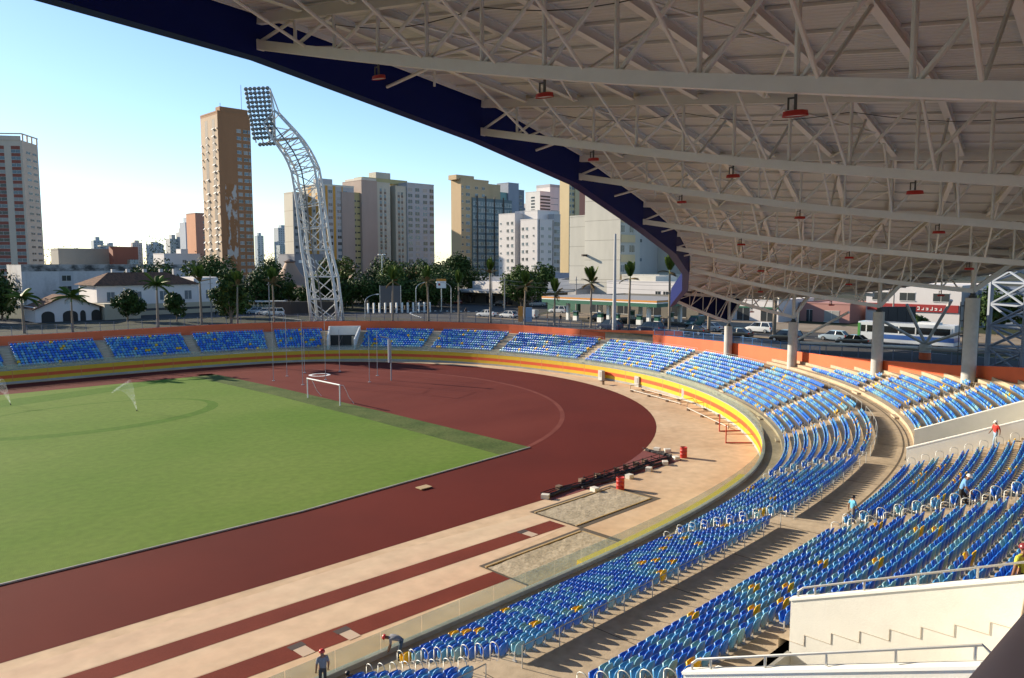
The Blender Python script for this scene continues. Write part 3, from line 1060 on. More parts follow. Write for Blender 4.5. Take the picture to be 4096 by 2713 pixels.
def hoop_mesh():
    b = MB()
    pts = [(0, 0, 0), (0, 0, .60)]
    for a in range(0, 181, 30):
        pts.append((0, .19 - .19 * math.cos(R(a)), .60 + .14 * math.sin(R(a))))
    pts.append((0, .38, .30))
    return b.path(pts, .016, 6).mesh('hoop', M_rail, True)
hm = hoop_mesh()
def hoops(s, side, d0, n, z0, label, dmax=99):
    t = thing('aisle_handrail', label, 'handrail', P3(s + side, d0, z0), 0, 'hooped aisle handrails')
    for i in range(n):
        d = d0 + DEP * i
        if d > dmax: break
        o = link('hoop', hm, t)
        nn = sn(s)
        o.location = Vector(P3(s + side, d + .18, z0 + RISE * i)) - Vector(t.location)
        o.rotation_euler = (0, 0, math.atan2(-nn[0], nn[1]))
    return t
SIDE = {-.66: 'right', .66: 'left'}
LN = {168.5: 'facing the second column', 182.1: 'before the tight bend', 191.2: 'on the tight bend', 205.1: 'just past the tight bend', 218.9: 'level with the sand pits', 237.4: 'beside the bending worker'}
for s in LN:
    for sd2 in (-.66, .66):
        hoops(s, sd2, D1 + .05, 8, Z1, f'steel hoops up the {SIDE[sd2]} side of the lower stair {LN[s]}')
UN = {182.5: 'nearest the round columns', 192.3: 'behind the wide bend', 219.5: 'where the man in blue walks', 207.0: 'along the white parapet'}
for s in UN:
    for sd2 in ((-.66, .66) if s != 207.0 else (.2,)):
        nr = int((min(dB(s) - 1.5, 24) - DU) / DEP)
        hoops(s, sd2, DU + .05, nr, ZU, f'steel hoops on the {SIDE.get(sd2, "near")} side of the upper stair {UN[s]}')
hoops(237.4, -.4, DU + .02, 7, ZU, 'steel hoops on the short upper stair leading to the white pit')
hoops(237.4, .7, DU + .02, 6, ZU, 'second line of steel hoops at the bottom of the white pit stair')
hoops(232.2, -.3, DU + DEP * 7 + .05, 13, ZU + RISE * 7, 'steel hoops showing above the rail of the large white pit wall')
# ------------------------------------------------------------------ the roof
M_rw = mat('roof_white_steel', (0.58, 0.565, 0.54), 0.5, 0.0, var=0.05, scale=1.5)
M_navy = mat('navy_fascia', (0.005, 0.011, 0.085), 0.5, 0.0, spec=0.12)
M_navyd = mat('navy_panel', (0.004, 0.006, 0.045), 0.6, spec=0.1)
M_col = blend_mat('column_grey', (0.50, 0.49, 0.465), (0.42, 0.41, 0.385), 0.6, 0.35, 0.7, 0.75, fine=.06, finescale=3)
def deck_mat():
    m = bpy.data.materials.new('corrugated_soffit')
    m.use_nodes = True
    nt = m.node_tree
    b = nt.nodes['Principled BSDF']
    b.inputs['Roughness'].default_value = 0.5
    uv = nt.nodes.new('ShaderNodeUVMap')
    sx = nt.nodes.new('ShaderNodeSeparateXYZ')
    nt.links.new(uv.outputs[0], sx.inputs[0])
    mu = nt.nodes.new('ShaderNodeMath'); mu.operation = 'MULTIPLY'; mu.inputs[1].default_value = 2 * math.pi / 0.26
    si = nt.nodes.new('ShaderNodeMath'); si.operation = 'SINE'
    nt.links.new(sx.outputs[0], mu.inputs[0]); nt.links.new(mu.outputs[0], si.inputs[0])
    bp = nt.nodes.new('ShaderNodeBump'); bp.inputs['Strength'].default_value = 0.35; bp.inputs['Distance'].default_value = 0.05
    nt.links.new(si.outputs[0], bp.inputs['Height'])
    nt.links.new(bp.outputs[0], b.inputs['Normal'])
    n = nt.nodes.new('ShaderNodeTexNoise'); n.inputs['Scale'].default_value = 0.5; n.inputs['Detail'].default_value = 5
    tc = nt.nodes.new('ShaderNodeTexCoord'); nt.links.new(tc.outputs['Object'], n.inputs['Vector'])
    cr = nt.nodes.new('ShaderNodeValToRGB')
    cr.color_ramp.elements[0].position = .3; cr.color_ramp.elements[0].color = (0.41, 0.405, 0.40, 1)
    cr.color_ramp.elements[1].position = .7; cr.color_ramp.elements[1].color = (0.48, 0.475, 0.465, 1)
    nt.links.new(n.outputs['Fac'], cr.inputs[0])
    nt.links.new(cr.outputs[0], b.inputs['Base Color'])
    return m
M_deck = deck_mat()
# tip (x,y), tip top z, tip bottom z, column (x,y), bottom chord z at the column, slope of the top chord
TR = [
    ('A', (45.46, -25.26), 12.73, 11.78, (53.0, -28.6), 8.82, .06),
    ('B', (35.78, -33.18), 14.96, 14.04, (46.2, -40.7), 10.41, .09),
    ('C', (26.54, -39.14), 17.07, 16.01, (39.3, -52.6), 12.42, .07),
    ('D', (17.93, -43.22), 19.10, 17.87, (30.5, -62.9), 14.38, .065),
    ('E', (9.1, -46.0), 21.01, 19.72, (19.0, -70.4), 16.45, .065),
    ('F', (-.7, -48.0), 23.30, 22.15, (6.3, -76.7), 17.75, .065),
    ('G', (-10.6, -49.5), 25.12, 23.64, (-7.2, -80.0), 18.6, .115),
    ('H', (-23.8, -50.5), 26.42, 25.41, (-20.9, -82.0), 19.0, .122),
    ('I', (-37.5, -51.0), 27.3, 26.3, (-35.0, -83.5), 19.6, .125),
    ('J', (-51.5, -51.2), 27.9, 26.9, (-49.5, -84.0), 20.0, .125),
]
COLBASE = {'A': 4.3, 'B': 4.3, 'C': 5.2, 'D': 6.6}
BACK = 10.0
class Truss: pass
TRS = []
for nme, tip, zt, zb, col, zc, k in TR:
    t = Truss()
    t.n, t.tip, t.col = nme, np.array(tip), np.array(col)
    t.L = np.linalg.norm(t.col - t.tip)
    t.dir = (t.col - t.tip) / t.L
    t.zt, t.zb, t.zc, t.k = zt, zb, zc, k
    t.end = t.L + BACK
    N_ = max(4, round(t.L / 2.35))
    t.nodes = [t.L * i / N_ for i in range(N_ + 1)] + [t.L + BACK * i / 4 for i in range(1, 5)]
    t.nf = N_
    def top(l, t=t): return t.zt - t.k * l
    def bot(l, t=t):
        if l <= t.L:
            u = l / t.L
            # slight curve, as on the real chords
            return t.zb + (t.zc - t.zb) * u - 0.35 * math.sin(math.pi * u) * (t.L / 28)
        u = (l - t.L) / BACK
        return t.zc + (top(t.end) - .9 - t.zc) * u
    t.top, t.bot = top, bot
    t.xy = lambda l, t=t: t.tip + t.dir * l
    t.P = lambda l, z, t=t: Vector((*(t.tip + t.dir * l), z))
    TRS.append(t)
roof = thing('stadium_roof', 'large cantilever roof of white lattice trusses with a navy blue edge', 'roof', (COLS['B'][0], COLS['B'][1], 10.4))
RINV = Matrix.Translation(-Vector(roof.location))
def rpart(mb, name, m, parent=roof, smooth=False):
    o = mb.build(name, m, parent, smooth)
    if parent is roof:
        o.matrix_parent_inverse = RINV
    return o
def rsub(mb, name, m, parent):
    o = mb.build(name, m, parent)
    o.matrix_parent_inverse = Matrix()
    return o
DECK = 0.36
for ti, t in enumerate(TRS):
    b = MB()
    # chords: square hollow sections, bottom flange plate
    ls = t.nodes
    for a, c in zip(ls[:-1], ls[1:]):
        b.beam(t.P(a, t.top(a)), t.P(c, t.top(c)), .24, .40)
    main = rpart(b, 'roof_truss', M_rw)
    bc = MB()
    for a, c in zip(ls[:-1], ls[1:]):
        bc.beam(t.P(a, t.bot(a)), t.P(c, t.bot(c)), .28, .36)
    bc.beam(t.P(-.02, t.bot(0)), t.P(.06, t.bot(0)), .32, .42)
    rsub(bc, 'bottom_chord', M_rw, main)
    if ti == 0:
        wide = 0.10
    else:
        wide = 0.13
    for i, l in enumerate(ls):
        pb, pt_ = t.P(l, t.bot(l) + .15), t.P(l, t.top(l) - .15)
        if i > 0 and i < len(ls) - 1:
            rsub(MB().tube(pb, pt_, wide * .55 if i != t.nf else .2, 7), 'upright', M_rw, main)
        if i + 1 < len(ls):
            l2 = ls[i + 1]
            q = t.P(l2 - .15, t.top(l2) - .2) if i < t.nf else t.P(l2 - .1, t.bot(l2) + .15)
            p = t.P(l + .12, t.bot(l) + .15) if i < t.nf else t.P(l + .12, t.top(l) - .2)
            rsub(MB().tube(p, q, wide * .55, 7), 'diagonal', M_rw, main)
def deckP(a, b, u, v, dz=0.0):
    """point on the deck between trusses a and b; u across (0..1), v along in 0..1 from tip to rear"""
    la, lb = v * a.end, v * b.end
    pa, pb = a.P(la, a.top(la)), b.P(lb, b.top(lb))
    return pa.lerp(pb, u) + Vector((0, 0, DECK + dz))
NV = 13
bulb = mat('lamp_glass', (0.40, 0.38, 0.35), .2)
M_lampred = mat('lamp_red', (0.36, 0.022, 0.016), .4)
for a, b in zip(TRS[:-1], TRS[1:]):
    nv = max(6, min(NV, round((a.end + b.end) / 2 / 2.6)))
    # deck panels: thin corrugated sheets, one per bay and node
    for j in range(nv):
        v0, v1 = j / nv, (j + 1) / nv
        for h in (0, 1):
            u0, u1 = (0.0, 0.5) if h == 0 else (0.5, 1.0)
            c = [deckP(a, b, u0, v0), deckP(a, b, u1, v0), deckP(a, b, u1, v1), deckP(a, b, u0, v1)]
            g_ = 0.012
            cc = sum(c, Vector()) / 4
            c = [p + (cc - p).normalized() * g_ for p in c]
            vs = c + [p + Vector((0, 0, .06)) for p in c]
            me = bpy.data.meshes.new('soffit_panel')
            me.from_pydata(vs, [], [(0, 3, 2, 1), (4, 5, 6, 7), (0, 1, 5, 4), (1, 2, 6, 5), (2, 3, 7, 6), (3, 0, 4, 7)])
            me.materials.append(M_deck)
            uvl = me.uv_layers.new(name='UVMap')
            W_ = (c[1] - c[0]).length
            L_ = (c[3] - c[0]).length
            for poly in me.polygons:
                for li in poly.loop_indices:
                    vi = me.loops[li].vertex_index % 4
                    uvl.data[li].uv = ((0, W_, W_, 0)[vi], (0, 0, L_, L_)[vi])
            o = link('soffit_panel', me, roof)
            o.matrix_parent_inverse = RINV
        # cross purlin: I shape
        p, q = deckP(a, b, 0.02, v0, -.20), deckP(a, b, .98, v0, -.20)
        if j == 0:
            p, q = deckP(a, b, 0.0, v0 + .004, -.12), deckP(a, b, 1.0, v0 + .004, -.12)
            rpart(MB().beam(p, q, .10, .22), 'edge_purlin', M_rw)
            continue
        m_ = MB()
        m_.beam(p, q, .035, .34)
        m_.beam(p + Vector((0, 0, -.18)), q + Vector((0, 0, -.18)), .26, .035)
        m_.beam(p + Vector((0, 0, .17)), q + Vector((0, 0, .17)), .24, .03)
        rpart(m_, 'purlin', M_rw)
        # knee braces from the bottom chords up to the purlin
        for tr, u, other in ((a, .30, b), (b, .70, a)):
            l = v0 * tr.end
            if l < tr.L + 4 and (tr.top(l) - tr.bot(l)) > .9:
                rpart(MB().tube(tr.P(l, tr.bot(l) + .1), deckP(a, b, u, v0, -.38), .062, 6), 'knee_brace', M_rw)
    # rafters along the roof, between trusses
    for u in (.167, .333, .5, .667, .833):
        m_ = MB()
        for j in range(nv):
            p, q = deckP(a, b, u, j / nv + .003, -.06), deckP(a, b, u, (j + 1) / nv - .003, -.06)
            m_.beam(p, q, .09, .10)
        rpart(m_, 'rafter', M_rw)
    # sway bracing crosses
    for j in range(2, nv - 1, 3):
        p, q = deckP(a, b, 0.04, j / nv, -.45), deckP(a, b, .5, (j + 1) / nv, -.42)
        rpart(MB().tube(p, q, .05, 5), 'sway_brace', M_rw)
        p, q = deckP(a, b, 0.96, j / nv, -.45), deckP(a, b, .5, (j + 1) / nv, -.42)
        rpart(MB().tube(p, q, .05, 5), 'sway_brace', M_rw)
    # strut from the first purlin out to the fascia
    p = deckP(a, b, .5, 1.0 / nv, -.4)
    ea, eb = a.P(0, a.bot(0)), b.P(0, b.bot(0))
    q = ea.lerp(eb, .5) + Vector((0, 0, .35))
    rpart(MB().tube(p, q, .075, 7), 'fascia_strut', M_rw)
    rpart(MB().tube(p, p + Vector((0, 0, -.9)), .06, 6), 'hanger', M_rw)
    # navy fascia: boxed edge
    oa, ob = Vector((*(-a.dir), 0)), Vector((*(-b.dir), 0))
    def fas(tr, o, dd, z): return tr.P(0, z) + o * dd
    za0, za1, zb0, zb1 = a.bot(0) - .48, a.top(0) + DECK + .35, b.bot(0) - .48, b.top(0) + DECK + .35
    nseg = 4
    vs, fs = [], []
    for k in range(nseg + 1):
        u = k / nseg
        for dd, ztop in ((.04, 0), (.04, 1), (.75, 1), (.75, 0)):
            pa = fas(a, oa, dd, za1 if ztop else za0)
            pb = fas(b, ob, dd, zb1 if ztop else zb0)
            vs.append(pa.lerp(pb, u))
    for k in range(nseg):
        for e in range(4):
            fs.append((k * 4 + e, k * 4 + (e + 1) % 4, (k + 1) * 4 + (e + 1) % 4, (k + 1) * 4 + e))
    fs += [(0, 1, 2, 3), tuple(nseg * 4 + e for e in (3, 2, 1, 0))]
    rpart(MB().add(vs, fs), 'fascia_panel', M_navy)
# navy end panel behind the last truss
t = TRS[0]
side = Vector((t.dir[1], -t.dir[0], 0))
if side.dot(Vector((TRS[1].tip[0] - t.tip[0], TRS[1].tip[1] - t.tip[1], 0))) > 0:
    side = -side
b = MB()
ls = t.nodes
for a_, c_ in zip(ls[:-1], ls[1:]):
    o = side * .22
    pa, pb, pc, pd = t.P(a_, t.bot(a_) + .1) + o, t.P(c_, t.bot(c_) + .1) + o, t.P(c_, t.top(c_) + .6) + o, t.P(a_, t.top(a_) + .6) + o
    b.add([pa, pb, pc, pd] + [p + side * .12 for p in (pa, pb, pc, pd)], [(0, 1, 2, 3), (7, 6, 5, 4), (0, 4, 5, 1), (1, 5, 6, 2), (2, 6, 7, 3), (3, 7, 4, 0)])
rpart(b, 'end_panel', M_navyd)
# pointed end of the fascia
oa = Vector((*(-t.dir), 0))
p0_, p1_ = t.P(0, t.bot(0) - .48) + oa * .04, t.P(0, t.top(0) + DECK + .35) + oa * .04
q0_, q1_ = p0_ + oa * .71, p1_ + oa * .71
e0 = t.P(1.2, t.bot(0) - 1.0) + side * 3.2
e1 = t.P(1.2, t.top(0) - .2) + side * 3.2
rpart(MB().add([p0_, p1_, q1_, q0_, e0, e1], [(0, 1, 5, 4), (3, 4, 5, 2), (0, 4, 3), (1, 2, 5), (0, 3, 2, 1)]), 'fascia_end', M_navy)
# hanging red floodlights
def lamp_meshes():
    h = MB()
    prof = []
    for k in range(20):
        a_ = 2 * math.pi * k / 20
        prof.append((.30 * math.cos(a_), .13 * math.sin(a_)))
    n = len(prof)
    vs = [(x, y, .0) for x, y in prof] + [(x * .92, y * .9, .12) for x, y in prof] + [(x * .6, y * .5, .14) for x, y in prof]
    fs = [(i, (i + 1) % n, n + (i + 1) % n, n + i) for i in range(n)] + [(n + i, n + (i + 1) % n, 2 * n + (i + 1) % n, 2 * n + i) for i in range(n)] + [tuple(range(2 * n, 3 * n))]
    hous = MB().add(vs, fs).mesh('housing', M_lampred, True)
    l = MB().add([(x * .93, y * .88, .02) for x, y in prof], [tuple(range(n - 1, -1, -1))]).mesh('lens', bulb)
    br_ = MB().box(-.03, -.03, .15, .03, .03, .5).box(-.18, -.02, .16, -.14, .02, .42).box(-.18, -.02, .40, .03, .02, .44).mesh('bracket', mat('lamp_bracket', (.05, .045, .04), .6))
    return hous, l, br_
LH, LL, LB = lamp_meshes()
TN = {'B': 'second', 'C': 'third', 'D': 'fourth', 'E': 'fifth', 'F': 'sixth', 'G': 'seventh', 'H': 'nearest', 'I': 'overhead'}
for t in TRS[1:9]:
    for k, i in enumerate(range(3, t.nf + 1, 3)):
        l = t.nodes[i]
        p = t.P(l, t.bot(l) - .70)
        lab = f'red hanging floodlight, {ORD[k]} from the roof edge on the {TN[t.n]} truss from the far end'
        if t.n == 'H': lab = f'red hanging floodlight, {ORD[k]} from the roof edge on the nearest full truss'
        e = thing('roof_floodlight', lab, 'floodlight', p, math.atan2(t.dir[1], t.dir[0]) + R(8), 'red floodlights hanging from the roof trusses')
        link('housing', LH, e); link('lens', LL, e); link('bracket', LB, e)
# slack cables strung under the roof
for a, b, v, h in ((TRS[6], TRS[7], .33, .0), (TRS[5], TRS[6], .45, 0)):
    t = b
    q = MB()
    for i in range(2, t.nf - 1, 3):
        p0, p1 = t.P(t.nodes[i], t.top(t.nodes[i]) - .55), t.P(t.nodes[i + 3] if i + 3 < len(t.nodes) else t.end, t.top(t.nodes[min(i + 3, len(t.nodes) - 1)]) - .55)
        q.path([p0.lerp(p1, k / 6) - Vector((0, 0, .35 * math.sin(math.pi * k / 6))) for k in range(7)], .018, 4)
    rpart(q, 'cable', mat('cable_black', (.02, .02, .02), .6))
# columns
CN_ = {'A': 'farthest round grey column, under the pointed roof end', 'B': 'second round grey column, rising beside the sunlit orange wall', 'C': 'third round grey column standing among the upper rows', 'D': 'largest round grey column near the right edge among blue seats'}
for t in TRS[:6]:
    if t.n not in COLBASE:
        zb_ = terr(float(np.clip(dB(200) - 2, 10, 20)))
    else:
        zb_ = COLBASE[t.n]
    lab = CN_.get(t.n, 'round grey roof column outside the view')
    c = thing('roof_column', lab, 'column', (t.col[0], t.col[1], zb_), 0, 'round roof columns')
    h = t.zc - .55 - zb_
    b = MB().lathe([(.53, 0), (.53, h * .55), (.525, h * .55 + .02), (.525, h)], 28)
    o = b.build('shaft', M_col, c)
    auto_smooth(o, 40)
    MB().lathe([(.30, h), (.30, h + .18), (.2, h + .2), (.2, h + .38)], 14).build('bearing', mat('bearing_dark', (.04, .04, .04), .6), c)
# ------------------------------------------------------------------ streets
def flat(name, poly, z, m, kind='structure'):
    return tag(MB().add([(x, y, z) for x, y in poly], [tuple(range(len(poly)))]).build(name, m), kind=kind)
flat('avenue_road', [(59.5, -75), (66, -45), (68, -20), (68, 10), (66, 40), (62, 62), (50, 84), (30, 96), (-60, 100), (-60, 84), (22, 80), (40, 68), (52, 52), (56.5, 36), (59.6, 16), (60.4, -5), (59.9, -18), (56, -36), (50, -52), (40, -70)], STREET + .005, M_asph)
flat('avenue_road', [(68.6, -75), (69.4, -20), (69.2, 10), (68, 34), (80, 34), (82, 10), (83, -20), (84, -75)], STREET + .006, M_asph)
flat('side_street', [(66, 40.5), (68, 34.3), (81.4, 34.3), (100, 44), (112, 56), (103, 60), (98, 86), (100, 140), (86, 140), (84, 90), (66, 80), (60, 66)], STREET + .004, M_asph)
for poly in ([(66.2, -45), (68.2, -20), (68.2, 10), (66.2, 39), (67.8, 33), (69.1, 10), (69.3, -20), (68.4, -60)],
             [(83, -75), (82.1, -20), (81.1, 10), (80, 31), (97, 38), (97, -75)],
             [(101, 61), (104, 61), (104, 88), (101, 88)]):
    tag(MB().prism(poly if True else poly, STREET - .05, STREET + .13).build('pavement', M_pave), kind='structure')
mb = MB()
for y in range(-70, 30, 6):
    for x in (73.4, 77.4):
        mb.box(x, y, STREET + .008, x + .14, y + 2.6, STREET + .012)
    mb.box(63.8, y, STREET + .008, 63.94, y + 2.6, STREET + .012)
tag(mb.build('lane_markings', mat('road_paint', (.62, .61, .57), .7, var=.2, scale=2)), kind='structure')
# traffic island studs
mb = MB()
for k in range(26):
    mb.box(58 + k * .9, 44 + 16 * math.sin(k * .12), STREET + .01, 58.35 + k * .9, 44.35 + 16 * math.sin(k * .12), STREET + .13)
tag(mb.build('lane_studs', M_white), kind='structure')

# ------------------------------------------------------------------ buildings
def bmat(name, rgb, **k):
    return mat('wall_' + name, rgb, 0.85, var=k.get('var', .07), scale=.25, var2=.06, scale2=.06, streak=(1, 1, .35), bump=.06, bscale=6)
G_dark = mat('window_dark', (.035, .04, .045), .18, spec=.6)
G_blue = mat('window_blue', (.10, .14, .17), .15, spec=.6)
G_cur = mat('window_curtain', (.30, .29, .27), .35)
G_brn = mat('window_brown', (.11, .055, .035), .3)
M_frame = mat('window_frame', (.55, .54, .51), .5)
WIN = {}
def wmesh(w, h, m, frame=True):
    k = (round(w, 2), round(h, 2), m.name, frame)
    if k not in WIN:
        b = MB()
        b.box(-w / 2, -.04, -h / 2, w / 2, .10, h / 2, 0)
        if frame:
            b.box(-w / 2 - .08, -.12, -h / 2 - .12, w / 2 + .08, .10, -h / 2, 1)
            b.box(-.035, -.07, -h / 2, .035, 0, h / 2, 1)
            b.box(-w / 2 - .06, -.07, h / 2, w / 2 + .06, .06, h / 2 + .08, 1)
        WIN[k] = b.mesh('window', [m, M_frame])
    return WIN[k]
def face_pt(B, face, u):
    x0, x1, y0, y1 = B
    if face == 'f': return (x0 + (x1 - x0) * u, y0)
    return (x0, y0 + (y1 - y0) * u)
def building(name, label, B, z, m, front=(), left=(), zb=5.3, parapet=.6, roofm=None, group=None, cat='building', bands_f=(), bands_l=(), tops=()):
    """B = (x0,x1,y0,y1). front/left: window grids (u_list, w, h, z_first_from_top, dz, n, mats[, frame])"""
    x0, x1, y0, y1 = B
    t = thing(name, label, cat, (x0, y0, zb), 0, group)
    b = MB().box(0, 0, 0, x1 - x0, y1 - y0, z - zb)
    b.build('walls', m, t)
    if parapet:
        p = MB()
        X, Y, H = x1 - x0, y1 - y0, z - zb
        p.box(-.08, -.08, H, X + .08, .22, H + parapet).box(-.08, .22, H, .22, Y, H + parapet).box(X - .22, .22, H, X + .08, Y, H + parapet).box(.22, Y - .22, H, X - .22, Y + .08, H + parapet)
        p.build('parapet', roofm or m, t)
    for face, specs, bands in (('f', front, bands_f), ('l', left, bands_l)):
        for u0, u1, bm, z0, z1, proud in bands:
            if face == 'f':
                o = MB().box(u0 * (x1 - x0), -proud, z0 - zb, u1 * (x1 - x0), .05, z1 - zb)
            else:
                o = MB().box(-proud, u0 * (y1 - y0), z0 - zb, .05, u1 * (y1 - y0), z1 - zb)
            o.build('facade_strip', bm, t)
        for sp_ in specs:
            us, w, h, zf, dz, n, ms = sp_[:7]
            fr = sp_[7] if len(sp_) > 7 else True
            dpt = sp_[8] if len(sp_) > 8 else 0
            for i in range(n):
                zc = z - zf - dz * i
                if zc < zb + 1: break
                for u in us:
                    px, py = face_pt(B, face, u)
                    me = wmesh(w, h, random.choice(ms), fr)
                    o = link('window', me, t)
                    if face == 'f':
                        o.location = (px - x0, -dpt, zc - zb)
                    else:
                        o.location = (-dpt, py - y0, zc - zb)
                        o.rotation_euler = (0, 0, R(-90))
    for (a, b_, c, d, h, tm) in tops:
        MB().box(a, c, z - zb, b_, d, z - zb + h).build('roof_box', tm or m, t)
    return t
WD = [G_dark, G_dark, G_blue]
WM = [G_dark, G_blue, G_blue, G_cur]

# tall orange tower
m_or = bmat('burnt_orange', (.33, .16, .075))
m_be = bmat('tower_beige', (.50, .36, .24))
peel = blend_mat('peeling_paint', (.33, .16, .075), (.50, .46, .42), .30, .52, .55, .9, streak=(1.2, 1, .55), detail=8)
t = building('apartment_tower', 'tallest orange brown tower with peeling white paint and bright awnings', (102.0, 116.2, 234.3, 251.1), 78.9, m_or,
    front=[((.63,), 1.9, 1.25, 6.8, 2.92, 24, WM), ((.83,), 1.9, 1.25, 6.8, 2.92, 24, WM), ((.95,), .8, 1.25, 6.8, 2.92, 24, WM)],
    bands_f=[(.16, .50, peel, 6, 50, .02)],
    bands_l=[(.01, .99, m_be, 5.3, 78.0, .03), (.17, .33, mat('recess_dark', (.10, .075, .06), .7), 8, 76.5, .05), (.58, .74, MATS['recess_dark'], 8, 76.5, .05)],
    tops=[(1.5, 13.7, 1, 5, 2.6, m_or)])
awn = MB().add([(0, -.05, .5), (0, .95, .5), (-.75, .95, -.25), (-.75, -.05, -.25), (.04, -.05, .48), (.04, .95, .48), (-.71, .95, -.27), (-.71, -.05, -.27)], [(0, 1, 2, 3), (7, 6, 5, 4), (0, 4, 5, 1), (2, 6, 7, 3), (0, 3, 7, 4), (1, 5, 6, 2)]).mesh('awning', mat('awning_glint_white', (.80, .77, .70), .35))  # open awning window flaps; the white colour stands in for their sun glint
for i in range(24):
    for u in (.045, .19, .26, .60, .67, .93):
        if random.random() < .62:
            o = link('awning', awn, t)
            o.location = (-.06, u * 16.8, 78.9 - 5.3 - 6.6 - 2.92 * i)
for p in ((2, 1.5, 76, 4), (12.0, 3, 76, 13)):
    MB().tube((p[0], p[1], 73.6), (p[0], p[1], 73.6 + p[3]), .12, 5).build('antenna', M_steel, t)

# beige tower with brick red strips (polygon plan)
m_lt = bmat('warm_beige', (.56, .47, .38))
m_br = bmat('brick_red', (.27, .085, .06))
t = thing('apartment_tower', 'beige tower with two brick red window strips at the left edge', 'building', (16.3, 330.5, 5.3))
pa, pb, pc = Vector((8.0, 336.4, 0)), Vector((48.2, 308.7, 0)), Vector((56.8, 320.0, 0))
org = Vector((16.3, 330.5, 0))
poly = [pa, pb, pc, pc + (pa - pb)]
MB().prism([tuple((p - org).xy) for p in poly], 0, 64.4).build('walls', m_lt, t)
def plane_items(t, p, q, org, items, zt, dz, n, ms):
    d = (q - p).normalized()
    L = (q - p).length
    ang_ = math.atan2(d.y, d.x)
    for kind, u, w, h, zf in items:
        for i in range(n):
            zc = zt - zf - dz * i
            if zc < 1.5: break
            o = link('window' if kind == 'w' else 'red_panel', wmesh(w, h, random.choice(ms) if kind == 'w' else m_br, kind == 'w'), t)
            c = p + d * (u * L) - org
            o.location = (c.x, c.y, zc)
            o.rotation_euler = (0, 0, ang_)
plane_items(t, pa, pb, org, [('w', .30, 4.2, 1.2, 4.5), ('w', .42, 4.2, 1.3, 4.5), ('w', .60, 5.6, .9, 4.5), ('w', .805, 4.6, 1.35, 4.7), ('w', .945, 3.6, 1.35, 4.7), ('r', .805, 4.6, 1.5, 3.2), ('r', .945, 3.6, 1.5, 3.2)], 64.4, 2.93, 22, WM)
plane_items(t, pb, pc, org, [('w', .36, 3.6, .9, 4.7), ('w', .76, 3.6, .9, 4.7)], 64.4, 2.93, 22, WD)
fr = MB()
for u in (.05, .33, .62, .95):
    c = pb.lerp(pc, u) - org
    fr.box(c.x - .3, c.y - .3, 64.4, c.x + .3, c.y + .3, 67.0)
c1, c2 = pb - org, pc - org
fr.beam((c1.x, c1.y, 67.2), (c2.x, c2.y, 67.2), .5, .5)
c0 = pa - org
fr.beam((c0.x, c0.y, 66.5), (c1.x, c1.y, 67.2), .5, .5)
fr.beam((c0.x, c0.y, 65.3), (c1.x - .4, c1.y + .3, 65.3), .4, 1.9)
fr.build('roof_frame', m_lt, t)

# pale slab pair and their neighbours
m_pale = bmat('pale_render', (.56, .53, .46))
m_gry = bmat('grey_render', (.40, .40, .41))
m_mv = bmat('mauve_pebbledash', (.37, .29, .25))
m_ol = bmat('olive_yellow', (.42, .36, .18))
m_crm = bmat('cream', (.48, .45, .37))
m_yb = bmat('ochre', (.54, .28, .05))
building('apartment_block', 'narrow pale slab left of the lattice mast with windows on its shaded side', (137.0, 142.0, 237.7, 245.9), 48.4, m_pale,
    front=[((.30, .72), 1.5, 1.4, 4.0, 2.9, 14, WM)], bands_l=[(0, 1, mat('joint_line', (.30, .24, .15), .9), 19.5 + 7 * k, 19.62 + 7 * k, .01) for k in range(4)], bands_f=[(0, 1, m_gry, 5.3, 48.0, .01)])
building('apartment_block', 'block with ochre vertical stripes seen through and right of the lattice mast', (142.8, 161.0, 224.9, 239.3), 51.5, m_pale,
    front=[((.10, .315, .56, .74), 1.9, 1.4, 2.6, 2.9, 15, WM)],
    left=[((.3, .82), 1.6, 1.2, 2.6, 2.9, 15, WM)],
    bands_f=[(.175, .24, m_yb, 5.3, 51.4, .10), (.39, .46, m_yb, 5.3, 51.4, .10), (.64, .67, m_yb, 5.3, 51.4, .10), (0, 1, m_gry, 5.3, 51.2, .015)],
    bands_l=[(.45, .66, m_yb, 5.3, 51.4, .06), (.06, .2, m_yb, 5.3, 48, .06)], tops=[(.8, 7.6, 1, 6, 3.0, m_gry)])
building('apartment_block', 'plain mauve wall beside the ochre striped block', (154.1, 160.9, 224.4, 236), 48.8, m_mv, parapet=.3)
building('apartment_block', 'olive yellow recess with rows of small dark windows', (161.0, 165.6, 225.5, 236), 49.2, m_ol,
    front=[((.2,), .9, .9, 3.7, 2.9, 14, [G_dark], False), ((.65,), 2.1, .6, 3.7, 2.9, 14, [G_dark], False)], parapet=.2)
building('apartment_block', 'tall blank mauve slab in the middle of the skyline', (164.5, 173.2, 223.9, 240), 55.0, m_mv, parapet=.3, tops=[(.2, 8.4, .2, 14, 1.3, m_pale)])
for x0, x1, z, lab in ((173.3, 181.0, 54.6, 'slab wing with twin columns of brown window panels, left of the shaft'), (184.2, 190.5, 53.6, 'slab wing with brown window panels, right of the dark shaft')):
    building('apartment_block', lab, (x0, x1, 224.5, 238), z, m_crm,
        front=[((.30, .62), 1.2, 1.3, 3.2, 2.9, 16, WM, False), ((.30, .62), 1.2, 1.2, 4.55, 2.9, 16, [G_brn], False)], parapet=.4,
        bands_f=[(.44, .50, m_pale, 6, z - 1.5, .12)])
building('apartment_block', 'dark recessed shaft between two slab wings', (181.1, 184.1, 229.0, 238), 53.4, bmat('shaft_grey', (.16, .16, .15)), parapet=.2)
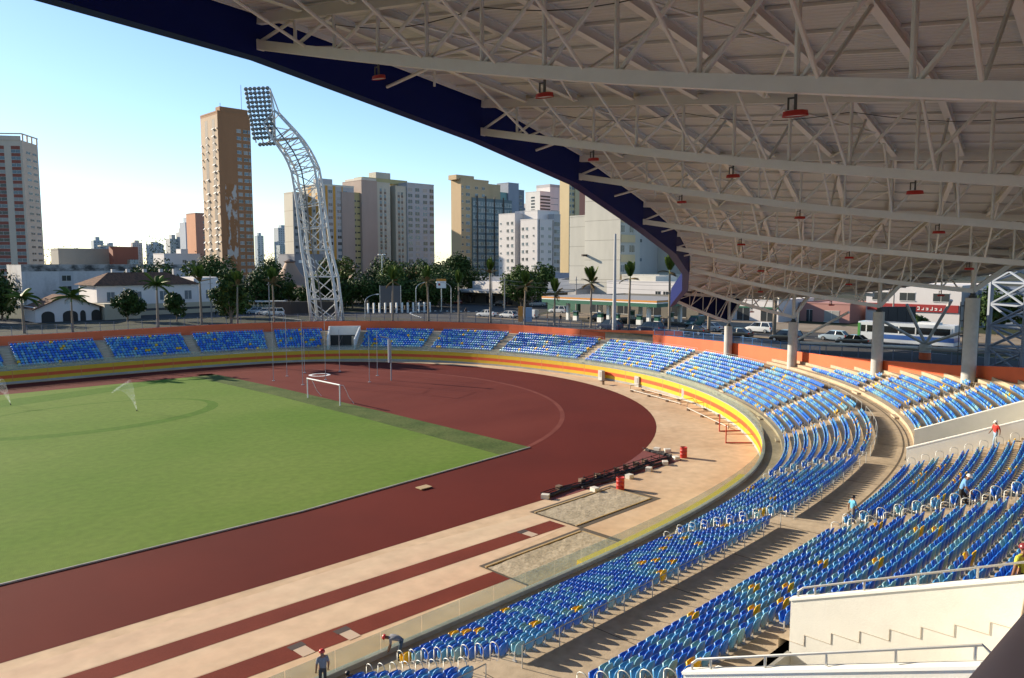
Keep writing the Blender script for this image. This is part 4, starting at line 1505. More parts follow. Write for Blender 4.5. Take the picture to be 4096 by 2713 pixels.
building('apartment_block', 'grey building with a regular grid of square windows above the street trees', (190.7, 207.4, 223.9, 240), 55.4, m_gry,
    front=[((.11, .37, .66, .91), 2.5, 1.75, 2.7, 2.9, 16, [G_dark, G_dark, G_blue, G_cur])], tops=[(-21, 5.5, 7, 14, 2.2, m_ol), (-12.5, -4, 8, 14, 5.2, m_crm)])

# right group
m_tan = bmat('tan_render', (.50, .36, .21))
building('apartment_block', 'tan apartment block with a sunlit blank left wall', (167.9, 183.2, 157.7, 164.0), 50.6, m_tan,
    front=[((.05,), .8, .7, 2.9, 2.9, 15, WD), ((.24,), 2.2, 1.1, 2.9, 2.9, 15, WM), ((.55, .8), 1.6, 1.0, 2.9, 2.9, 15, WM)], tops=[(-1.6, 8, 1, 6, 1.9, m_tan)])
building('apartment_block', 'plain tan rear block with a lower flat top', (184.5, 192.9, 160.7, 170), 50.1, m_tan, parapet=.2)
m_cw = bmat('curtain_grey', (.15, .19, .20))
fin = mat('fin_brown', (.055, .035, .028), .5)
building('office_block', 'dark glass block with brown vertical fins', (173.6, 196.4, 157.1, 160.5), 43.4, m_cw,
    front=[(tuple((i + .5) / 15 for i in range(15)), 1.2, 1.5, 2.0, 2.75, 14, [G_blue, G_blue, G_dark, G_cur], True)],
    bands_f=[(u, u + .022, fin, 5.3, 44.6, .28) for u in (.10, .31, .53, .76)], parapet=.3)
building('office_block', 'teal topped block behind the dark glass one', (192.4, 200.9, 163.7, 172), 47.5, bmat('teal', (.22, .36, .33)), parapet=.2)
building('apartment_block', 'blue grey windowless tower behind the white block', (199.7, 206.2, 162.7, 170), 51.9, bmat('blue_grey', (.28, .30, .35)), parapet=.2)
building('apartment_block', 'lower dark blue grey stub right of the windowless tower', (206.4, 210.7, 163.7, 170), 49.3, bmat('blue_grey_dark', (.20, .21, .24)), parapet=.2, front=[((.5,), 1.6, 1.4, 3, 2.9, 12, WD)])
m_wh = bmat('white_block', (.62, .585, .57), var=.04)
building('apartment_block', 'white apartment block with pairs of small windows, left wing', (172.8, 180, 131.7, 140.7), 35.9, m_wh,
    left=[((.88,), .9, .55, 3.6, 2.9, 10, WD), ((.17, .44), 1.15, 1.15, 3.6, 2.9, 10, WD)], parapet=.25)
building('apartment_block', 'white apartment block, taller middle wing behind its wings', (177.2, 190, 123.8, 135.9), 36.9, m_wh,
    left=[((.12, .85), .6, .7, 4, 2.9, 10, WD)], parapet=.25)
building('apartment_block', 'white apartment block, right wing with dark strips at its edge', (173.2, 182.5, 120.1, 129.0), 33.3, m_wh,
    left=[((.22,), .8, .6, 3.2, 2.9, 10, WD), ((.62, .86), 1.15, 1.1, 3.4, 2.9, 10, WD)], front=[((.30,), 1.5, 1.0, 3.4, 2.9, 10, WM), ((.75,), 1.6, 1.0, 3.4, 2.9, 10, WM)],
    bands_f=[(.08, .13, fin, 5.3, 33.2, .05), (.92, .97, fin, 5.3, 33.2, .05)], parapet=.25)
building('apartment_block', 'narrow dark windowed strip block right of the white apartments', (183.1, 186.8, 120.6, 128), 35.4, m_gry,
    front=[((.25, .7), 1.3, 1.5, 3.5, 2.9, 10, WD)], parapet=.3)
m_lv = bmat('louvre_white', (.62, .62, .60))
building('office_block', 'grey block with horizontal sunshade louvres behind the white apartments', (267.3, 275.8, 207.1, 218.1), 55.5, m_lv,
    front=[((.5,), 8, .9, 2.5, 1.7, 26, [fin], False)], left=[((.48,), 2.8, .9, 3, 1.7, 26, [G_dark], False)], parapet=.3)
building('apartment_block', 'white block with a rough slanted roof edge next to the yellow tower', (275.9, 284.2, 207.6, 218), 58.6, m_wh, front=[((.45,), 6, .3, 6, 3.4, 14, [G_blue], False)], parapet=1.5, roofm=m_gry)
m_by = bmat('butter_yellow', (.60, .47, .27))
building('apartment_tower', 'tall butter yellow tower touching the roof edge', (248.2, 255.3, 169.6, 175.8), 74, m_by,
    front=[((.13,), 1.0, 1.1, 3, 2.9, 22, WM), ((.42,), 1.7, 1.5, 3, 2.9, 22, WD)], bands_f=[(.55, 1, m_by, 5.3, 73, .6)])
building('apartment_tower', 'salmon pink tower flank beside the butter yellow tower', (255.4, 266, 169.3, 180), 74, bmat('salmon', (.64, .25, .17)), parapet=.3)
m_k = bmat('fair_concrete', (.46, .44, .385), var=.09)
jl = mat('pour_joint', (.20, .185, .15), .9)
building('apartment_block', 'lower concrete wing with horizontal joints beside the big pale block', (134.7, 146, 64.6, 70.5), 30.3, m_k, parapet=.4,
    bands_l=[(0, 1, jl, 10.2 + 5.7 * k, 10.3 + 5.7 * k, .012) for k in range(4)])
t = building('apartment_block', 'big pale concrete block with a blank jointed wall behind the palms', (134.4, 143.8, 51.5, 64.4), 46.4, m_k, parapet=.3,
    front=[((.12,), 1.5, 1.9, 8.9, 2.78 * 2, 7, WM), ((.55,), 1.7, 2.0, 8.9, 2.78 * 2, 7, WM), ((.68,), .7, 2.0, 8.9, 2.78 * 2, 7, WM)],
    bands_f=[(.03, .72, m_by, 11.5 + 5.56 * k, 13.6 + 5.56 * k, .22) for k in range(6)],
    bands_l=[(0, 1, jl, 12.0 + 5.6 * k, 12.1 + 5.6 * k, .012) for k in range(6)])
MB().box(-1.9, 11.9, 13.4, 0, 12.5, 14.0).build('drain_box', fin, t)
MB().box(-1.5, 9.9, 6.2, 0, 10.3, 6.6).build('drain_box', fin, t)
building('apartment_block', 'recessed grey wing with pairs of small windows in the big pale block', (143.9, 155.5, 53.5, 64), 46.0, bmat('fair_concrete_b', (.44, .43, .41)), parapet=.3,
    front=[((.16, .26), .95, 1.0, 11.6, 2.78 * 2, 7, WD)])
building('apartment_block', 'sunlit pale flank right of the recessed grey wing', (155.6, 166, 42.6, 60), 46.0, m_k, parapet=.3)
building('small_house', 'long pale podium at the foot of the big concrete block', (134, 166, 38, 50.5), 13.2, m_k, parapet=.5)

# low buildings
m_wst = blend_mat('stained_white_wall', (.50, .49, .49), (.30, .29, .29), .3, .5, .78, .9, streak=(1, 1, .4), fine=.06, finescale=2)
m_stain = blend_mat('stained_parapet', (.36, .355, .35), (.06, .06, .06), .55, .40, .62, .95, streak=(.6, 1, 1))
t = building('warehouse', 'long white three storey building with a stained parapet at far left', (12.2, 55.9, 157.2, 173.2), 16.3, m_wst, parapet=.1, roofm=m_stain,
    front=[((.245, .545, .605, .755, .80), 2.2, 1.5, 3.7, 2.95, 3, [G_dark, G_blue, G_dark])],
    left=[((.2, .5, .8), 2.5, .15, 3, 2.9, 3, [G_dark], False)],
    bands_f=[(0, 1, m_stain, 14.5, 16.2, .03), (.203, .285, m_gry, 5.3, 14.5, .02), (.51, .635, m_gry, 5.3, 14.5, .02), (.72, .83, m_gry, 5.3, 14.5, .02)])
for u in (2, 11, 15):
    MB().box(20 + u, -.5, 3.2, 21.2 + u, 0, 3.8).build('air_vent', M_frame, t)
building('rooftop_house', 'flat grey roof structure behind the long white building', (28.0, 48.4, 183.8, 192), 20.8, bmat('dusty', (.25, .23, .20)), parapet=.5)
building('stair_tower', 'brick red cube standing above the long white building', (41.5, 45.6, 177.4, 181), 21.9, bmat('brick_cube', (.23, .075, .045)), parapet=0, tops=[(-3.4, -.1, 0, 3, 0.4, m_crm), (4.1, 7.5, 0, 3, -4, None)])
building('small_house', 'small white cubic house in front of the pink towers', (84, 99.2, 250, 262), 20.6, m_wh, front=[((.55, .8), 1.6, 1.1, 3, 3, 2, WD)], parapet=.3, tops=[(7, 10, 0, 5, 2.2, None)])
building('small_house', 'blue low building between the grid block and the tan block', (196, 216, 175, 190), 21, bmat('blue_wall', (.10, .22, .38)), parapet=.3)
building('small_house', 'pale low building under the blue one', (184, 196, 158, 170), 12.5, m_wh, parapet=.3, front=[((.6,), 4, 1.2, 3, 3, 2, WD)])
building('small_house', 'grey building with a slanted skylight behind the brown tents', (104, 116, 178, 190), 20, bmat('grey_house', (.22, .22, .24)), parapet=.2, front=[((.2, .45, .7), 1.4, 1.0, 2.6, 3, 1, [M_white], False)])

tile = blend_mat('clay_tiles', (.17, .085, .05), (.075, .045, .032), 1.2, .35, .65, .9, streak=(2.5, .6, 1), fine=.25, finescale=9)
def hip_roof(t, X0, X1, Y0, Y1, z, h, inset, m, eave=.6):
    x0, x1, y0, y1 = X0 - eave, X1 + eave, Y0 - eave, Y1 + eave
    ym = (y0 + y1) / 2
    vs = [(x0, y0, z), (x1, y0, z), (x1, y1, z), (x0, y1, z), (x0 + inset, ym, z + h), (x1 - inset, ym, z + h)]
    MB().add(vs, [(0, 1, 5, 4), (1, 2, 5), (2, 3, 4, 5), (3, 0, 4), (0, 3, 2, 1)]).build('tiled_roof', m, t)
t = building('house', 'white two storey house with a brown tiled hip roof at left', (11.3, 38.0, 92.0, 104.0), 12.0, m_wh, parapet=0,
    front=[((.10, .30, .50, .70, .88), 1.5, 1.9, 2.3, 3.3, 1, [G_dark, G_blue])], bands_f=[(0, 1, bmat('beige_base', (.42, .37, .27)), 5.3, 8.0, .05), (0.12, .95, mat('shade_strip', (.06, .06, .06), .8), 6.5, 7.0, .08)])
hip_roof(t, 0, 20.5, 0, 12, 6.8, 2.6, 5, tile, .8)
MB().box(20.6, -.1, 6.7, 26.9, 11.9, 8.2).build('parapet_wing', m_wh, t)
for x in (5, 8, 11.5, 15, 18):
    MB().box(x, 6, 8.8, x + .7, 6.8, 10.1).build('chimney', m_gry, t)
t = building('house', 'single storey bungalow with white arches under a tiled gable', (-1.8, 9.3, 84.0, 92.0), 8.4, m_wh, parapet=0, zb=5.3)
b = MB()
b.add([(-.6, -.7, 2.7), (5.2, -.7, 5.3), (11.6, -.7, 2.9), (-.6, 8.5, 2.7), (5.2, 8.5, 5.3), (11.6, 8.5, 2.9), (-.6, -.7, 2.5), (5.2, -.7, 5.1), (11.6, -.7, 2.7)], [(0, 1, 4, 3), (1, 2, 5, 4), (0, 6, 7, 1), (1, 7, 8, 2)])
b.build('tiled_roof', tile, t)
MB().add([(0, -.02, 3.0), (10.9, -.02, 3.0), (5.2, -.02, 5.0), (0, .2, 3.0), (10.9, .2, 3.0), (5.2, .2, 5.0)], [(0, 1, 2), (5, 4, 3), (0, 3, 4, 1), (1, 4, 5, 2), (2, 5, 3, 0)]).build('gable', m_wh, t)
for x, w in ((1.0, 2.2), (4.6, 2.6), (7.6, 1.0), (9.6, 1.7)):
    vs = [(x, -.06, .0), (x + w, -.06, 0)] + [(x + w / 2 + w / 2 * math.cos(a), -.06, 1.5 + .8 * math.sin(a)) for a in np.linspace(0, math.pi, 9)]
    n = len(vs)
    MB().add(vs + [(v[0], .1, v[2]) for v in vs], [tuple(range(n))] + [(i, (i + 1) % n, n + (i + 1) % n, n + i) for i in range(n)]).build('arch_opening', mat('arch_shade', (.035, .033, .03), .9), t)
building('small_house', 'plain pale wall cut by the left edge of the view', (-22, -9.5, 86, 96), 11, m_wh, parapet=.2)
building('small_house', 'flat roofed shed between bungalow and tiled house', (9.8, 16.5, 82.5, 90), 8.6, bmat('shed_beige', (.42, .38, .29)), parapet=.1)

# shop with flat canopy, sheds with grey roofs, petrol station
m_roof = mat('grey_roof_sheet', (.20, .21, .23), .55, var=.12, scale=.8, streak=(.4, 3, 1))
t = building('shop', 'low shop with a broad white canopy behind the corner', (104, 122, 60, 87), 9.2, bmat('shop_wall', (.18, .15, .12)), parapet=0,
    left=[((.2, .45, .75), 3.5, 2.2, 2.4, 3, 1, [G_dark])], front=[((.3, .7), 3.0, 2.2, 2.4, 3, 1, [G_dark])])
MB().box(-4.2, -2, 3.5, 18.5, 27.5, 4.05).build('canopy', mat('canopy_white', (.50, .47, .42), .6), t)
MB().box(4, 6, 4.05, 16, 24, 6.3).build('upper_block', m_wh, t)
for n_, (x0, x1, y0, y1, z, lab) in enumerate([(124, 146, 88, 128, 12.4, 'long grey gabled shed behind the trees'), (128, 150, 62, 86, 11.6, 'grey gabled shed left of the concrete block'), (150, 172, 88, 112, 13.5, 'far dark gabled shed below the white apartments')]):
    t = building('shed', lab, (x0, x1, y0, y1), z - 2.2, m_wst, parapet=0)
    X, Y, H = x1 - x0, y1 - y0, z - 5.3
    MB().add([(-.5, -.5, H - 2.3), (-.5, Y + .5, H - 2.3), (X / 2, Y + .5, H), (X / 2, -.5, H), (X + .5, -.5, H - 2.3), (X + .5, Y + .5, H - 2.3)], [(0, 3, 2, 1), (3, 4, 5, 2), (0, 4, 3), (1, 2, 5)]).build('sheet_roof', m_roof, t)
t = thing('petrol_station', 'petrol station with a flat canopy edged in green, white and orange', 'petrol station', (72, -4, 5.6))
MB().box(0, 0, 3.45, 15, 27, 4.6).build('canopy', mat('canopy_top', (.30, .29, .28), .6), t)
gm, om = mat('station_green', (.012, .11, .065), .45), mat('station_orange', (.62, .24, .03), .45)
MB().box(-.08, -.08, 3.4, 15.08, 27.08, 4.05).build('green_band', gm, t)
MB().box(-.10, -.10, 4.05, 15.10, 27.10, 4.25).build('white_band', M_white, t)
MB().box(-.12, -.12, 4.25, 15.12, 27.12, 4.55).build('orange_band', om, t)
pm = MB().box(-.3, -.3, 0, .3, .3, 3.45).mesh('pillar', M_white)
for x, y in ((2, 3), (2, 12), (2, 22), (12, 3), (12, 12), (12, 22)):
    link('pillar', pm, t, (x, y, 0))
pum = MB().box(-.35, -.5, 0, .35, .5, .9, 0).box(-.3, -.45, .9, .3, .45, 1.7, 1).box(-.36, -.52, 1.7, .36, .52, 1.9, 0).mesh('fuel_pump', [M_white, gm])
for x, y in ((2, 1.2), (2, 5), (2, 10), (2, 14), (2, 20), (12, 5), (12, 14)):
    e = thing('fuel_pump', f'fuel pump under the station canopy, {ORD[[20, 14, 10, 5, 1.2].index(y)] + " from the left in the front row" if x < 5 else ("left" if y > 10 else "right") + " one in the back row"}', 'fuel pump', (72 + x, -4 + y, 5.62), 0, 'fuel pumps')
    link('pump_body', pum, e)
building('shop', 'dark shop building behind the petrol station canopy', (92, 108, 0, 30), 9.4, bmat('station_shop', (.16, .145, .12)), parapet=.2, left=[((.15, .35, .6, .85), 3.4, 2.2, 2.3, 3, 1, [G_dark])])
building('small_house', 'white boxy house behind the petrol station', (114, 128, 18, 40), 12.2, m_wh, parapet=.2, left=[((.2, .3), 1.4, .9, 2.6, 3, 1, WD)], front=[((.3, .7), 2, 1.2, 2.6, 3, 1, WD)], tops=[(1, 10, 8, 16, 1.4, m_pale)])
building('small_house', 'green painted shop at the left end of the petrol station', (92, 100, 31, 40), 8.5, bmat('shop_green', (.05, .14, .09)), parapet=.2)
# under the roof: shop fronts across the avenue
building('shop', 'white shop front with dark doorways right of the petrol station', (97, 112, -14, -3), 9.6, m_wh, parapet=.2, left=[((.2, .65), 2.6, 2.6, 2.6, 3, 1, [G_dark])], bands_l=[(0, 1, gm, 8.1, 8.4, .1)])
building('house', 'pink house with a white barred window beside the bus', (105, 118, -24, -14.5), 9.0, bmat('pink', (.40, .20, .17)), parapet=.2, left=[((.35,), 2.8, 2.0, 2.3, 3, 1, [G_cur]), ((.8,), 1.2, 2.4, 2.4, 3, 1, [G_dark])])
redsg = mat('sign_red', (.30, .022, .02), .5)
t = building('shop', 'white commercial building with a long red sign band', (110, 130, -41, -25), 12.6, m_wh, parapet=.2, left=[((.2, .55, .85), 2.6, 1.4, 2.0, 3, 1, [G_dark])],
    bands_l=[(0.02, .98, redsg, 8.0, 9.3, .25)])
b = MB()
rr = random.Random(3)
# illegible white lettering strokes on the red band, as in the photograph
for k in range(9):
    y0 = 9.2 - k * .72
    h = .42 if k % 3 else .6
    b.box(-.30, y0 - .5, 3.0, -.25, y0 - .38, 3.0 + h)
    b.box(-.30, y0 - .38, 3.0, -.25, y0 - .12, 3.12)
    if k % 2: b.box(-.30, y0 - .38, 3.0 + h - .12, -.25, y0 - .1, 3.0 + h)
b.build('sign_lettering', M_white, t)
building('shop', 'blue grey corner building at the right behind the bus', (112, 130, -58, -43), 12, bmat('corner_blue', (.16, .19, .24)), parapet=.3, left=[((.2, .5, .8), 2.4, 1.5, 2.4, 3, 2, [G_dark])])

# brown tent roofs
m_tent = mat('tent_brown', (.36, .225, .15), .75, var=.06, scale=.4)
def tent(label, x, y, z0, zp, r, lob=9):
    t = thing('tent_roof', label, 'tent', (x, y, 5.4), 0, 'brown tent roofs')
    vs, fs = [], []
    n = lob * 4
    prof = [(0.085, 1), (.10, .93), (.14, .80), (.20, .62), (.29, .44), (.42, .29), (.60, .17), (.80, .07), (1, 0)]
    for k, (rr_, hh) in enumerate(prof):
        for i in range(n):
            a = 2 * math.pi * i / n
            lobe = 1 + (.10 * math.cos(lob * a)) * rr_
            sag = .5 * (math.cos(lob * a)) * rr_
            vs.append((r * rr_ * lobe * math.cos(a), r * rr_ * lobe * math.sin(a), z0 - 5.4 + (zp - z0) * hh - sag))
    for k in range(len(prof) - 1):
        for i in range(n):
            fs.append((k * n + i, k * n + (i + 1) % n, (k + 1) * n + (i + 1) % n, (k + 1) * n + i))
    MB().add(vs, fs).build('membrane', m_tent, t, True)
    MB().lathe([(r * .10, zp - 5.5), (r * .12, zp - 5.2), (r * .03, zp - 4.6), (.02, zp - 4.5)], 12).build('cap', mat('tent_cap', (.13, .09, .075), .7), t)
    b = MB()
    for i in range(lob):
        a = 2 * math.pi * i / lob
        b.tube((r * .98 * math.cos(a), r * .98 * math.sin(a), 0), (r * .98 * math.cos(a), r * .98 * math.sin(a), z0 - 5.6), .12, 5)
    b.tube((0, 0, 0), (0, 0, zp - 5.5), .25, 6)
    b.build('poles', M_steel, t)
tent('large brown tent roof with one tall peak left of the mast base', 66.0, 112.0, 9.0, 17.0, 14)
tent('second brown tent peak behind the dark trees', 68.9, 157.3, 9.7, 17.0, 11)
tent('brown tent peak half hidden behind the mast', 82, 104, 9, 15.5, 10)
# dark hoarding by the mast
t = thing('hoarding', 'dark brown site hoarding left of the mast base', 'fence', (41.2, 73.5, 5.55))
v = Vector((50.4 - 41.2, 64.0 - 73.5, 0))
for k in range(8):
    a, c = v * (k / 8) + Vector((.02, 0, 0)), v * ((k + 1) / 8) - Vector((.02, 0, 0))
    MB().beam(a + Vector((0, 0, 1.4)), c + Vector((0, 0, 1.4)), .06, 2.8).build('board', mat('hoarding_brown', (.055, .042, .035), .8, var=.1, scale=2), t)
MB().beam(Vector((0, 0, 2.85)), v + Vector((0, 0, 2.85)), .12, .1).build('top_rail', mat('hoarding_rail', (.25, .2, .15), .7), t)
t = thing('bus_shelter', 'pale framed bus shelter behind parked cars', 'bus shelter', (38.5, 82.5, 5.55))
v = Vector((6.5, -6.4, 0))
MB().beam(Vector((0, 0, 2.7)), v + Vector((0, 0, 2.7)), 1.8, .25).build('roof', mat('shelter_white', (.5, .52, .5), .5), t)
for k in range(4):
    MB().tube(v * (k / 3), v * (k / 3) + Vector((0, 0, 2.6)), .07, 6).build('post', M_steel, t)
MB().beam(v * .1 + Vector((0, 0, 1.2)), v * .9 + Vector((0, 0, 1.2)), .04, 1.6).build('glass_back', M_glass, t)
# dark advertising board on the kerb
t = thing('billboard', 'dark square board on a frame in front of the trees', 'billboard', (64.4, 63.4, 5.55), R(-44))
MB().box(-2.3, -.1, 1.3, 2.3, .1, 6.0).build('panel', mat('board_dark_grey', (.09, .09, .095), .6), t)
MB().box(-2.45, -.14, 0, -2.3, .14, 6.1).build('post', M_steel, t); MB().box(2.3, -.14, 0, 2.45, .14, 6.1).build('post', M_steel, t)
t = thing('billboard', 'big dark billboard beside the bus under the roof', 'billboard', (75.3, -42.2, 5.55), R(-45))
for k in range(4):
    MB().box(-2.6 + 1.3 * k + .02, -.12, 1.6, -1.3 + 1.3 * k - .02, .12, 5.0).build('panel', mat('board_black', (.02, .02, .024), .5), t)
MB().tube((-2, 0, 0), (-2, 0, 1.6), .12).build('post', M_steel, t); MB().tube((2, 0, 0), (2, 0, 1.6), .12).build('post', M_steel, t)
t = thing('street_sign', 'white advertising sign with a yellow top on a pole', 'sign', (74.4, 57.3, 5.55), R(-45))
MB().box(-1.1, -.12, 5.4, 1.1, .12, 7.5).build('panel', M_white, t)
MB().box(-1.12, -.14, 7.0, 1.12, .14, 7.52).build('yellow_header', om, t)
MB().tube((0, 0, 0), (0, 0, 5.4), .12).build('pole', M_steel, t)
MB().box(-.7, -.15, 6.0, -.2, -.12, 6.5).build('red_mark', redsg, t)
t = thing('street_sign', 'blue and yellow roadside totem in front of the petrol station', 'sign', (64.2, 20.2, 5.55), R(-45))
MB().box(-1.3, -.15, .1, -.4, .15, 3.0).build('yellow_panel', om, t)
MB().box(-.38, -.15, .1, 1.3, .15, 2.8).build('blue_panel', mat('totem_blue', (.22, .33, .48), .4), t)

# far skyline
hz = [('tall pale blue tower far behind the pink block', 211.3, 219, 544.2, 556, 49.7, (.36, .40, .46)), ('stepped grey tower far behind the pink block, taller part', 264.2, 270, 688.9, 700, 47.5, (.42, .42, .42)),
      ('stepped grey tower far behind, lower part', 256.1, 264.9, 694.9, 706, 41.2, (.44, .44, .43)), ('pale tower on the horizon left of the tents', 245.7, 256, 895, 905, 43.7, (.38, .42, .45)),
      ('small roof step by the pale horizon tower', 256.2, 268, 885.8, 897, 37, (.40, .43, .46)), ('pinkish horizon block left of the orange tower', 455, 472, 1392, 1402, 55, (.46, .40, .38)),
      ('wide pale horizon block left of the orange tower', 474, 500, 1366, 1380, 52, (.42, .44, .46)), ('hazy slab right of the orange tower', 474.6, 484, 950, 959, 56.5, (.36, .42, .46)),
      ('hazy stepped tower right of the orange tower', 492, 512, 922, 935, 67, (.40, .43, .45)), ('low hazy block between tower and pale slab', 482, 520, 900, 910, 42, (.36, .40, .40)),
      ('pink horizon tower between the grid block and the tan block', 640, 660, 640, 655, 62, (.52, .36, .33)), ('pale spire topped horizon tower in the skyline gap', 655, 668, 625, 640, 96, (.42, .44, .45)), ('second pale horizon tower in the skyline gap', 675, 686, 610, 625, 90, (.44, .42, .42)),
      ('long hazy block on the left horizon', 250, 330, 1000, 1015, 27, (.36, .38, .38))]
for lab, x0, x1, y0, y1, z, c in hz:
    X, Y = x1 - x0, y1 - y0
    t = thing('distant_tower', lab, 'building', (x0, y0, 2), 0, 'hazy towers on the horizon')
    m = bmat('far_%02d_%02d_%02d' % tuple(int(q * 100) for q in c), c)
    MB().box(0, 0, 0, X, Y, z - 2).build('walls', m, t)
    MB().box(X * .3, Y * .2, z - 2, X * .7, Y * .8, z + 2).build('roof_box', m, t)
    n = int((z - 12) / 3)
    b = MB()
    for i in range(n):
        for k in range(max(2, int(X / 3.2))):
            xx = (k + .5) * X / max(2, int(X / 3.2))
            b.box(xx - .7, -.08, z - 5 - 3 * i, xx + .7, 0, z - 3.6 - 3 * i)
    tag(b.build('windows', G_blue, t), kind='stuff')
t = building('apartment_tower', 'pinkish brown tower just left of the tall orange tower', (151.0, 160, 378.6, 392), 46.2, bmat('pink_brown', (.36, .20, .15)), bands_l=[(0, 1, bmat('orange_edge', (.52, .24, .13)), 5.3, 46, .03)],
    front=[((.55,), 1.2, 1.3, 5, 3, 12, WD)], tops=[(1, 8, 1, 6, .5, None)])

# ------------------------------------------------------------------ the curved floodlight mast
M_mast = mat('mast_white', (.60, .585, .55), .5, var=.05, scale=.6)
t = thing('floodlight_mast', 'tall curved white lattice mast carrying a bank of stadium lamps', 'floodlight mast', (39.3, 49.3, 5.4))
UL = Vector((-.7102, .704, 0))     # across the view, towards the left
UB = Vector((.704, .7102, 0))      # away from the camera
def mast_pt(px, py, depth=0):
    s_ = 1770 / 147.0
    lat = -(px - 757.5) / s_
    # height above the base from image rows, on the mast's own plane
    return UL * lat + UB * depth
hz_ = [(0, 0), (5, .55), (11, 1.25), (16, 1.95), (21, 2.95), (26, 4.6), (30, 6.6), (34, 9.4), (37, 12.3)]
#  per station: height, left edge, right edge (metres to the left of the base centre)
LFT = [(2.43, 0.2), (2.8, 4.4), (3.22, 8.68), (3.96, 13.8), (4.3, 17.74), (4.66, 21.9), (5.09, 25.06), (5.55, 28.13), (6.19, 29.91), (6.96, 31.43), (7.98, 32.96), (9.0, 34.3), (10.6, 37.2)]
RGT = [(-2.58, 0.2), (-2.2, 4.4), (-1.77, 8.68), (-0.61, 13.8), (-0.08, 18.15), (0.43, 22.63), (0.75, 25.9), (1.29, 29.34), (2.1, 31.3), (2.92, 32.88), (4.02, 34.56), (5.47, 36.32), (8.5, 39.6)]
chords = {k: [] for k in range(4)}
for i in range(13):
    dp = 2.3 - .06 * i
    (l, hl), (r_, hr) = LFT[i], RGT[i]
    for k, (lat, h, dd) in enumerate(((l, hl, -dp), (r_, hr, -dp), (r_, hr, dp), (l, hl, dp))):
        chords[k].append(UL * lat + UB * dd + Vector((0, 0, h)))
for k in range(4):
    MB().path(chords[k], [.30 - .010 * i for i in range(len(chords[k]))], 8).build('chord', M_mast, t, True)
for i in range(len(chords[0])):
    for k in range(4):
        a, b = chords[k][i], chords[(k + 1) % 4][i]
        MB().tube(a, b, .11, 5).build('brace', M_mast, t)
        if i + 1 < len(chords[0]):
            c = chords[(k + 1) % 4][i + 1] if (i + k) % 2 else chords[k][i + 1]
            d = b if (i + k) % 2 == 0 else a
            MB().tube(d if (i + k) % 2 == 0 else a, c, .10, 5).build('brace', M_mast, t)
            if i < 8:
                m1_ = a.lerp(b, .5)
                MB().tube(m1_, chords[k][i].lerp(chords[k][i + 1], .5), .075, 5).build('brace', M_mast, t)
                MB().tube(m1_, b.lerp(chords[(k + 1) % 4][i + 1], .5), .075, 5).build('brace', M_mast, t)
# head frame: a tilted panel of lamps
TL, TR_, BL, BR = UL * 14.23 + Vector((0, 0, 43.8)), UL * 9.85 + Vector((0, 0, 44.0)), UL * 12.61 + Vector((0, 0, 33.9)), UL * 8.93 + Vector((0, 0, 34.1))
tilt = UB * 0.9
for p in (TL, TR_): p += tilt * .6
top_back = [chords[1][12], chords[2][12], chords[0][12], chords[3][12]]
for q, p in ((top_back[0], TR_), (top_back[1], TR_), (top_back[0], BR), (chords[1][11], BR), (chords[0][11], BL.lerp(BR, .6)), (top_back[2], TR_.lerp(BR, .5)), (chords[0][12], BR)):
    MB().tube(q, p, .13, 6).build('head_strut', M_mast, t)
for a, b in ((TL, BL), (TR_, BR), (TL.lerp(TR_, .35), BL.lerp(BR, .35)), (TL.lerp(TR_, .7), BL.lerp(BR, .7))):
    MB().tube(a, b, .13, 6).build('head_post', M_mast, t)
fl_h = MB().lathe([(.12, 0), (.30, .12), (.37, .42), (.39, .46)], 12).mesh('lamp_housing', mat('lamp_grey', (.20, .20, .20), .4, .5), True)
fl_l = MB().lathe([(.36, .45), (.2, .49), (.02, .5)], 12).mesh('lamp_lens', mat('lamp_front', (.34, .36, .37), .12, .3), True)
aim = Vector((-.72, -.45, -.53))
for j in range(13):
    v = j / 12
    a, b = TL.lerp(BL, v), TR_.lerp(BR, v)
    if j == 12:
        a, b = a + Vector((0, 0, -.35)) - UL * .9, b + Vector((0, 0, -.35)) - UL * .1
    MB().tube(a, b, .08, 5).build('lamp_bar', M_mast, t)
    n = 6 if j < 12 else 5
    for i in range(n):
        p = a.lerp(b, (i + .15) / (n - .6)) - UB * .35 + Vector((0, 0, .12))
        o = link('floodlight', fl_h, t, p)
        o.rotation_euler = aim.to_track_quat('Z', 'Y').to_euler()
        l = link('lens', fl_l, o)
MB().beam(UL * 9.0 + Vector((0, 0, 34.2)), chords[1][10], 1.2, .15).build('service_platform', M_mast, t)
MB().path([c + Vector((0, 0, 0)) for c in [a.lerp(b, .45) - UB * .25 for a, b in zip(chords[0], chords[1])]], .14, 5).build('ladder_duct', mat('duct_dark', (.16, .15, .14), .6), t)

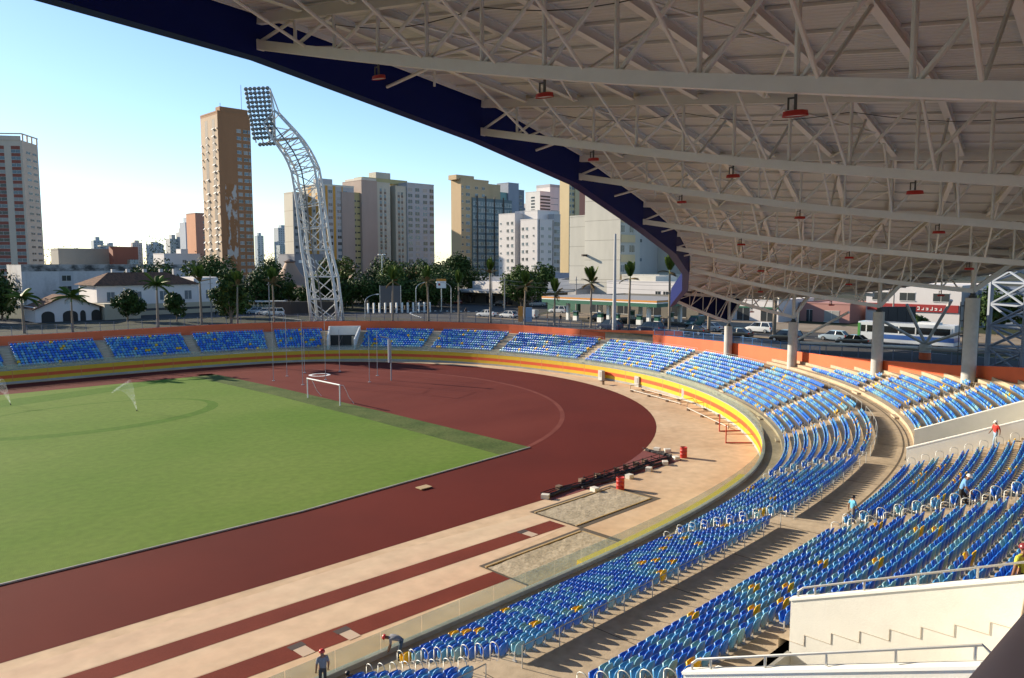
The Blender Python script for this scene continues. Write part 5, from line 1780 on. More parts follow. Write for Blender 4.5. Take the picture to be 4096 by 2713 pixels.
# lattice tower by the right edge and its scaffold
t = thing('lattice_tower', 'blue white lattice tower base at the right edge behind the stand', 'lattice tower', (51.5, -61.0, 5.4))
M_lt = mat('lattice_bluewhite', (.24, .27, .32), .5)
W2 = 2.9
cs = [Vector((sx * W2, sy * W2, 0)) for sx, sy in ((-1, -1), (1, -1), (1, 1), (-1, 1))]
ang2 = R(45)
cs = [Vector((c.x * math.cos(ang2) - c.y * math.sin(ang2), c.x * math.sin(ang2) + c.y * math.cos(ang2), 0)) + Vector((3.0, -1.6, 0)) for c in cs]
H2, NS = 11.5, 5
for c in cs:
    MB().tube(c, c + Vector((0, 0, H2)), .26, 8).build('chord', M_lt, t)
for i in range(NS + 1):
    z0_, z1_ = H2 * i / NS, H2 * (i + 1) / NS
    for k in range(4):
        a, b = cs[k], cs[(k + 1) % 4]
        MB().tube(a + Vector((0, 0, z0_)), b + Vector((0, 0, z0_)), .12, 6).build('brace', M_lt, t)
        if i < NS:
            mm = a.lerp(b, .5) + Vector((0, 0, (z0_ + z1_) / 2))
            for p in (a + Vector((0, 0, z0_)), b + Vector((0, 0, z1_)), a + Vector((0, 0, z1_)), b + Vector((0, 0, z0_))):
                MB().tube(p, mm, .12, 6).build('brace', M_lt, t)
t = thing('scaffold', 'thin dark scaffold tower beside the largest round column', 'scaffold', (41.6, -60.4, 5.0))
M_sc = mat('scaffold_dark', (.045, .04, .036), .6)
for x in (0, 1.3):
    for y in (0, 1.3):
        MB().tube((x, y, 0), (x, y, 8.0), .04, 5).build('pole', M_sc, t)
for k in range(6):
    z = .6 + 1.4 * k
    for a, b in (((0, 0), (1.3, 0)), ((1.3, 0), (1.3, 1.3)), ((1.3, 1.3), (0, 1.3)), ((0, 1.3), (0, 0))):
        MB().tube((*a, z), (*b, z), .035, 5).build('rail', M_sc, t)
    MB().tube((0, 0, z), (1.3, 0, z + 1.2), .03, 5).build('diagonal', M_sc, t)
# rear props of the roof
t = thing('roof_prop', 'concrete stub with three raking tubes behind the largest column', 'prop', (56.7, -51.7, 5.2))
MB().lathe([(.62, 0), (.62, 1.15)], 16).build('orange_base', M_orange, t)
MB().lathe([(.63, 1.16), (.63, 2.15)], 16).build('stub', M_strut if 'M_strut' in globals() else M_col, t)
o0 = Vector((0, 0, 2.1))
base = Vector((56.7, -51.7, 5.2))
for p in ((48.9, -49.4, 10.4), (52.9, -50.7, 12.0), (54.0, -54.9, 12.6), (49.5, -57.5, 9.6)):
    MB().tube(o0, Vector(p) - base, .17, 8).build('raking_tube', M_col, t)
t = thing('roof_prop', 'sunlit white props meeting beside the second column', 'prop', (53.8, -37.6, 5.2))
base = Vector((53.8, -37.6, 5.2))
MB().lathe([(.4, 0), (.4, 1.7)], 14).build('stub', M_col, t)
for p in ((53.9, -37.7, 10.6), (52.2, -44.6, 10.9)):
    MB().tube((0, 0, 1.75), Vector(p) - base, .15, 8).build('raking_tube', M_white, t)
MB().tube((.3, -.4, 1.5), Vector((56.5, -51.0, 6.9)) - base, .17, 8).build('tie_tube', M_white, t)
MB().tube(Vector((56.5, -51.0, 6.9)) - base, Vector((54.4, -60.6, 7.4)) - base, .17, 8).build('tie_tube', M_col, t)

# ------------------------------------------------------------------ poles and lamps
t = thing('light_pole', 'tall plain concrete light pole in front of the petrol station', 'pole', (60.9, -3.4, 5.4))
MB().tube((0, 0, 0), (0, 0, 16.0), .34, 12, .19).build('shaft', mat('pole_concrete', (.42, .41, .40), .8, var=.06, scale=1), t)
t = thing('street_lamp', 'tall twin headed street lamp left of the palms', 'street lamp', (71.8, 77.0, 5.5))
MB().tube((0, 0, 0), (0, 0, 13.3), .20, 8, .12).build('pole', M_steel, t)
for sx in (-1, 1):
    MB().box(sx * .2 - .1, -.15, 13.2, sx * 1.0 + .1 * sx, .15, 13.45).build('lamp_head', M_white, t)
def arm_lamp(label, x, y, h, rz, reach=4.5):
    t = thing('street_lamp', label, 'street lamp', (x, y, 5.5), rz, 'street lamps with curved arms')
    pts = [(0, 0, 0), (0, 0, h)] + [(reach * (1 - math.cos(a)) * .9, 0, h + 1.4 * math.sin(a)) for a in (R(25), R(45), R(65), R(85))]
    MB().path(pts, [.11, .09, .07, .06, .05, .05], 7).build('pole', M_steel, t)
    MB().box(reach * .85, -.14, h + 1.32, reach * .85 + .8, .14, h + 1.5).build('lamp_head', M_white, t)
arm_lamp('street lamp with a curved arm right of the mast base', 48.2, 49.6, 3.4, R(20))
arm_lamp('street lamp with a curved arm by the white sign', 72, 51, 5.6, R(170), 3.5)
arm_lamp('street lamp with a curved arm near the corner palms', 66, 56, 5.4, R(20), 4)
M_pole = mat('utility_pole', (.30, .28, .26), .85, var=.1, scale=2)
for x, y, h, lab in ((79.4, 41.4, 8.2, 'utility pole with crossarms left of the round tree'), (84, 24.5, 8.4, 'utility pole with crossarms in front of the petrol station shop'), (93, 60, 9.5, 'utility pole beside the flat canopy shop'), (26.5, 72, 8.8, 'utility pole by the parked cars at left'), (36, 66, 8.5, 'utility pole between leafy palms and the hoarding'), (90, -8, 8, 'utility pole by the white shop front'), (92, -36, 8.6, 'utility pole near the red sign')):
    t = thing('utility_pole', lab, 'utility pole', (x, y, 5.5), R(30), 'utility poles along the street')
    MB().tube((0, 0, 0), (0, 0, h), .16, 7, .10).build('shaft', M_pole, t)
    MB().box(-1.0, -.06, h - .8, 1.0, .06, h - .65).build('crossarm', M_pole, t)
    MB().box(-.7, -.06, h - 1.7, .7, .06, h - 1.58).build('crossarm', M_pole, t)
t = thing('power_lines', 'sagging power lines strung between the utility poles', 'power lines', (84, 24.5, 13))
M_wire = mat('wire_grey', (.12, .12, .12), .6)
for (a, b) in (((79.4, 41.4, 13.0), (84, 24.5, 13.2)), ((84, 24.5, 13.2), (90, -8, 12.8)), ((93, 60, 14.3), (79.4, 41.4, 13.0))):
    for k in range(4):
        off = Vector((.5 * (k % 2), .3 * (k % 2), -.9 * (k // 2)))
        p, q = Vector(a) + off, Vector(b) + off
        MB().path([p.lerp(q, i / 8) - Vector((0, 0, .7 * math.sin(math.pi * i / 8))) for i in range(9)], .022, 4).build('wire', M_wire, t).matrix_parent_inverse = Matrix.Translation(-Vector(t.location))
# ------------------------------------------------------------------ trees and palms
M_bark = mat('bark', (.15, .115, .08), .9, var=.2, scale=3)
M_palmtr = mat('palm_trunk', (.22, .175, .13), .9, var=.18, scale=2.5, streak=(.5, .5, 4))
M_shaft = mat('palm_crownshaft', (.12, .16, .04), .6)
def leafmat(name, rgb, v=.45):
    m = mat(name, rgb, .55, var=v, scale=.9, var2=.25, scale2=.25, spec=.08)
    b = m.node_tree.nodes['Principled BSDF']
    return m
LEAF = [leafmat('leaf_dark', (.030, .055, .016)), leafmat('leaf_mid', (.050, .085, .020)), leafmat('leaf_light', (.090, .120, .026)), leafmat('leaf_dry', (.13, .095, .035))]
def tree(label, x, y, h, w, m, trunk=.3, nblob=9, nleaf=900, low=.25, group='street trees', zb=STREET, col=None, name='tree'):
    if zb == STREET and h < 18:
        w, nleaf = w * 1.3, int(nleaf * 1.9)
        h *= 1.08
    t = thing(name, label, 'tree', (x, y, zb), 0, group)
    rr = random.Random(hash((round(x * 10), round(y * 10))) & 0xffff)
    b = MB()
    top = h * .62
    pts = [(0, 0, -.2), (.1, .05, h * low * .6), (.05, .2, h * low), (.1, 0, top)]
    b.path(pts, [.035 * h * .8, .028 * h * .8, .024 * h * .8, .008 * h], 7)
    blobs = []
    for k in range(nblob):
        a = rr.uniform(0, 6.28)
        rad = w / 2 * rr.uniform(.15, .75)
        zc = h * rr.uniform(low + .12, .86)
        f = 1 - abs((zc / h) - .55) * .9
        c = Vector((rad * f * math.cos(a), rad * f * math.sin(a), zc))
        blobs.append((c, w * rr.uniform(.16, .27)))
        b.path([(0, 0, h * low * .9), tuple(c * .55 + Vector((0, 0, h * low * .4))), tuple(c)], [.012 * h, .008 * h, .004 * h], 5)
    b.build('trunk', M_bark, t)
    V, F, MI = [], [], []
    for i in range(nleaf):
        c, r_ = blobs[rr.randrange(nblob)]
        d = Vector((rr.gauss(0, 1), rr.gauss(0, 1), rr.gauss(0, 1) * .85)).normalized()
        p = c + d * r_ * (rr.random() ** .33) * rr.choice((1, 1, 1.12))
        s_ = rr.uniform(.24, .55) * (.7 + h * .035)
        n = (d + Vector((rr.gauss(0, .6), rr.gauss(0, .6), rr.gauss(0, .6) + .3))).normalized()
        u = n.orthogonal().normalized()
        u.rotate(Matrix.Rotation(rr.uniform(0, 6.28), 3, n))
        v = n.cross(u)
        o = len(V)
        bend = n * s_ * .25
        V += [p - u * s_, p - v * s_ * .55 - bend * .3, p + u * s_, p + v * s_ * .55 - bend * .3, p + bend]
        F += [(o, o + 1, o + 4), (o + 1, o + 2, o + 4), (o + 2, o + 3, o + 4), (o + 3, o, o + 4)]
        k = 0 if rr.random() < .72 else 1
        MI += [k] * 4
    me = bpy.data.meshes.new('crown')
    me.from_pydata([tuple(v) for v in V], [], F)
    ms = m if isinstance(m, (list, tuple)) else [m, m]
    me.materials.append(ms[0]); me.materials.append(ms[1])
    me.polygons.foreach_set('material_index', MI)
    me.update()
    link('crown', me, t)
    return t
DK, MD, LT = [LEAF[0], LEAF[1]], [LEAF[1], LEAF[0]], [LEAF[2], LEAF[1]]
tree('round dark tree in front of the tiled roof house', 11.3, 74.5, 6.0, 5.2, DK, nleaf=900)
tree('smaller dark tree before the tiled roof house, right of the leafy palm', 18.0, 68, 4.9, 4.4, DK, nleaf=700)
tree('tall dense dark tree with pale sprays right of the white house', 23.0, 55.5, 9.6, 5.6, [LEAF[0], LEAF[2]], nblob=12, nleaf=1500, low=.12)
tree('broad bright green round tree left of the tent', 44, 112, 11.5, 12, MD, nblob=12, nleaf=1500)
tree('dark spreading tree behind the white house', 35, 124, 10.5, 12, DK, nblob=11, nleaf=1200)
tree('green tree between the first tent and the hoarding', 50, 98, 8.5, 7, MD, nleaf=800)
tree('loose brownish tree at the right of the tent peak', 63, 88, 12.5, 6, [LEAF[1], LEAF[3]], nblob=10, nleaf=1000)
tree('slim green tree in front of the tent skirt', 54.5, 92, 6.2, 4, LT, nleaf=600)
tree('small bushy tree before the hoarding', 51.5, 78, 5.6, 5.0, DK, nleaf=600)
mass = [(63, 77, 8.4, 8.5, DK), (68, 72.5, 7.6, 8, DK), (73.5, 70, 8.6, 8.5, MD), (74, 78, 10.2, 8.5, LT), (80, 83, 9.6, 8.5, MD), (86, 92, 10.8, 9.5, DK), (78, 66, 8.2, 7.5, DK), (83.5, 69, 7.4, 8, DK), (90, 78, 9.2, 9, MD), (96.5, 92, 10.5, 9.5, [LEAF[1], LEAF[3]]), (70, 92, 12.2, 7.5, [LEAF[2], LEAF[3]]), (100, 100, 10, 11, DK), (109, 107, 11.0, 11, DK), (101, 86, 8.4, 7, DK)]
WHERE = ['by the dark square board', 'behind the dark square board', 'right behind the board', 'light and bushy, behind the board', 'in the middle of the grove', 'at the back of the grove', 'at the front of the grove', 'dark and low at the grove edge', 'by the white advertising sign', 'sparse and brownish at the back', 'tall loose light green one near the mast', 'behind the white sign', 'farthest at the back', 'dark, over the parked red car']
for (x, y, h, w, m), wv in zip(mass, WHERE):
    tree(f'street tree {wv}', x, y, h, w, m, nblob=11, nleaf=1000, group='grove of street trees', low=.18)
tree('round clipped tree with a sunlit left side before the concrete block', 101, 57.5, 9.2, 9.5, [LEAF[1], LEAF[2]], nblob=13, nleaf=1800, low=.12)
tree('smaller round crown behind the clipped tree', 111, 60, 10.5, 6.5, MD, nleaf=800)
tree('dark layered conifer in front of the tan block', 113, 96.5, 13.5, 8.5, DK, nblob=14, nleaf=1300, low=.45, name='conifer_tree')
tree('green bush on the shop canopy roof', 109, 70, 3.4, 3.2, LT, nleaf=260, zb=9.6, name='roof_bush')
for (x, y, h, w, lab) in ((-12, 93, 10, 10, 'dark tree at the left edge behind the leafy palm'), (4, 170, 13, 14, 'dark trees behind the end of the long white building'), (63, 160, 11, 12, 'dark tree right of the long white building'), (-14, 120, 9, 9, 'dark tree at the far left edge'), (120, 96, 8, 12, 'low dark tree under the grid windowed block'), (110, 112, 10, 10, 'dark tree in front of the grey gabled shed'),
                     (100, -66, 13, 14, 'dark tree behind the lattice tower at right'), (96, -50, 7, 7, 'bushy tree beside the blue grey corner building'), (112, -62, 15, 16, 'tall dark tree at the right edge under the roof'), (90, -76, 12, 12, 'dark tree low at the right edge'), (88, -41, 2.6, 3, 'small round bush on the far pavement')):
    tree(lab, x, y, h, w, DK, nblob=11, nleaf=1000, group='darker trees')
for i in range(12):
    a = R(52 + 3.5 * i)
    d = 560 + 60 * math.sin(i * 2.2)
    tree(f'hazy tree clump on the horizon, {ORD[i]} from the right', CAM.x + d * math.cos(a), CAM.y + d * math.sin(a), 20 + 5 * math.sin(i * 1.7), 46, DK, nblob=16, nleaf=500, group='hazy trees on the horizon', low=.1)

for i, (x, y, h, w, lab) in enumerate(((30, 70, 5.5, 6, 'low dark tree beside the white parapet wing'), (46, 92, 8, 9, 'dark bushy tree right behind the bus shelter'), (58, 82, 8.5, 8, 'dark tree between hoarding and grove'), (92, 84, 9, 9, 'dark tree closing the grove on the right'), (104, 96, 10, 10, 'dark tree right of the grove, before the sheds'), (88, 100, 12, 11, 'tall dark tree at the rear right of the grove'), (56, 104, 11, 9, 'dark tree beside the left skirt of the large tent'), (28, 112, 10, 11, 'dark tree over the roof of the white house'), (-4, 100, 8, 8, 'dark tree behind the bungalow roof'))):
    tree(lab, x, y, h, w, DK if i % 3 else MD, nblob=12, nleaf=1100, group='darker trees', low=.14)
# palms: fronds as parts
def frond_mesh(L, droop, m, leaf=.55, up=0):
    """one feathered frond along +x, rising then drooping"""
    V, F = [], []
    n = 10
    pts = []
    for i in range(n + 1):
        u = i / n
        pts.append(Vector((L * u * (1 - .18 * droop * u), 0, L * (.28 * u - droop * .62 * u * u))))
    b = MB()
    b.path([tuple(p) for p in pts], [.035 * (1 - .8 * i / n) for i in range(n + 1)], 4)
    V, F = b.v, b.f
    for i in range(1, n + 1):
        for sgn in (-1, 1):
            for q in (0, .5):
                u = min(1, (i - q) / n)
                p = pts[i].lerp(pts[i - 1], q)
                ll = leaf * (.45 + .75 * math.sin(math.pi * min(1, u * .92 + .06)))
                d = Vector((.55, sgn * .85, -.25 - .35 * droop)).normalized()
                e = p + d * ll
                w_ = Vector((.055, 0, 0.02))
                mid = p.lerp(e, .5) + Vector((0, 0, .05))
                o = len(V)
                V += [tuple(p - w_), tuple(mid - w_ * 1.2), tuple(e), tuple(mid + w_ * 1.2), tuple(p + w_)]
                F += [(o, o + 1, o + 3, o + 4), (o + 1, o + 2, o + 3)]
    me = bpy.data.meshes.new('frond')
    me.from_pydata(V, [], F)
    me.materials.append(m)
    me.update()
    return me
M_fr = [leafmat('frond_green', (.055, .095, .018), .3), leafmat('frond_bright', (.11, .15, .026), .3), leafmat('frond_dry', (.16, .115, .055), .3)]
FR = {'open': [frond_mesh(3.3, .9, M_fr[0], .75), frond_mesh(3.0, .6, M_fr[1], .7), frond_mesh(3.2, 1.15, M_fr[0], .75)],
      'up': [frond_mesh(2.3, .25, M_fr[0], .62), frond_mesh(2.4, .15, M_fr[1], .6), frond_mesh(2.1, .4, M_fr[0], .62)],
      'dry': [frond_mesh(1.9, .5, M_fr[2], .5), frond_mesh(2.1, .8, M_fr[2], .45)]}
def palm(label, x, y, h, style, r=.17, zb=STREET):
    t = thing('palm_tree', label, 'palm tree', (x, y, zb), 0, 'palms along the street')
    rr = random.Random(int(x * 31 + y * 17))
    lean = Vector((rr.uniform(-.25, .25), rr.uniform(-.25, .25), 0))
    prof = [(0, 1.35), (.06, 1.1), (.3, 1.15), (.6, 1.0), (.85, .85), (1, .8)]
    MB().path([tuple(lean * u * u + Vector((0, 0, h * u - .1))) for u, _ in prof], [r * f for _, f in prof], 9).build('trunk', M_palmtr, t, True)
    top = lean + Vector((0, 0, h - .12))
    MB().tube(top, top + Vector((0, 0, .95)), r * .85, 8, r * .4).build('crownshaft', M_shaft, t)
    c = top + Vector((0, 0, .85))
    if style == 'open':
        for i in range(17):
            o = link('frond', FR['open'][i % 3], t, c)
            o.rotation_euler = (0, -R(rr.uniform(-18, 58)), i * 2.4 + rr.uniform(-.2, .2))
            s_ = rr.uniform(.85, 1.1)
            o.scale = (s_, s_, s_)
    else:
        for i in range(13):
            o = link('frond', FR['up'][i % 3], t, c - Vector((0, 0, .2)))
            o.rotation_euler = (rr.uniform(-.3, .3), -R(rr.uniform(56, 84)), i * 2.4)
            s_ = rr.uniform(.85, 1.15)
            o.scale = (s_, s_, s_)
        nd = {'up': 3, 'updry': 9, 'upfew': 1}[style]
        for i in range(nd):
            o = link('frond', FR['dry'][i % 2], t, c - Vector((0, 0, .5)))
            o.rotation_euler = (0, -R(rr.uniform(-35, 48)), i * 2.1 + rr.uniform(-.4, .4))
    return t
for a in [('leafy palm with wide fronds at the far left', -8.9, 60.0, 5.0, 'open', .20), ('leafy palm in front of the arched bungalow', -2.6, 57.6, 5.0, 'open', .15), ('leafy palm with a tall trunk before the tiled roof house', 10.5, 56.8, 6.6, 'open', .19), ('palm with a cut crown left of the dense dark tree', 18.6, 58.0, 7.6, 'up', .19),
          ('narrow palm with hanging dry leaves over the dense dark tree', 22.6, 52.0, 7.0, 'up', .16), ('ragged palm with broken fronds left of the mast', 29.2, 51.0, 7.2, 'updry', .16), ('palm with a yellow green tuft behind the twin street lamp', 48.4, 40.5, 7.4, 'up', .18), ('palm with a brown dry skirt left of the white sign', 53.3, 35.6, 7.4, 'updry', .19),
          ('slim palm with a small dark tuft right of the white sign', 56.0, 29.8, 6.8, 'upfew', .17), ('tall palm in front of the dark glass block', 58.8, 24.0, 9.0, 'up', .19), ('dark topped palm before the round clipped tree', 59.0, 15.3, 6.8, 'updry', .17), ('short brownish palm before the petrol station end', 62.8, 11.5, 5.4, 'updry', .19),
          ('palm with a grey dry skirt before the concrete block', 63.8, 3.9, 7.4, 'updry', .17), ('palm with side fronds right of the tall pole', 64.9, -3.4, 8.3, 'up', .19), ('tallest palm next to the pointed roof end', 67.6, -9.6, 9.4, 'up', .20), ('palm trunk under the roof end, crown hidden', 67.3, -17.1, 9.5, 'up', .24), ('second palm trunk under the roof, crown hidden', 66.2, -28.5, 9.5, 'up', .24)]:
    palm(*a)
# white posts along the grove
t = thing('post_fence', 'row of white posts along the foot of the grove', 'fence', (58, 63, 5.55))
pmn = MB().box(-.16, -.16, 0, .16, .16, 2.3).mesh('post', M_white)
for k in range(12):
    link('post', pmn, t, (k * 1.15, -k * .55, 0))
MB().beam((0, 0, .9), (12.7, -6.1, .9), .06, .06).build('rail', M_bluedk, t)
# ------------------------------------------------------------------ vehicles
def paint(name, rgb):
    m = mat('car_paint_' + name, rgb, .28, 0.0, spec=.6)
    m.node_tree.nodes['Principled BSDF'].inputs['Coat Weight'].default_value = .6
    return m
M_cg = mat('car_glass', (.015, .018, .02), .08, spec=.7)
M_tyre = mat('tyre', (.018, .018, .018), .8)
M_rim = mat('rim', (.45, .45, .45), .3, .7)
M_hl = mat('headlight', (.75, .75, .72), .1)
M_tl = mat('tail_light', (.40, .012, .01), .2)
M_trim = mat('car_trim', (.03, .03, .03), .6)
wheel_t = MB()
wheel_t.lathe([(.20, -.10), (.29, -.11), (.315, -.07), (.315, .07), (.29, .11), (.20, .10)], 16)
wheel_me = wheel_t.mesh('wheel', M_tyre, True)
rim_me = MB().lathe([(.02, -.105), (.20, -.10), (.20, .10), (.02, .105)], 12).mesh('rim', M_rim)
CARS = {
    # length, width, body outline (x,z), cabin base z, cabin (x_base_front, x_top_front, x_top_rear, x_base_rear, roof z)
    'hatch': (3.9, 1.66, [(-1.95, .55), (-1.92, .88), (-1.0, .93), (.75, .92), (1.55, .80), (1.90, .66), (1.95, .45)], (1.05, .35, -1.35, -1.85, 1.46)),
    'sedan': (4.4, 1.70, [(-2.2, .58), (-2.15, .92), (-1.35, .95), (.85, .92), (1.75, .80), (2.12, .66), (2.2, .45)], (1.10, .40, -.85, -1.55, 1.44)),
    'suv': (4.4, 1.78, [(-2.2, .6), (-2.18, 1.0), (-1.2, 1.04), (.95, 1.02), (1.7, .92), (2.12, .75), (2.2, .5)], (1.35, .62, -1.75, -2.12, 1.68)),
    'van': (4.2, 1.70, [(-2.1, .5), (-2.1, 1.85), (.15, 1.85), (.35, 1.0), (1.45, .86), (2.02, .68), (2.1, .45)], (1.15, .45, .12, .10, 1.62)),
    'pickup': (4.5, 1.68, [(-2.25, .55), (-2.25, .98), (-1.0, .98), (.85, .93), (1.8, .82), (2.18, .66), (2.25, .45)], (1.15, .5, -.55, -.85, 1.47)),
}
def car(label, kind, x, y, rz, pm, z=STREET + .012, group='cars on the streets', cat='car', name='car'):
    L, W, prof, cab = CARS[kind]
    t = thing(name, label, cat, (x, y, z), rz, group)
    b = MB()
    hw = W / 2
    st = []
    k = len(prof)
    for px, pz in prof:
        e = abs(px) / (L / 2)
        w_ = hw * (1 - .10 * e ** 4)
        st.append([(px, -w_ * .92, .24), (px, -w_, .24 + (pz - .24) * .45), (px, -w_ * .95, pz - .03), (px, -w_ * .86, pz), (px, w_ * .86, pz), (px, w_ * .95, pz - .03), (px, w_, .24 + (pz - .24) * .45), (px, w_ * .92, .24)])
    vs = [p for s_ in st for p in s_]
    fs = []
    for i in range(k - 1):
        for j in range(8):
            fs.append((i * 8 + j, (i + 1) * 8 + j, (i + 1) * 8 + (j + 1) % 8, i * 8 + (j + 1) % 8))
    fs += [tuple(range(8)), tuple(range((k - 1) * 8 + 7, (k - 1) * 8 - 1, -1))]
    o = b.add(vs, fs).build('body', pm, t)
    auto_smooth(o, 35)
    xbf, xtf, xtr, xbr, zr = cab
    zb_ = float(np.interp(0, [p[0] for p in prof[1:-1]], [p[1] for p in prof[1:-1]])) - .02 if kind != 'van' else .98
    bw, tw = hw * .88, hw * .72
    vs = [(xbf, -bw, zb_), (xbf, bw, zb_), (xbr, bw, zb_), (xbr, -bw, zb_), (xtf, -tw, zr - .04), (xtf, tw, zr - .04), (xtr, tw, zr - .04), (xtr, -tw, zr - .04)]
    MB().add(vs, [(0, 1, 5, 4), (1, 2, 6, 5), (2, 3, 7, 6), (3, 0, 4, 7), (4, 5, 6, 7)]).build('windows', M_cg, t)
    MB().prism([(xtf + .03, -tw - .01), (xtf + .03, tw + .01), (xtr - .04, tw + .01), (xtr - .04, -tw - .01)][::-1], zr - .045, zr).build('roof_panel', pm, t)
    pl = MB()
    for s_ in (-1, 1):
        pl.beam((xbf, s_ * bw * 1.0, zb_), (xtf, s_ * (tw + .01), zr - .03), .06, .06)
        pl.beam((xbr, s_ * bw * 1.0, zb_), (xtr, s_ * (tw + .01), zr - .03), .10, .08)
        if kind not in ('van',):
            xm = (xtf + xtr) / 2
            pl.beam((xm, s_ * (bw + .005), zb_), (xm - .05, s_ * (tw + .012), zr - .03), .07, .05)
    pl.build('pillars', pm, t)
    for sx, sy in ((1, 1), (1, -1), (-1, 1), (-1, -1)):
        w = link('wheel', wheel_me, t, (sx * L * .305, sy * (hw - .09), .315 - .012))
        w.rotation_euler = (R(90), 0, 0)
        link('rim', rim_me, w)
    for sy in (-1, 1):
        MB().box(L / 2 - .14, sy * hw * .72 - .17, .60, L / 2 - .015, sy * hw * .72 + .17, .72).build('headlight', M_hl, t)
        MB().box(-L / 2 - .012, sy * hw * .78 - .12, .68, -L / 2 + .1, sy * hw * .78 + .12, .92).build('tail_light', M_tl, t)
    MB().box(L / 2 - .10, -hw * .85, .26, L / 2 + .03, hw * .85, .46).build('front_bumper', M_trim, t)
    MB().box(-L / 2 - .03, -hw * .85, .28, -L / 2 + .1, hw * .85, .48).build('rear_bumper', M_trim, t)
    return t
PW, PS, PB, PK, PR, PSB = paint('white', (.72, .72, .70)), paint('silver', (.42, .43, .44)), paint('dark_blue', (.012, .022, .055)), paint('black', (.012, .012, .014)), paint('dark_red', (.16, .012, .014)), paint('silver_blue', (.34, .42, .48))
N_ = R(90)
for a in [('white pickup, first of the three white vehicles along the avenue', 'pickup', 69.0, 36.0, R(100), PW), ('white hatchback, second of the three white vehicles along the avenue', 'hatch', 70.2, 30.8, R(95), PW), ('white panel van, last of the three white vehicles along the avenue', 'van', 71.8, 26.6, R(95), PW),
          ('white car parked under the trees behind the palms', 'sedan', 84.0, 77.5, R(150), PW), ('dark red car parked in front of the canopy shop', 'hatch', 97.5, 79.5, R(140), PR), ('silver car parked left of the petrol station', 'suv', 106, 56.5, R(135), PS), ('darker silver car behind the parked silver car', 'hatch', 111, 53, R(135), PS),
          ('black car by the round clipped tree', 'hatch', 100, 64.5, R(120), PK), ('white estate car at the left side of the petrol station', 'suv', 88.5, 33.5, R(100), PW), ('small dark car at the front fuel pump', 'hatch', 76.5, 12.5, R(95), PK),
          ('dark blue car right of the tall pole, nearest the railing', 'suv', 62.9, -1.0, R(92), PB), ('dark blue van shaped car behind the railing', 'suv', 63.6, -8.6, R(92), PB), ('green truck front under the petrol station edge', 'van', 79.5, -7.0, R(180), paint('green', (.03, .12, .10))),
          ('black car left of the first roof column', 'sedan', 65.0, -15.8, R(92), PK), ('silver sedan beyond the palm trunk', 'sedan', 72.0, -14.5, R(90), PS), ('black sedan just left of the first round column', 'sedan', 65.2, -23.2, R(92), PK), ('white people carrier between the two palm trunks', 'suv', 75.6, -21.4, R(90), PW),
          ('black car hidden in part by the second round column', 'suv', 64.5, -31.2, R(90), PK), ('silver blue hatchback between the second and third columns', 'hatch', 71.0, -35.2, R(90), PSB), ('dark car with red tail lights in front of the bus', 'sedan', 66.5, -39.8, R(90), PK),
          ('white car gleaming in the car park at left', 'hatch', 41.0, 86.0, R(170), PW), ('blue grey car in the middle of the left car park', 'hatch', 39.5, 79.5, R(150), PSB), ('white hatchback, second in the left car park', 'hatch', 39.5, 75.0, R(150), PW), ('white car nearest the ragged palm', 'suv', 39.3, 70.5, R(150), PW), ('light car tucked behind the bus shelter', 'sedan', 46.0, 86, R(160), PS)]:
    car(*a)
# bus
t = thing('city_bus', 'white and blue city bus with a green rear on the avenue under the roof', 'bus', (70.6, -45.2, STREET + .012), R(90))
MB().box(-6, -1.25, .45, 6, 1.25, 3.1).build('body', paint('bus_white', (.62, .65, .68)), t)
MB().box(-6.02, -1.27, .9, 4.0, 1.27, 1.5).build('blue_stripe', paint('bus_blue', (.04, .11, .34)), t)
MB().box(-5.6, -1.28, 1.75, 5.6, 1.28, 2.65).build('windows', M_cg, t)
MB().box(5.7, -1.28, .8, 6.03, 1.28, 2.9).build('green_end', paint('bus_green', (.08, .28, .06)), t)
for k in range(6):
    for s_ in (-1, 1):
        MB().box(-5.7 + 2.1 * k, s_ * 1.285 - .01, 1.7, -5.55 + 2.1 * k, s_ * 1.285 + .01, 2.7).build('pillar', PW, t)
for x in (-3.8, 3.6):
    for s_ in (-1, 1):
        w = link('wheel', wheel_me, t, (x, s_ * 1.1, .47))
        w.rotation_euler = (R(90), 0, 0); w.scale = (1.5, 1.5, 1.2)
MB().box(-4, -.8, 3.1, -1.5, .8, 3.35).build('roof_unit', PW, t)

# ------------------------------------------------------------------ on the field
M_goal = mat('goal_white', (.80, .80, .78), .35)
t = thing('football_goal', 'white football goal without a net at the end of the pitch', 'goal', (8.75, 0, .05))
MB().tube((0, 3.66, 0), (0, 3.66, 2.44), .07, 10).build('post', M_goal, t)
MB().tube((0, -3.66, 0), (0, -3.66, 2.44), .07, 10).build('post', M_goal, t)
MB().tube((0, 3.72, 2.44), (0, -3.72, 2.44), .08, 10).build('crossbar', M_goal, t)
b = MB()
for s_ in (1, -1):
    b.path([(0, s_ * 3.66, 2.4), (.5, s_ * 3.66, 2.35), (.9, s_ * 3.66, 1.6), (1.25, s_ * 3.66, .8), (1.9, s_ * 3.66, .02)], .028, 5)
b.build('net_support', M_goal, t)
cz = mat('cage_pole_grey', (.36, .36, .36), .5, .3)
CAGE = [(12.6, 19.8, 9.2, 'tall', 'leftmost'), (16.2, 22.6, 9.2, 'tall', 'second'), (19.9, 24.0, 6.5, 'shorter', 'third'), (13.7, 13.6, 9.0, 'tall', 'nearest the goal'), (24.5, 21.5, 6.5, 'shorter', 'behind the white ring'), (18.4, 15.5, 9.0, 'tall', 'beside the white ring'), (26.0, 13.6, 6.6, 'shorter', 'right of the white ring'), (21.6, 9.2, 6.6, 'shorter', 'towards the bend')]
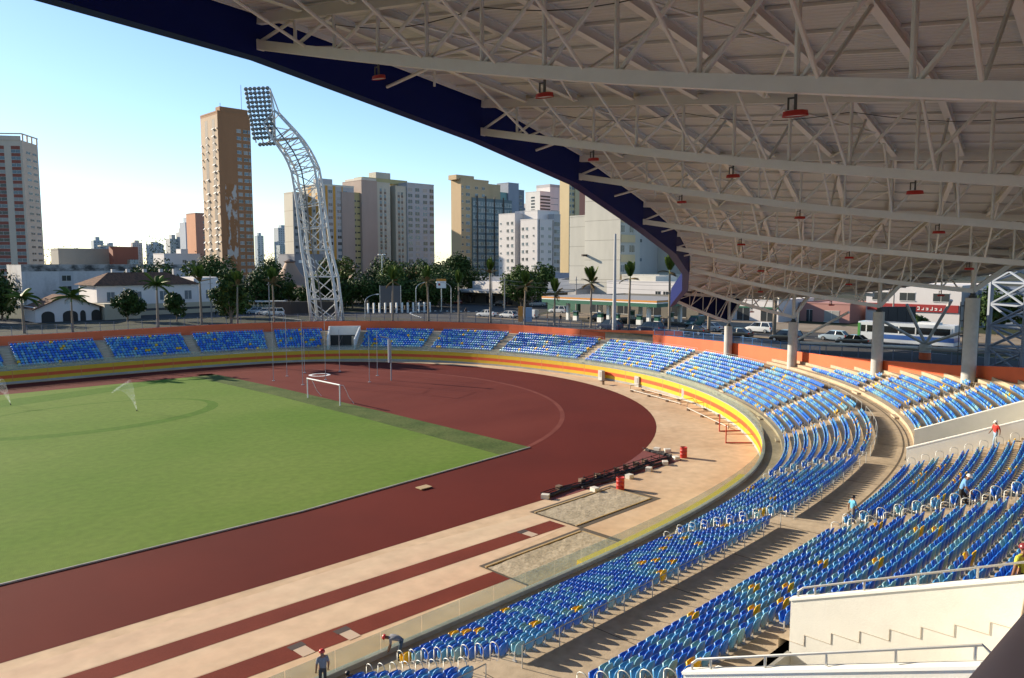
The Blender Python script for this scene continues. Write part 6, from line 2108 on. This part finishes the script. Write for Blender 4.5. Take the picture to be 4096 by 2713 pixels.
for x, y, h, k, w in CAGE:
    t = thing('throwing_cage_pole', f'{k} thin grey throwing cage pole, {w}', 'pole', (x, y, .01), 0, 'poles of the throwing cage')
    MB().tube((0, 0, 0), (0, 0, h), .045, 8, .035).build('shaft', cz, t)
    MB().lathe([(.22, 0), (.22, .05), (.08, .07)], 10).build('foot', cz, t)
t = thing('throwing_cage_pole', 'thick white topped hooked pole right of the throwing cage', 'pole', (24.6, 8.2, .01), 0)
MB().path([(0, 0, 0), (0, 0, 5.6), (-.2, .3, 6.1), (-.9, 1.2, 6.3)], .09, 8).build('shaft', cz, t)
MB().tube((-.16, .2, 2.6), (-.16, .2, 5.9), .16, 8).build('rolled_net', mat('net_white', (.5, .5, .5), .8), t)
b = MB()
b.path([(12.6, 19.8, 9.15), (13.7, 13.6, 8.95), (18.4, 15.5, 8.95)], .025, 5).path([(12.6, 19.8, 9.15), (16.2, 22.6, 9.15)], .025, 5)
tag(b.build('cage_wire', cz), 'thin top wire joining the tall throwing cage poles', 'wire')
b = MB()
for i in range(32):
    a0, a1 = 2 * math.pi * i / 32, 2 * math.pi * (i + 1) / 32
    f_ = lambda a, r_: (20.3 + r_ * math.cos(a), 20.35 + r_ * math.sin(a), .018)
    b.quad(f_(a0, 1.15), f_(a0, 1.6), f_(a1, 1.6), f_(a1, 1.15))
tag(b.build('throwing_circle_ring', M_white), kind='structure')
M_barrel = mat('barrel_red', (.42, .022, .014), .45, var=.12, scale=4)
for x, y, lab in ((16.65, -45.16, 'red oil drum standing alone on the pale concrete, casting a long shadow'), (5.35, -47.0, 'red plastic drum at the corner of the sand pit')):
    t = thing('drum', lab, 'drum', (x, y, 0), 0, 'red drums')
    MB().lathe([(.30, 0), (.31, .03), (.30, .06), (.30, .30), (.318, .32), (.30, .34), (.30, .60), (.318, .62), (.30, .64), (.30, .88), (.31, .92), (.28, .92), (.28, .86)], 22).build('barrel', M_barrel, t, True)
# dismantled barrier lying along the track edge
M_net = mat('black_netting', (.03, .028, .032), .85, var=.2, scale=6)
t = thing('lying_cage_net', 'dismantled black cage netting with bars lying along the track edge', 'cage net', (8, -44.6, 0))
inv = Matrix.Translation(-Vector(t.location))
lines = [((16.2, -41.5), (16.0, -44.6)), ((15.6, -44.5), (-.2, -44.35)), ((14.9, -45.0), (3.4, -45.05)), ((7.0, -44.2), (-.1, -44.6))]
for a, c in lines:
    q = MB()
    n = 14
    for k in range(2):
        pts = [(a[0] + (c[0] - a[0]) * i / n + rng.normal(0, .05), a[1] + (c[1] - a[1]) * i / n + rng.normal(0, .10) + .25 * k, .10 + .05 * rng.random() + .12 * k) for i in range(n + 1)]
        q.path(pts, .10 if k == 0 else .035, 5)
    q.build('net_roll', M_net, t).matrix_parent_inverse = inv
q = MB()
for i in range(9):
    x = 14.8 - 1.25 * i
    q.tube((x, -43.9, .42), (x + .5, -45.2, .12), .03, 5)
    q.tube((x + .1, -43.9, .0), (x + .1, -43.9, .5), .035, 5)
q.tube((14.9, -43.9, .42), (4.5, -44.1, .40), .03, 5)
q.build('bars', mat('cage_bar_dark', (.05, .03, .025), .6), t).matrix_parent_inverse = inv
blk = MB().box(-.28, -.22, 0, .28, .22, .30).mesh('block', mat('ballast_white', (.62, .58, .50), .8, var=.1, scale=3))
blkd = MB().box(-.2, -.2, 0, .2, .2, .34).mesh('block', mat('ballast_brown', (.16, .10, .065), .85))
BL = [(8.2, -45.7, 'between the two drums'), (11.0, -45.55, 'right of the middle'), (13.6, -45.35, 'near the oil drum'), (15.6, -45.1, 'at the foot of the oil drum'), (3.6, -46.0, 'next to the sand pit drum'), (17.0, -42.2, 'at the far end of the netting'), (-.2, -44.6, 'at the near end of the netting'), (17.3, -43.1, 'at the far corner')]
for i, (x, y, w) in enumerate(BL):
    t = thing('ballast_block', f'pale concrete ballast block {w}', 'concrete block', (x, y, 0), R(20 * i), 'ballast blocks along the netting')
    link('block', blk, t)
for i, x in enumerate((12.7, 11.5, 10.1, 8.9, 6.5, 4.6, 2.0)):
    t = thing('ballast_block', f'brown ballast block on the track side of the netting, {ORD[i]} from the oil drum', 'block', (x, -43.95, 0), R(15 * i), 'brown ballast blocks')
    link('block', blkd, t)
# equipment frames along the wall
M_fr_w = mat('frame_pale', (.55, .53, .47), .5)
M_fr_b = mat('frame_brown', (.12, .07, .04), .6)
M_fr_r = mat('frame_red', (.42, .045, .03), .5)
def ladder_frame(label, a, c, w, n):
    a, c = Vector((*a, 0)), Vector((*c, 0))
    d = (c - a).normalized()
    s_ = Vector((-d.y, d.x, 0))
    t = thing('equipment_frame', label, 'equipment frame', a, 0, 'equipment frames along the yellow wall')
    for k in (0, 1):
        p, q = s_ * (w * k), (c - a) + s_ * (w * k)
        MB().tube(p + Vector((0, 0, .28)), q + Vector((0, 0, .28)), .045, 6).build('long_rail', M_fr_w, t)
    L = (c - a).length
    for i in range(n):
        p = d * (L * (i + .2) / (n - .4))
        MB().tube(p + Vector((0, 0, .2)), p + s_ * w + Vector((0, 0, .2)), .035, 5).build('cross_bar', M_fr_b, t)
        if i % 2 == 0:
            for k in (0, 1):
                MB().box(-.14, -.14, 0, .14, .14, .27).build('foot_block', M_fr_b, t).location = p + s_ * (w * k)
    # raised end hoop
    p = d * L
    b = MB().path([p + Vector((0, 0, .05)), p + Vector((0, 0, .75)), p + s_ * w + Vector((0, 0, .75)), p + s_ * w + d * .8 + Vector((0, 0, .05))], .04, 5)
    b.build('end_hoop', M_fr_b, t)
    b = MB().path([Vector((0, 0, .05)), Vector((0, 0, .8)), s_ * w + Vector((0, 0, .8)), s_ * w + Vector((0, 0, .05))], .04, 5)
    b.build('end_hoop', M_fr_b, t)
ladder_frame('pale steel frame with brown cross bars, farther of the two by the yellow wall', (41.2, -21.4), (37.2, -31.6), 1.7, 6)
ladder_frame('pale steel frame with brown cross bars, nearer of the two by the yellow wall', (35.4, -33.6), (29.4, -42.2), 2.0, 6)
for i, (x, y, rz, lab) in enumerate(((28.0, -42.0, R(-38), 'red steel L frame next to the pale equipment frame'), (24.0, -45.0, R(-46), 'red steel L frame nearest the camera'))):
    t = thing('steel_frame', lab, 'steel frame', (x, y, 0), rz, 'red steel frames')
    MB().beam((0, 0, 0), (0, 0, 1.75), .09, .09).build('upright', M_fr_r, t)
    MB().beam((0, 0, .06), (2.6, 0, .06), .09, .09).build('base_bar', M_fr_r, t)
    MB().beam((2.6, 0, .06), (2.9, 2.2 if i else .9, .06), .09, .09).build('base_bar', M_fr_r, t)
    if i:
        MB().beam((0.0, .05, .85), (2.6, .05, .85), .05, .05).build('mid_bar', M_fr_r, t)
t = thing('low_bench', 'small brown stool on the concrete inside the bend', 'stool', (43.2, -15.3, 0))
MB().box(-.55, -.2, .5, .55, .2, .6).build('top', M_fr_b, t)
MB().box(-.12, -.12, 0, .12, .12, .5).build('leg', M_fr_b, t)
for x, y, lab in ((46.3, -12.5, 'grey cabinet against the yellow wall, farther one'), (45.3, -19.6, 'grey metal gate post against the yellow wall'), (40.9, -29.9, 'pale gate panel leaning on the yellow wall')):
    t = thing('wall_cabinet', lab, 'cabinet', (x, y, 0), R(-20))
    MB().box(-.25, -.5, 0, .25, .5, 1.4).build('cabinet', mat('cabinet_grey', (.42, .40, .37), .6), t)
    MB().box(-.29, -.3, .5, -.25, .3, 1.2).build('door', mat('cabinet_door', (.33, .31, .29), .6), t)
# sprinklers throwing arcs of water
def water_mat():
    m = bpy.data.materials.new('water_spray')
    m.use_nodes = True
    nt = m.node_tree
    nt.nodes.clear()
    o = nt.nodes.new('ShaderNodeOutputMaterial'); t_ = nt.nodes.new('ShaderNodeBsdfTransparent'); d = nt.nodes.new('ShaderNodeBsdfDiffuse')
    tr = nt.nodes.new('ShaderNodeBsdfTranslucent'); ad = nt.nodes.new('ShaderNodeMixShader'); mx = nt.nodes.new('ShaderNodeMixShader')
    d.inputs[0].default_value = (.85, .88, .9, 1); tr.inputs[0].default_value = (.85, .88, .9, 1)
    n = nt.nodes.new('ShaderNodeTexNoise'); n.inputs['Scale'].default_value = 6
    mr = nt.nodes.new('ShaderNodeMapRange'); mr.inputs['From Min'].default_value = .35; mr.inputs['From Max'].default_value = .7; mr.inputs['To Min'].default_value = .02; mr.inputs['To Max'].default_value = .16
    tc = nt.nodes.new('ShaderNodeTexCoord')
    nt.links.new(tc.outputs['Object'], n.inputs['Vector']); nt.links.new(n.outputs['Fac'], mr.inputs['Value'])
    nt.links.new(d.outputs[0], ad.inputs[1]); nt.links.new(tr.outputs[0], ad.inputs[2]); ad.inputs[0].default_value = .5
    nt.links.new(mr.outputs[0], mx.inputs[0]); nt.links.new(t_.outputs[0], mx.inputs[1]); nt.links.new(ad.outputs[0], mx.inputs[2])
    nt.links.new(mx.outputs[0], o.inputs[0])
    return m
M_water = water_mat()
for x, y, h, lab, rz in ((-9.3, 9.6, 3.3, 'lawn sprinkler throwing an arc of water in the middle of the pitch', R(135)), (-18.5, 24.0, 2.9, 'lawn sprinkler with water arc at the left edge of the pitch', R(150))):
    t = thing('sprinkler', lab, 'sprinkler', (x, y, .055), rz)
    MB().lathe([(.06, 0), (.05, .14), (.02, .18)], 8).build('head', M_trim, t)
    vs, fs = [], []
    n = 16
    for sp_ in range(7):
        a = R(-26 + 8.5 * sp_)
        ln = 2.2 * (.55 + .45 * sp_ / 6)
        hh = h * (1 - .045 * sp_)
        q = MB()
        pts = [(ln * u * math.cos(a), ln * u * math.sin(a), .15 + hh * 4 * (.62 * u) * (1 - .62 * u)) for u in np.linspace(0, 1.1, n)]
        q.path(pts, [.02 + .07 * u for u in np.linspace(0, 1, n)], 5)
        tag(q.build('water_jet', M_water, t, True), kind='stuff')
t = thing('field_marker', 'small pale valve lid on the pitch edge', 'valve lid', (-4.8, -36.6, .055))
MB().box(-.5, -.35, 0, .5, .35, .06).build('lid', M_timber, t)

# ------------------------------------------------------------------ people
def skin_person(name, label, loc, rz, joints, cloth, hat=None, height=1.75, group=None):
    """one continuous body grown round a skeleton; joints in metres for a 1.75 m figure, facing +x"""
    k = height / 1.75
    names = [n for n in joints if n != 'face']
    edges = [('pelvis', 'waist'), ('waist', 'chest'), ('chest', 'neck'), ('neck', 'head'), ('head', 'crown'),
             ('chest', 'sho_l'), ('sho_l', 'elb_l'), ('elb_l', 'wri_l'), ('wri_l', 'han_l'), ('chest', 'sho_r'), ('sho_r', 'elb_r'), ('elb_r', 'wri_r'), ('wri_r', 'han_r'),
             ('pelvis', 'hip_l'), ('hip_l', 'kne_l'), ('kne_l', 'ank_l'), ('ank_l', 'toe_l'), ('pelvis', 'hip_r'), ('hip_r', 'kne_r'), ('kne_r', 'ank_r'), ('ank_r', 'toe_r')]
    rad = {'pelvis': (.145, .125), 'waist': (.145, .115), 'chest': (.165, .125), 'neck': (.058, .058), 'head': (.098, .085), 'crown': (.085, .075), 'sho': (.075, .075), 'elb': (.050, .050), 'wri': (.036, .036), 'han': (.042, .024),
           'hip': (.095, .095), 'kne': (.068, .068), 'ank': (.050, .050), 'toe': (.045, .035)}
    me = bpy.data.meshes.new('skeleton')
    idx = {n: i for i, n in enumerate(names)}
    me.from_pydata([tuple(c * k for c in joints[n]) for n in names], [(idx[a], idx[b]) for a, b in edges], [])
    o = bpy.data.objects.new('tmp_body', me)
    COL.objects.link(o)
    md = o.modifiers.new('skin', 'SKIN')
    md.use_smooth_shade = True
    for n in names:
        v = me.skin_vertices[0].data[idx[n]]
        r_ = rad[n.split('_')[0]]
        v.radius = (r_[0] * k, r_[1] * k)
        v.use_root = n == 'pelvis'
    ms = o.modifiers.new('sub', 'SUBSURF')
    ms.levels = 1
    dg = bpy.context.evaluated_depsgraph_get()
    body = bpy.data.meshes.new_from_object(o.evaluated_get(dg))
    bpy.data.objects.remove(o)
    bpy.data.meshes.remove(me)
    # five fingers on each hand, eyes and nose
    import bmesh
    bm = bmesh.new()
    bm.from_mesh(body)
    def finger(p, q, r0):
        d = (q - p).normalized()
        a = d.orthogonal().normalized(); b_ = d.cross(a)
        ring_ = []
        for c, rr_ in ((p, r0), (p.lerp(q, .5) + Vector((0, 0, -.004)), r0 * .9), (q, r0 * .6)):
            ring_.append([bm.verts.new(c + a * rr_ * math.cos(t_) + b_ * rr_ * math.sin(t_)) for t_ in (0, 1.57, 3.14, 4.71)])
        for u, v_ in zip(ring_[:-1], ring_[1:]):
            for i in range(4):
                bm.faces.new((u[i], u[(i + 1) % 4], v_[(i + 1) % 4], v_[i]))
        bm.faces.new(ring_[-1])
    for s_ in ('l', 'r'):
        h, w = Vector(joints['han_' + s_]) * k, Vector(joints['wri_' + s_]) * k
        d = (h - w).normalized()
        ac = d.orthogonal().normalized()
        for i, L_ in enumerate((.070, .080, .075, .058)):
            p = h + ac * (.020 * (i - 1.5)) * k
            finger(p, p + (d + ac * .08 * (i - 1.5) + Vector((.15, 0, 0))).normalized() * L_ * k, .009 * k)
        p = h - d * .03 * k + ac * .036 * k
        finger(p, p + (d * .6 + ac * .7).normalized() * .055 * k, .010 * k)
    hd = Vector(joints['head']) * k
    fwd_ = (Vector(joints['face']) - Vector(joints['head'])).normalized() if 'face' in joints else Vector((1, 0, 0))
    up_ = (Vector(joints['crown']) - Vector(joints['neck'])).normalized()
    sd_v = up_.cross(fwd_).normalized()
    nose = [bm.verts.new(hd + fwd_ * (.085 * k) + up_ * (.02 * k)), bm.verts.new(hd + fwd_ * (.115 * k) - up_ * (.015 * k)), bm.verts.new(hd + fwd_ * (.08 * k) - up_ * (.025 * k) + sd_v * (.016 * k)), bm.verts.new(hd + fwd_ * (.08 * k) - up_ * (.025 * k) - sd_v * (.016 * k))]
    bm.faces.new((nose[0], nose[2], nose[1])); bm.faces.new((nose[0], nose[1], nose[3])); bm.faces.new((nose[1], nose[2], nose[3]))
    for s_ in (-1, 1):
        for c, rr_ in ((hd + sd_v * (s_ * .088 * k) - up_ * .005 * k, .028 * k),):
            e = [bm.verts.new(c + fwd_ * rr_ * math.cos(t_) * .7 + up_ * rr_ * math.sin(t_) + sd_v * s_ * .012 * k) for t_ in np.linspace(0, 6.28, 7)[:-1]]
            bm.faces.new(e)
    bm.to_mesh(body)
    bm.free()
    shirt, trous, skin_, shoe = cloth
    mats_ = [skin_, shirt, trous, shoe]
    body.materials.clear()
    for m in mats_: body.materials.append(m)
    J = {n: Vector(c) * k for n, c in joints.items() if n != 'face'}
    segs = [(J[a], J[b], a, b) for a, b in edges if 'face' not in (a, b)]
    def seg_d(p, a, b):
        ab = b - a
        t_ = max(0, min(1, (p - a).dot(ab) / max(ab.length_squared, 1e-9)))
        return (p - (a + ab * t_)).length, t_
    for poly in body.polygons:
        c = poly.center
        best = min(((seg_d(c, a, b), n1, n2) for a, b, n1, n2 in segs), key=lambda q: q[0][0])
        (_, tt), n1, n2 = best
        base_ = n2.split('_')[0]
        if base_ in ('head', 'crown') or (base_ == 'neck' and tt > .75): mi = 0
        elif base_ in ('wri', 'han'): mi = 0
        elif base_ == 'elb': mi = 1 if tt < .75 else 0
        elif base_ == 'waist': mi = 1 if tt > .25 else 2
        elif base_ in ('chest', 'neck', 'sho'): mi = 1
        elif base_ == 'toe': mi = 3
        else: mi = 2
        poly.material_index = mi
        poly.use_smooth = True
    body.name = 'body'
    t = thing(name, label, 'person', loc, rz, group)
    link('body', body, t)
    q = Vector((0, 0, 1)).rotation_difference(up_).to_matrix().to_4x4()
    ang_f = math.atan2((q.inverted() @ fwd_).y, (q.inverted() @ fwd_).x)
    b = MB()
    if hat:
        kind, hm_ = hat
        c = J['head']
        if kind == 'hard_hat':
            b.lathe([(.128, .015), (.126, .05), (.112, .10), (.075, .138), (.02, .15)], 16)
            b.add([(.10, -.09, .02), (.19, -.06, .0), (.20, 0, -.002), (.19, .06, .0), (.10, .09, .02), (.10, .09, .032), (.19, .06, .012), (.20, 0, .01), (.19, -.06, .012), (.10, -.09, .032)], [(0, 1, 2, 3, 4), (5, 6, 7, 8, 9), (1, 8, 7, 2), (2, 7, 6, 3)])
            nm = 'hard_hat'
        elif kind == 'cap':
            b.lathe([(.112, .02), (.112, .07), (.09, .115), (.04, .135), (.01, .137)], 14)
            b.add([(.09, -.08, .03), (.18, -.055, .012), (.19, 0, .01), (.18, .055, .012), (.09, .08, .03), (.09, .08, .04), (.18, .055, .022), (.19, 0, .02), (.18, -.055, .022), (.09, -.08, .04)], [(0, 1, 2, 3, 4), (5, 6, 7, 8, 9), (1, 8, 7, 2), (2, 7, 6, 3)])
            nm = 'cap'
        else:
            b.lathe([(.098, -.02), (.106, .03), (.104, .075), (.08, .115), (.03, .132)], 14)
            nm = 'hair'
        o = b.build(nm, hm_, t, True)
        o.matrix_basis = Matrix.Translation(c) @ q @ Matrix.Rotation(ang_f, 4, 'Z') @ Matrix.Scale(k, 4)
        if nm == 'hair':
            o.location -= Vector(fwd_) * .018
    return t
STAND = {'pelvis': (0, 0, .95), 'waist': (.01, 0, 1.10), 'chest': (0, 0, 1.32), 'neck': (.01, 0, 1.48), 'head': (.03, 0, 1.60), 'crown': (.02, 0, 1.69), 'face': (1, 0, 1.6),
         'sho_l': (0, .19, 1.40), 'elb_l': (-.02, .25, 1.12), 'wri_l': (.06, .25, .87), 'han_l': (.09, .25, .79), 'sho_r': (0, -.19, 1.40), 'elb_r': (-.02, -.25, 1.12), 'wri_r': (.06, -.25, .87), 'han_r': (.09, -.25, .79),
         'hip_l': (0, .09, .88), 'kne_l': (.02, .10, .50), 'ank_l': (-.01, .11, .08), 'toe_l': (.15, .13, .04), 'hip_r': (0, -.09, .88), 'kne_r': (.02, -.10, .50), 'ank_r': (-.01, -.11, .08), 'toe_r': (.15, -.13, .04)}
def pose(**kw):
    d = dict(STAND)
    d.update(kw)
    return d
WALKP = pose(kne_l=(.16, .09, .52), ank_l=(.18, .09, .09), toe_l=(.33, .10, .05), kne_r=(-.06, -.09, .49), ank_r=(-.26, -.09, .13), toe_r=(-.13, -.10, .04), elb_l=(-.10, .25, 1.14), wri_l=(-.08, .26, .90), han_l=(-.07, .26, .82), elb_r=(.06, -.25, 1.13), wri_r=(.20, -.24, .95), han_r=(.25, -.24, .89))
STEPP = pose(waist=(.05, 0, 1.09), chest=(.14, 0, 1.29), neck=(.22, 0, 1.43), head=(.28, 0, 1.54), crown=(.30, 0, 1.63), face=(1.2, 0, 1.2), sho_l=(.14, .19, 1.37), sho_r=(.14, -.19, 1.37), elb_l=(.16, .25, 1.09), wri_l=(.30, .22, .90), han_l=(.36, .21, .84), elb_r=(.18, -.25, 1.09), wri_r=(.34, -.22, .92), han_r=(.40, -.21, .87),
             kne_l=(.26, .09, .60), ank_l=(.20, .09, .38), toe_l=(.34, .10, .33), kne_r=(.0, -.09, .49), ank_r=(-.10, -.09, .09), toe_r=(.05, -.10, .04))
BENDP = pose(pelvis=(-.10, 0, .92), waist=(.06, 0, 1.02), chest=(.32, 0, 1.04), neck=(.48, 0, 1.04), head=(.60, 0, 1.06), crown=(.68, 0, 1.10), face=(1.0, 0, .55), sho_l=(.36, .19, 1.04), elb_l=(.36, .22, .76), wri_l=(.44, .16, .54), han_l=(.47, .13, .46), sho_r=(.36, -.19, 1.04), elb_r=(.38, -.22, .76), wri_r=(.46, -.16, .54), han_r=(.49, -.13, .46),
             hip_l=(-.10, .09, .86), kne_l=(-.02, .10, .49), ank_l=(-.08, .11, .08), toe_l=(.08, .13, .04), hip_r=(-.10, -.09, .86), kne_r=(-.02, -.10, .49), ank_r=(-.08, -.11, .08), toe_r=(.08, -.13, .04))
CROUCH = pose(pelvis=(-.12, 0, .30), waist=(-.05, 0, .42), chest=(.08, 0, .58), neck=(.18, 0, .68), head=(.25, 0, .76), crown=(.28, 0, .84), face=(1, 0, .3), sho_l=(.12, .18, .62), elb_l=(.30, .24, .42), wri_l=(.46, .16, .32), han_l=(.52, .12, .27), sho_r=(.12, -.18, .62), elb_r=(.30, -.24, .42), wri_r=(.46, -.16, .32), han_r=(.52, -.12, .27),
              hip_l=(-.10, .10, .28), kne_l=(.28, .16, .44), ank_l=(.04, .14, .08), toe_l=(.19, .16, .04), hip_r=(-.10, -.10, .28), kne_r=(.28, -.16, .44), ank_r=(.04, -.14, .08), toe_r=(.19, -.16, .04))
SK = mat('skin_brown', (.24, .115, .065), .55)
SKD = mat('skin_dark', (.15, .07, .042), .55)
def cloth(n, c): return mat('cloth_' + n, c, .85, var=.12, scale=14, bump=.25, bscale=30)
C_grey, C_dkgrey, C_teal = cloth('grey', (.20, .20, .22)), cloth('charcoal', (.055, .055, .06)), cloth('light_blue', (.10, .36, .52))
C_blue, C_black, C_red, C_jean, C_yel, C_jeand, C_brown = cloth('blue', (.13, .30, .58)), cloth('black', (.012, .012, .014)), cloth('red', (.52, .03, .02)), cloth('jeans', (.28, .40, .52)), cloth('lime', (.50, .50, .05)), cloth('dark_jeans', (.05, .09, .13)), cloth('taupe', (.16, .13, .11))
SHOE = mat('shoe_dark', (.03, .026, .022), .6)
H_red, H_wht, H_mar, HAIR = mat('helmet_red', (.48, .025, .02), .3), mat('helmet_white', (.80, .79, .75), .35), mat('helmet_maroon', (.20, .03, .035), .3), mat('hair_black', (.012, .010, .010), .5)
skin_person('person', 'worker in a grey shirt and red hard hat standing by the glass railing', (-25.9, -57.75, FLOOR), R(75), STAND, (C_grey, C_dkgrey, SK, SHOE), ('hard_hat', H_red), 1.50)
skin_person('person', 'worker with a red hard hat bending forward over the glass railing', (-22.75, -57.95, FLOOR), R(140), BENDP, (C_grey, C_jeand, SKD, SHOE), ('hard_hat', H_red), 1.50)
skin_person('person', 'dark haired person crouching below the two workers', (-25.15, -58.55, FLOOR), R(150), CROUCH, (C_dkgrey, C_jeand, SKD, SHOE), ('hair', HAIR), 1.48)
skin_person('person', 'man in a light blue t-shirt walking beside the stand walkway', (-4.2, -67.35, WALK + .0 if False else 4.67), R(-35), WALKP, (C_teal, C_brown, SK, SHOE), ('hair', HAIR), 1.42)
skin_person('person', 'man in a blue shirt, black trousers and white hard hat among the seats', (-4.5, -71.75, 6.47), R(-70), STEPP, (C_blue, C_black, SK, SHOE), ('hard_hat', H_wht), 1.62)
skin_person('person', 'man in a red shirt and white cap walking down beside the white parapet', (9.0, -69.85, 6.47), R(140), pose(**{k: v for k, v in WALKP.items()}), (C_red, C_jean, SK, SHOE), ('cap', H_wht), 1.52)
skin_person('person', 'man in a yellow shirt with a maroon hard hat at the right edge', (-18.75, -76.75, 8.57), R(50), STAND, (C_yel, C_black, SK, SHOE), ('hard_hat', H_mar), 1.58)
for x, y, rz, c, lab in ((68.3, 18.3, R(120), C_dkgrey, 'pedestrian in dark clothes on the forecourt, left one'), (66.8, 13.6, R(60), C_black, 'pedestrian in black by the front fuel pump'), (73, -4.8, R(200), C_grey, 'pedestrian in grey at the right end of the petrol station'), (68.5, 42, R(200), C_black, 'pedestrian in black crossing the side street')):
    skin_person('person', lab, (x, y, STREET + .01), rz, WALKP, (c, C_dkgrey, SK, SHOE), ('hair', HAIR), 1.72, 'pedestrians in the street')

# round edge of the balcony beside the camera
rv = Vector((math.sin(R(YAW)), -math.cos(R(YAW)), 0))
fv = Vector((math.cos(R(YAW)) * math.cos(R(PITCH)), math.sin(R(YAW)) * math.cos(R(PITCH)), math.sin(R(PITCH))))
uv_ = rv.cross(fv)
t = thing('balcony_rail', 'blurred mauve brown balcony rail at the bottom right corner', 'balcony rail', CAM + fv * 2.0 + rv * 1.3 - uv_ * 1.0)
a = CAM + Vector((.884, .187, -.428)) * 2.35
b_ = CAM + Vector((.908, .165, -.385)) * 2.45
d = (b_ - a).normalized()
off = (rv * .77 - uv_ * .64) * .23
q = MB().tube(a + off - d * 1.2, b_ + off + d * 1.4, .22, 24)
o = q.build('rail', mat('rail_mauve', (.30, .19, .17), .5, var=.05, scale=8), t, True)
o.matrix_parent_inverse = Matrix.Translation(-Vector(t.location))
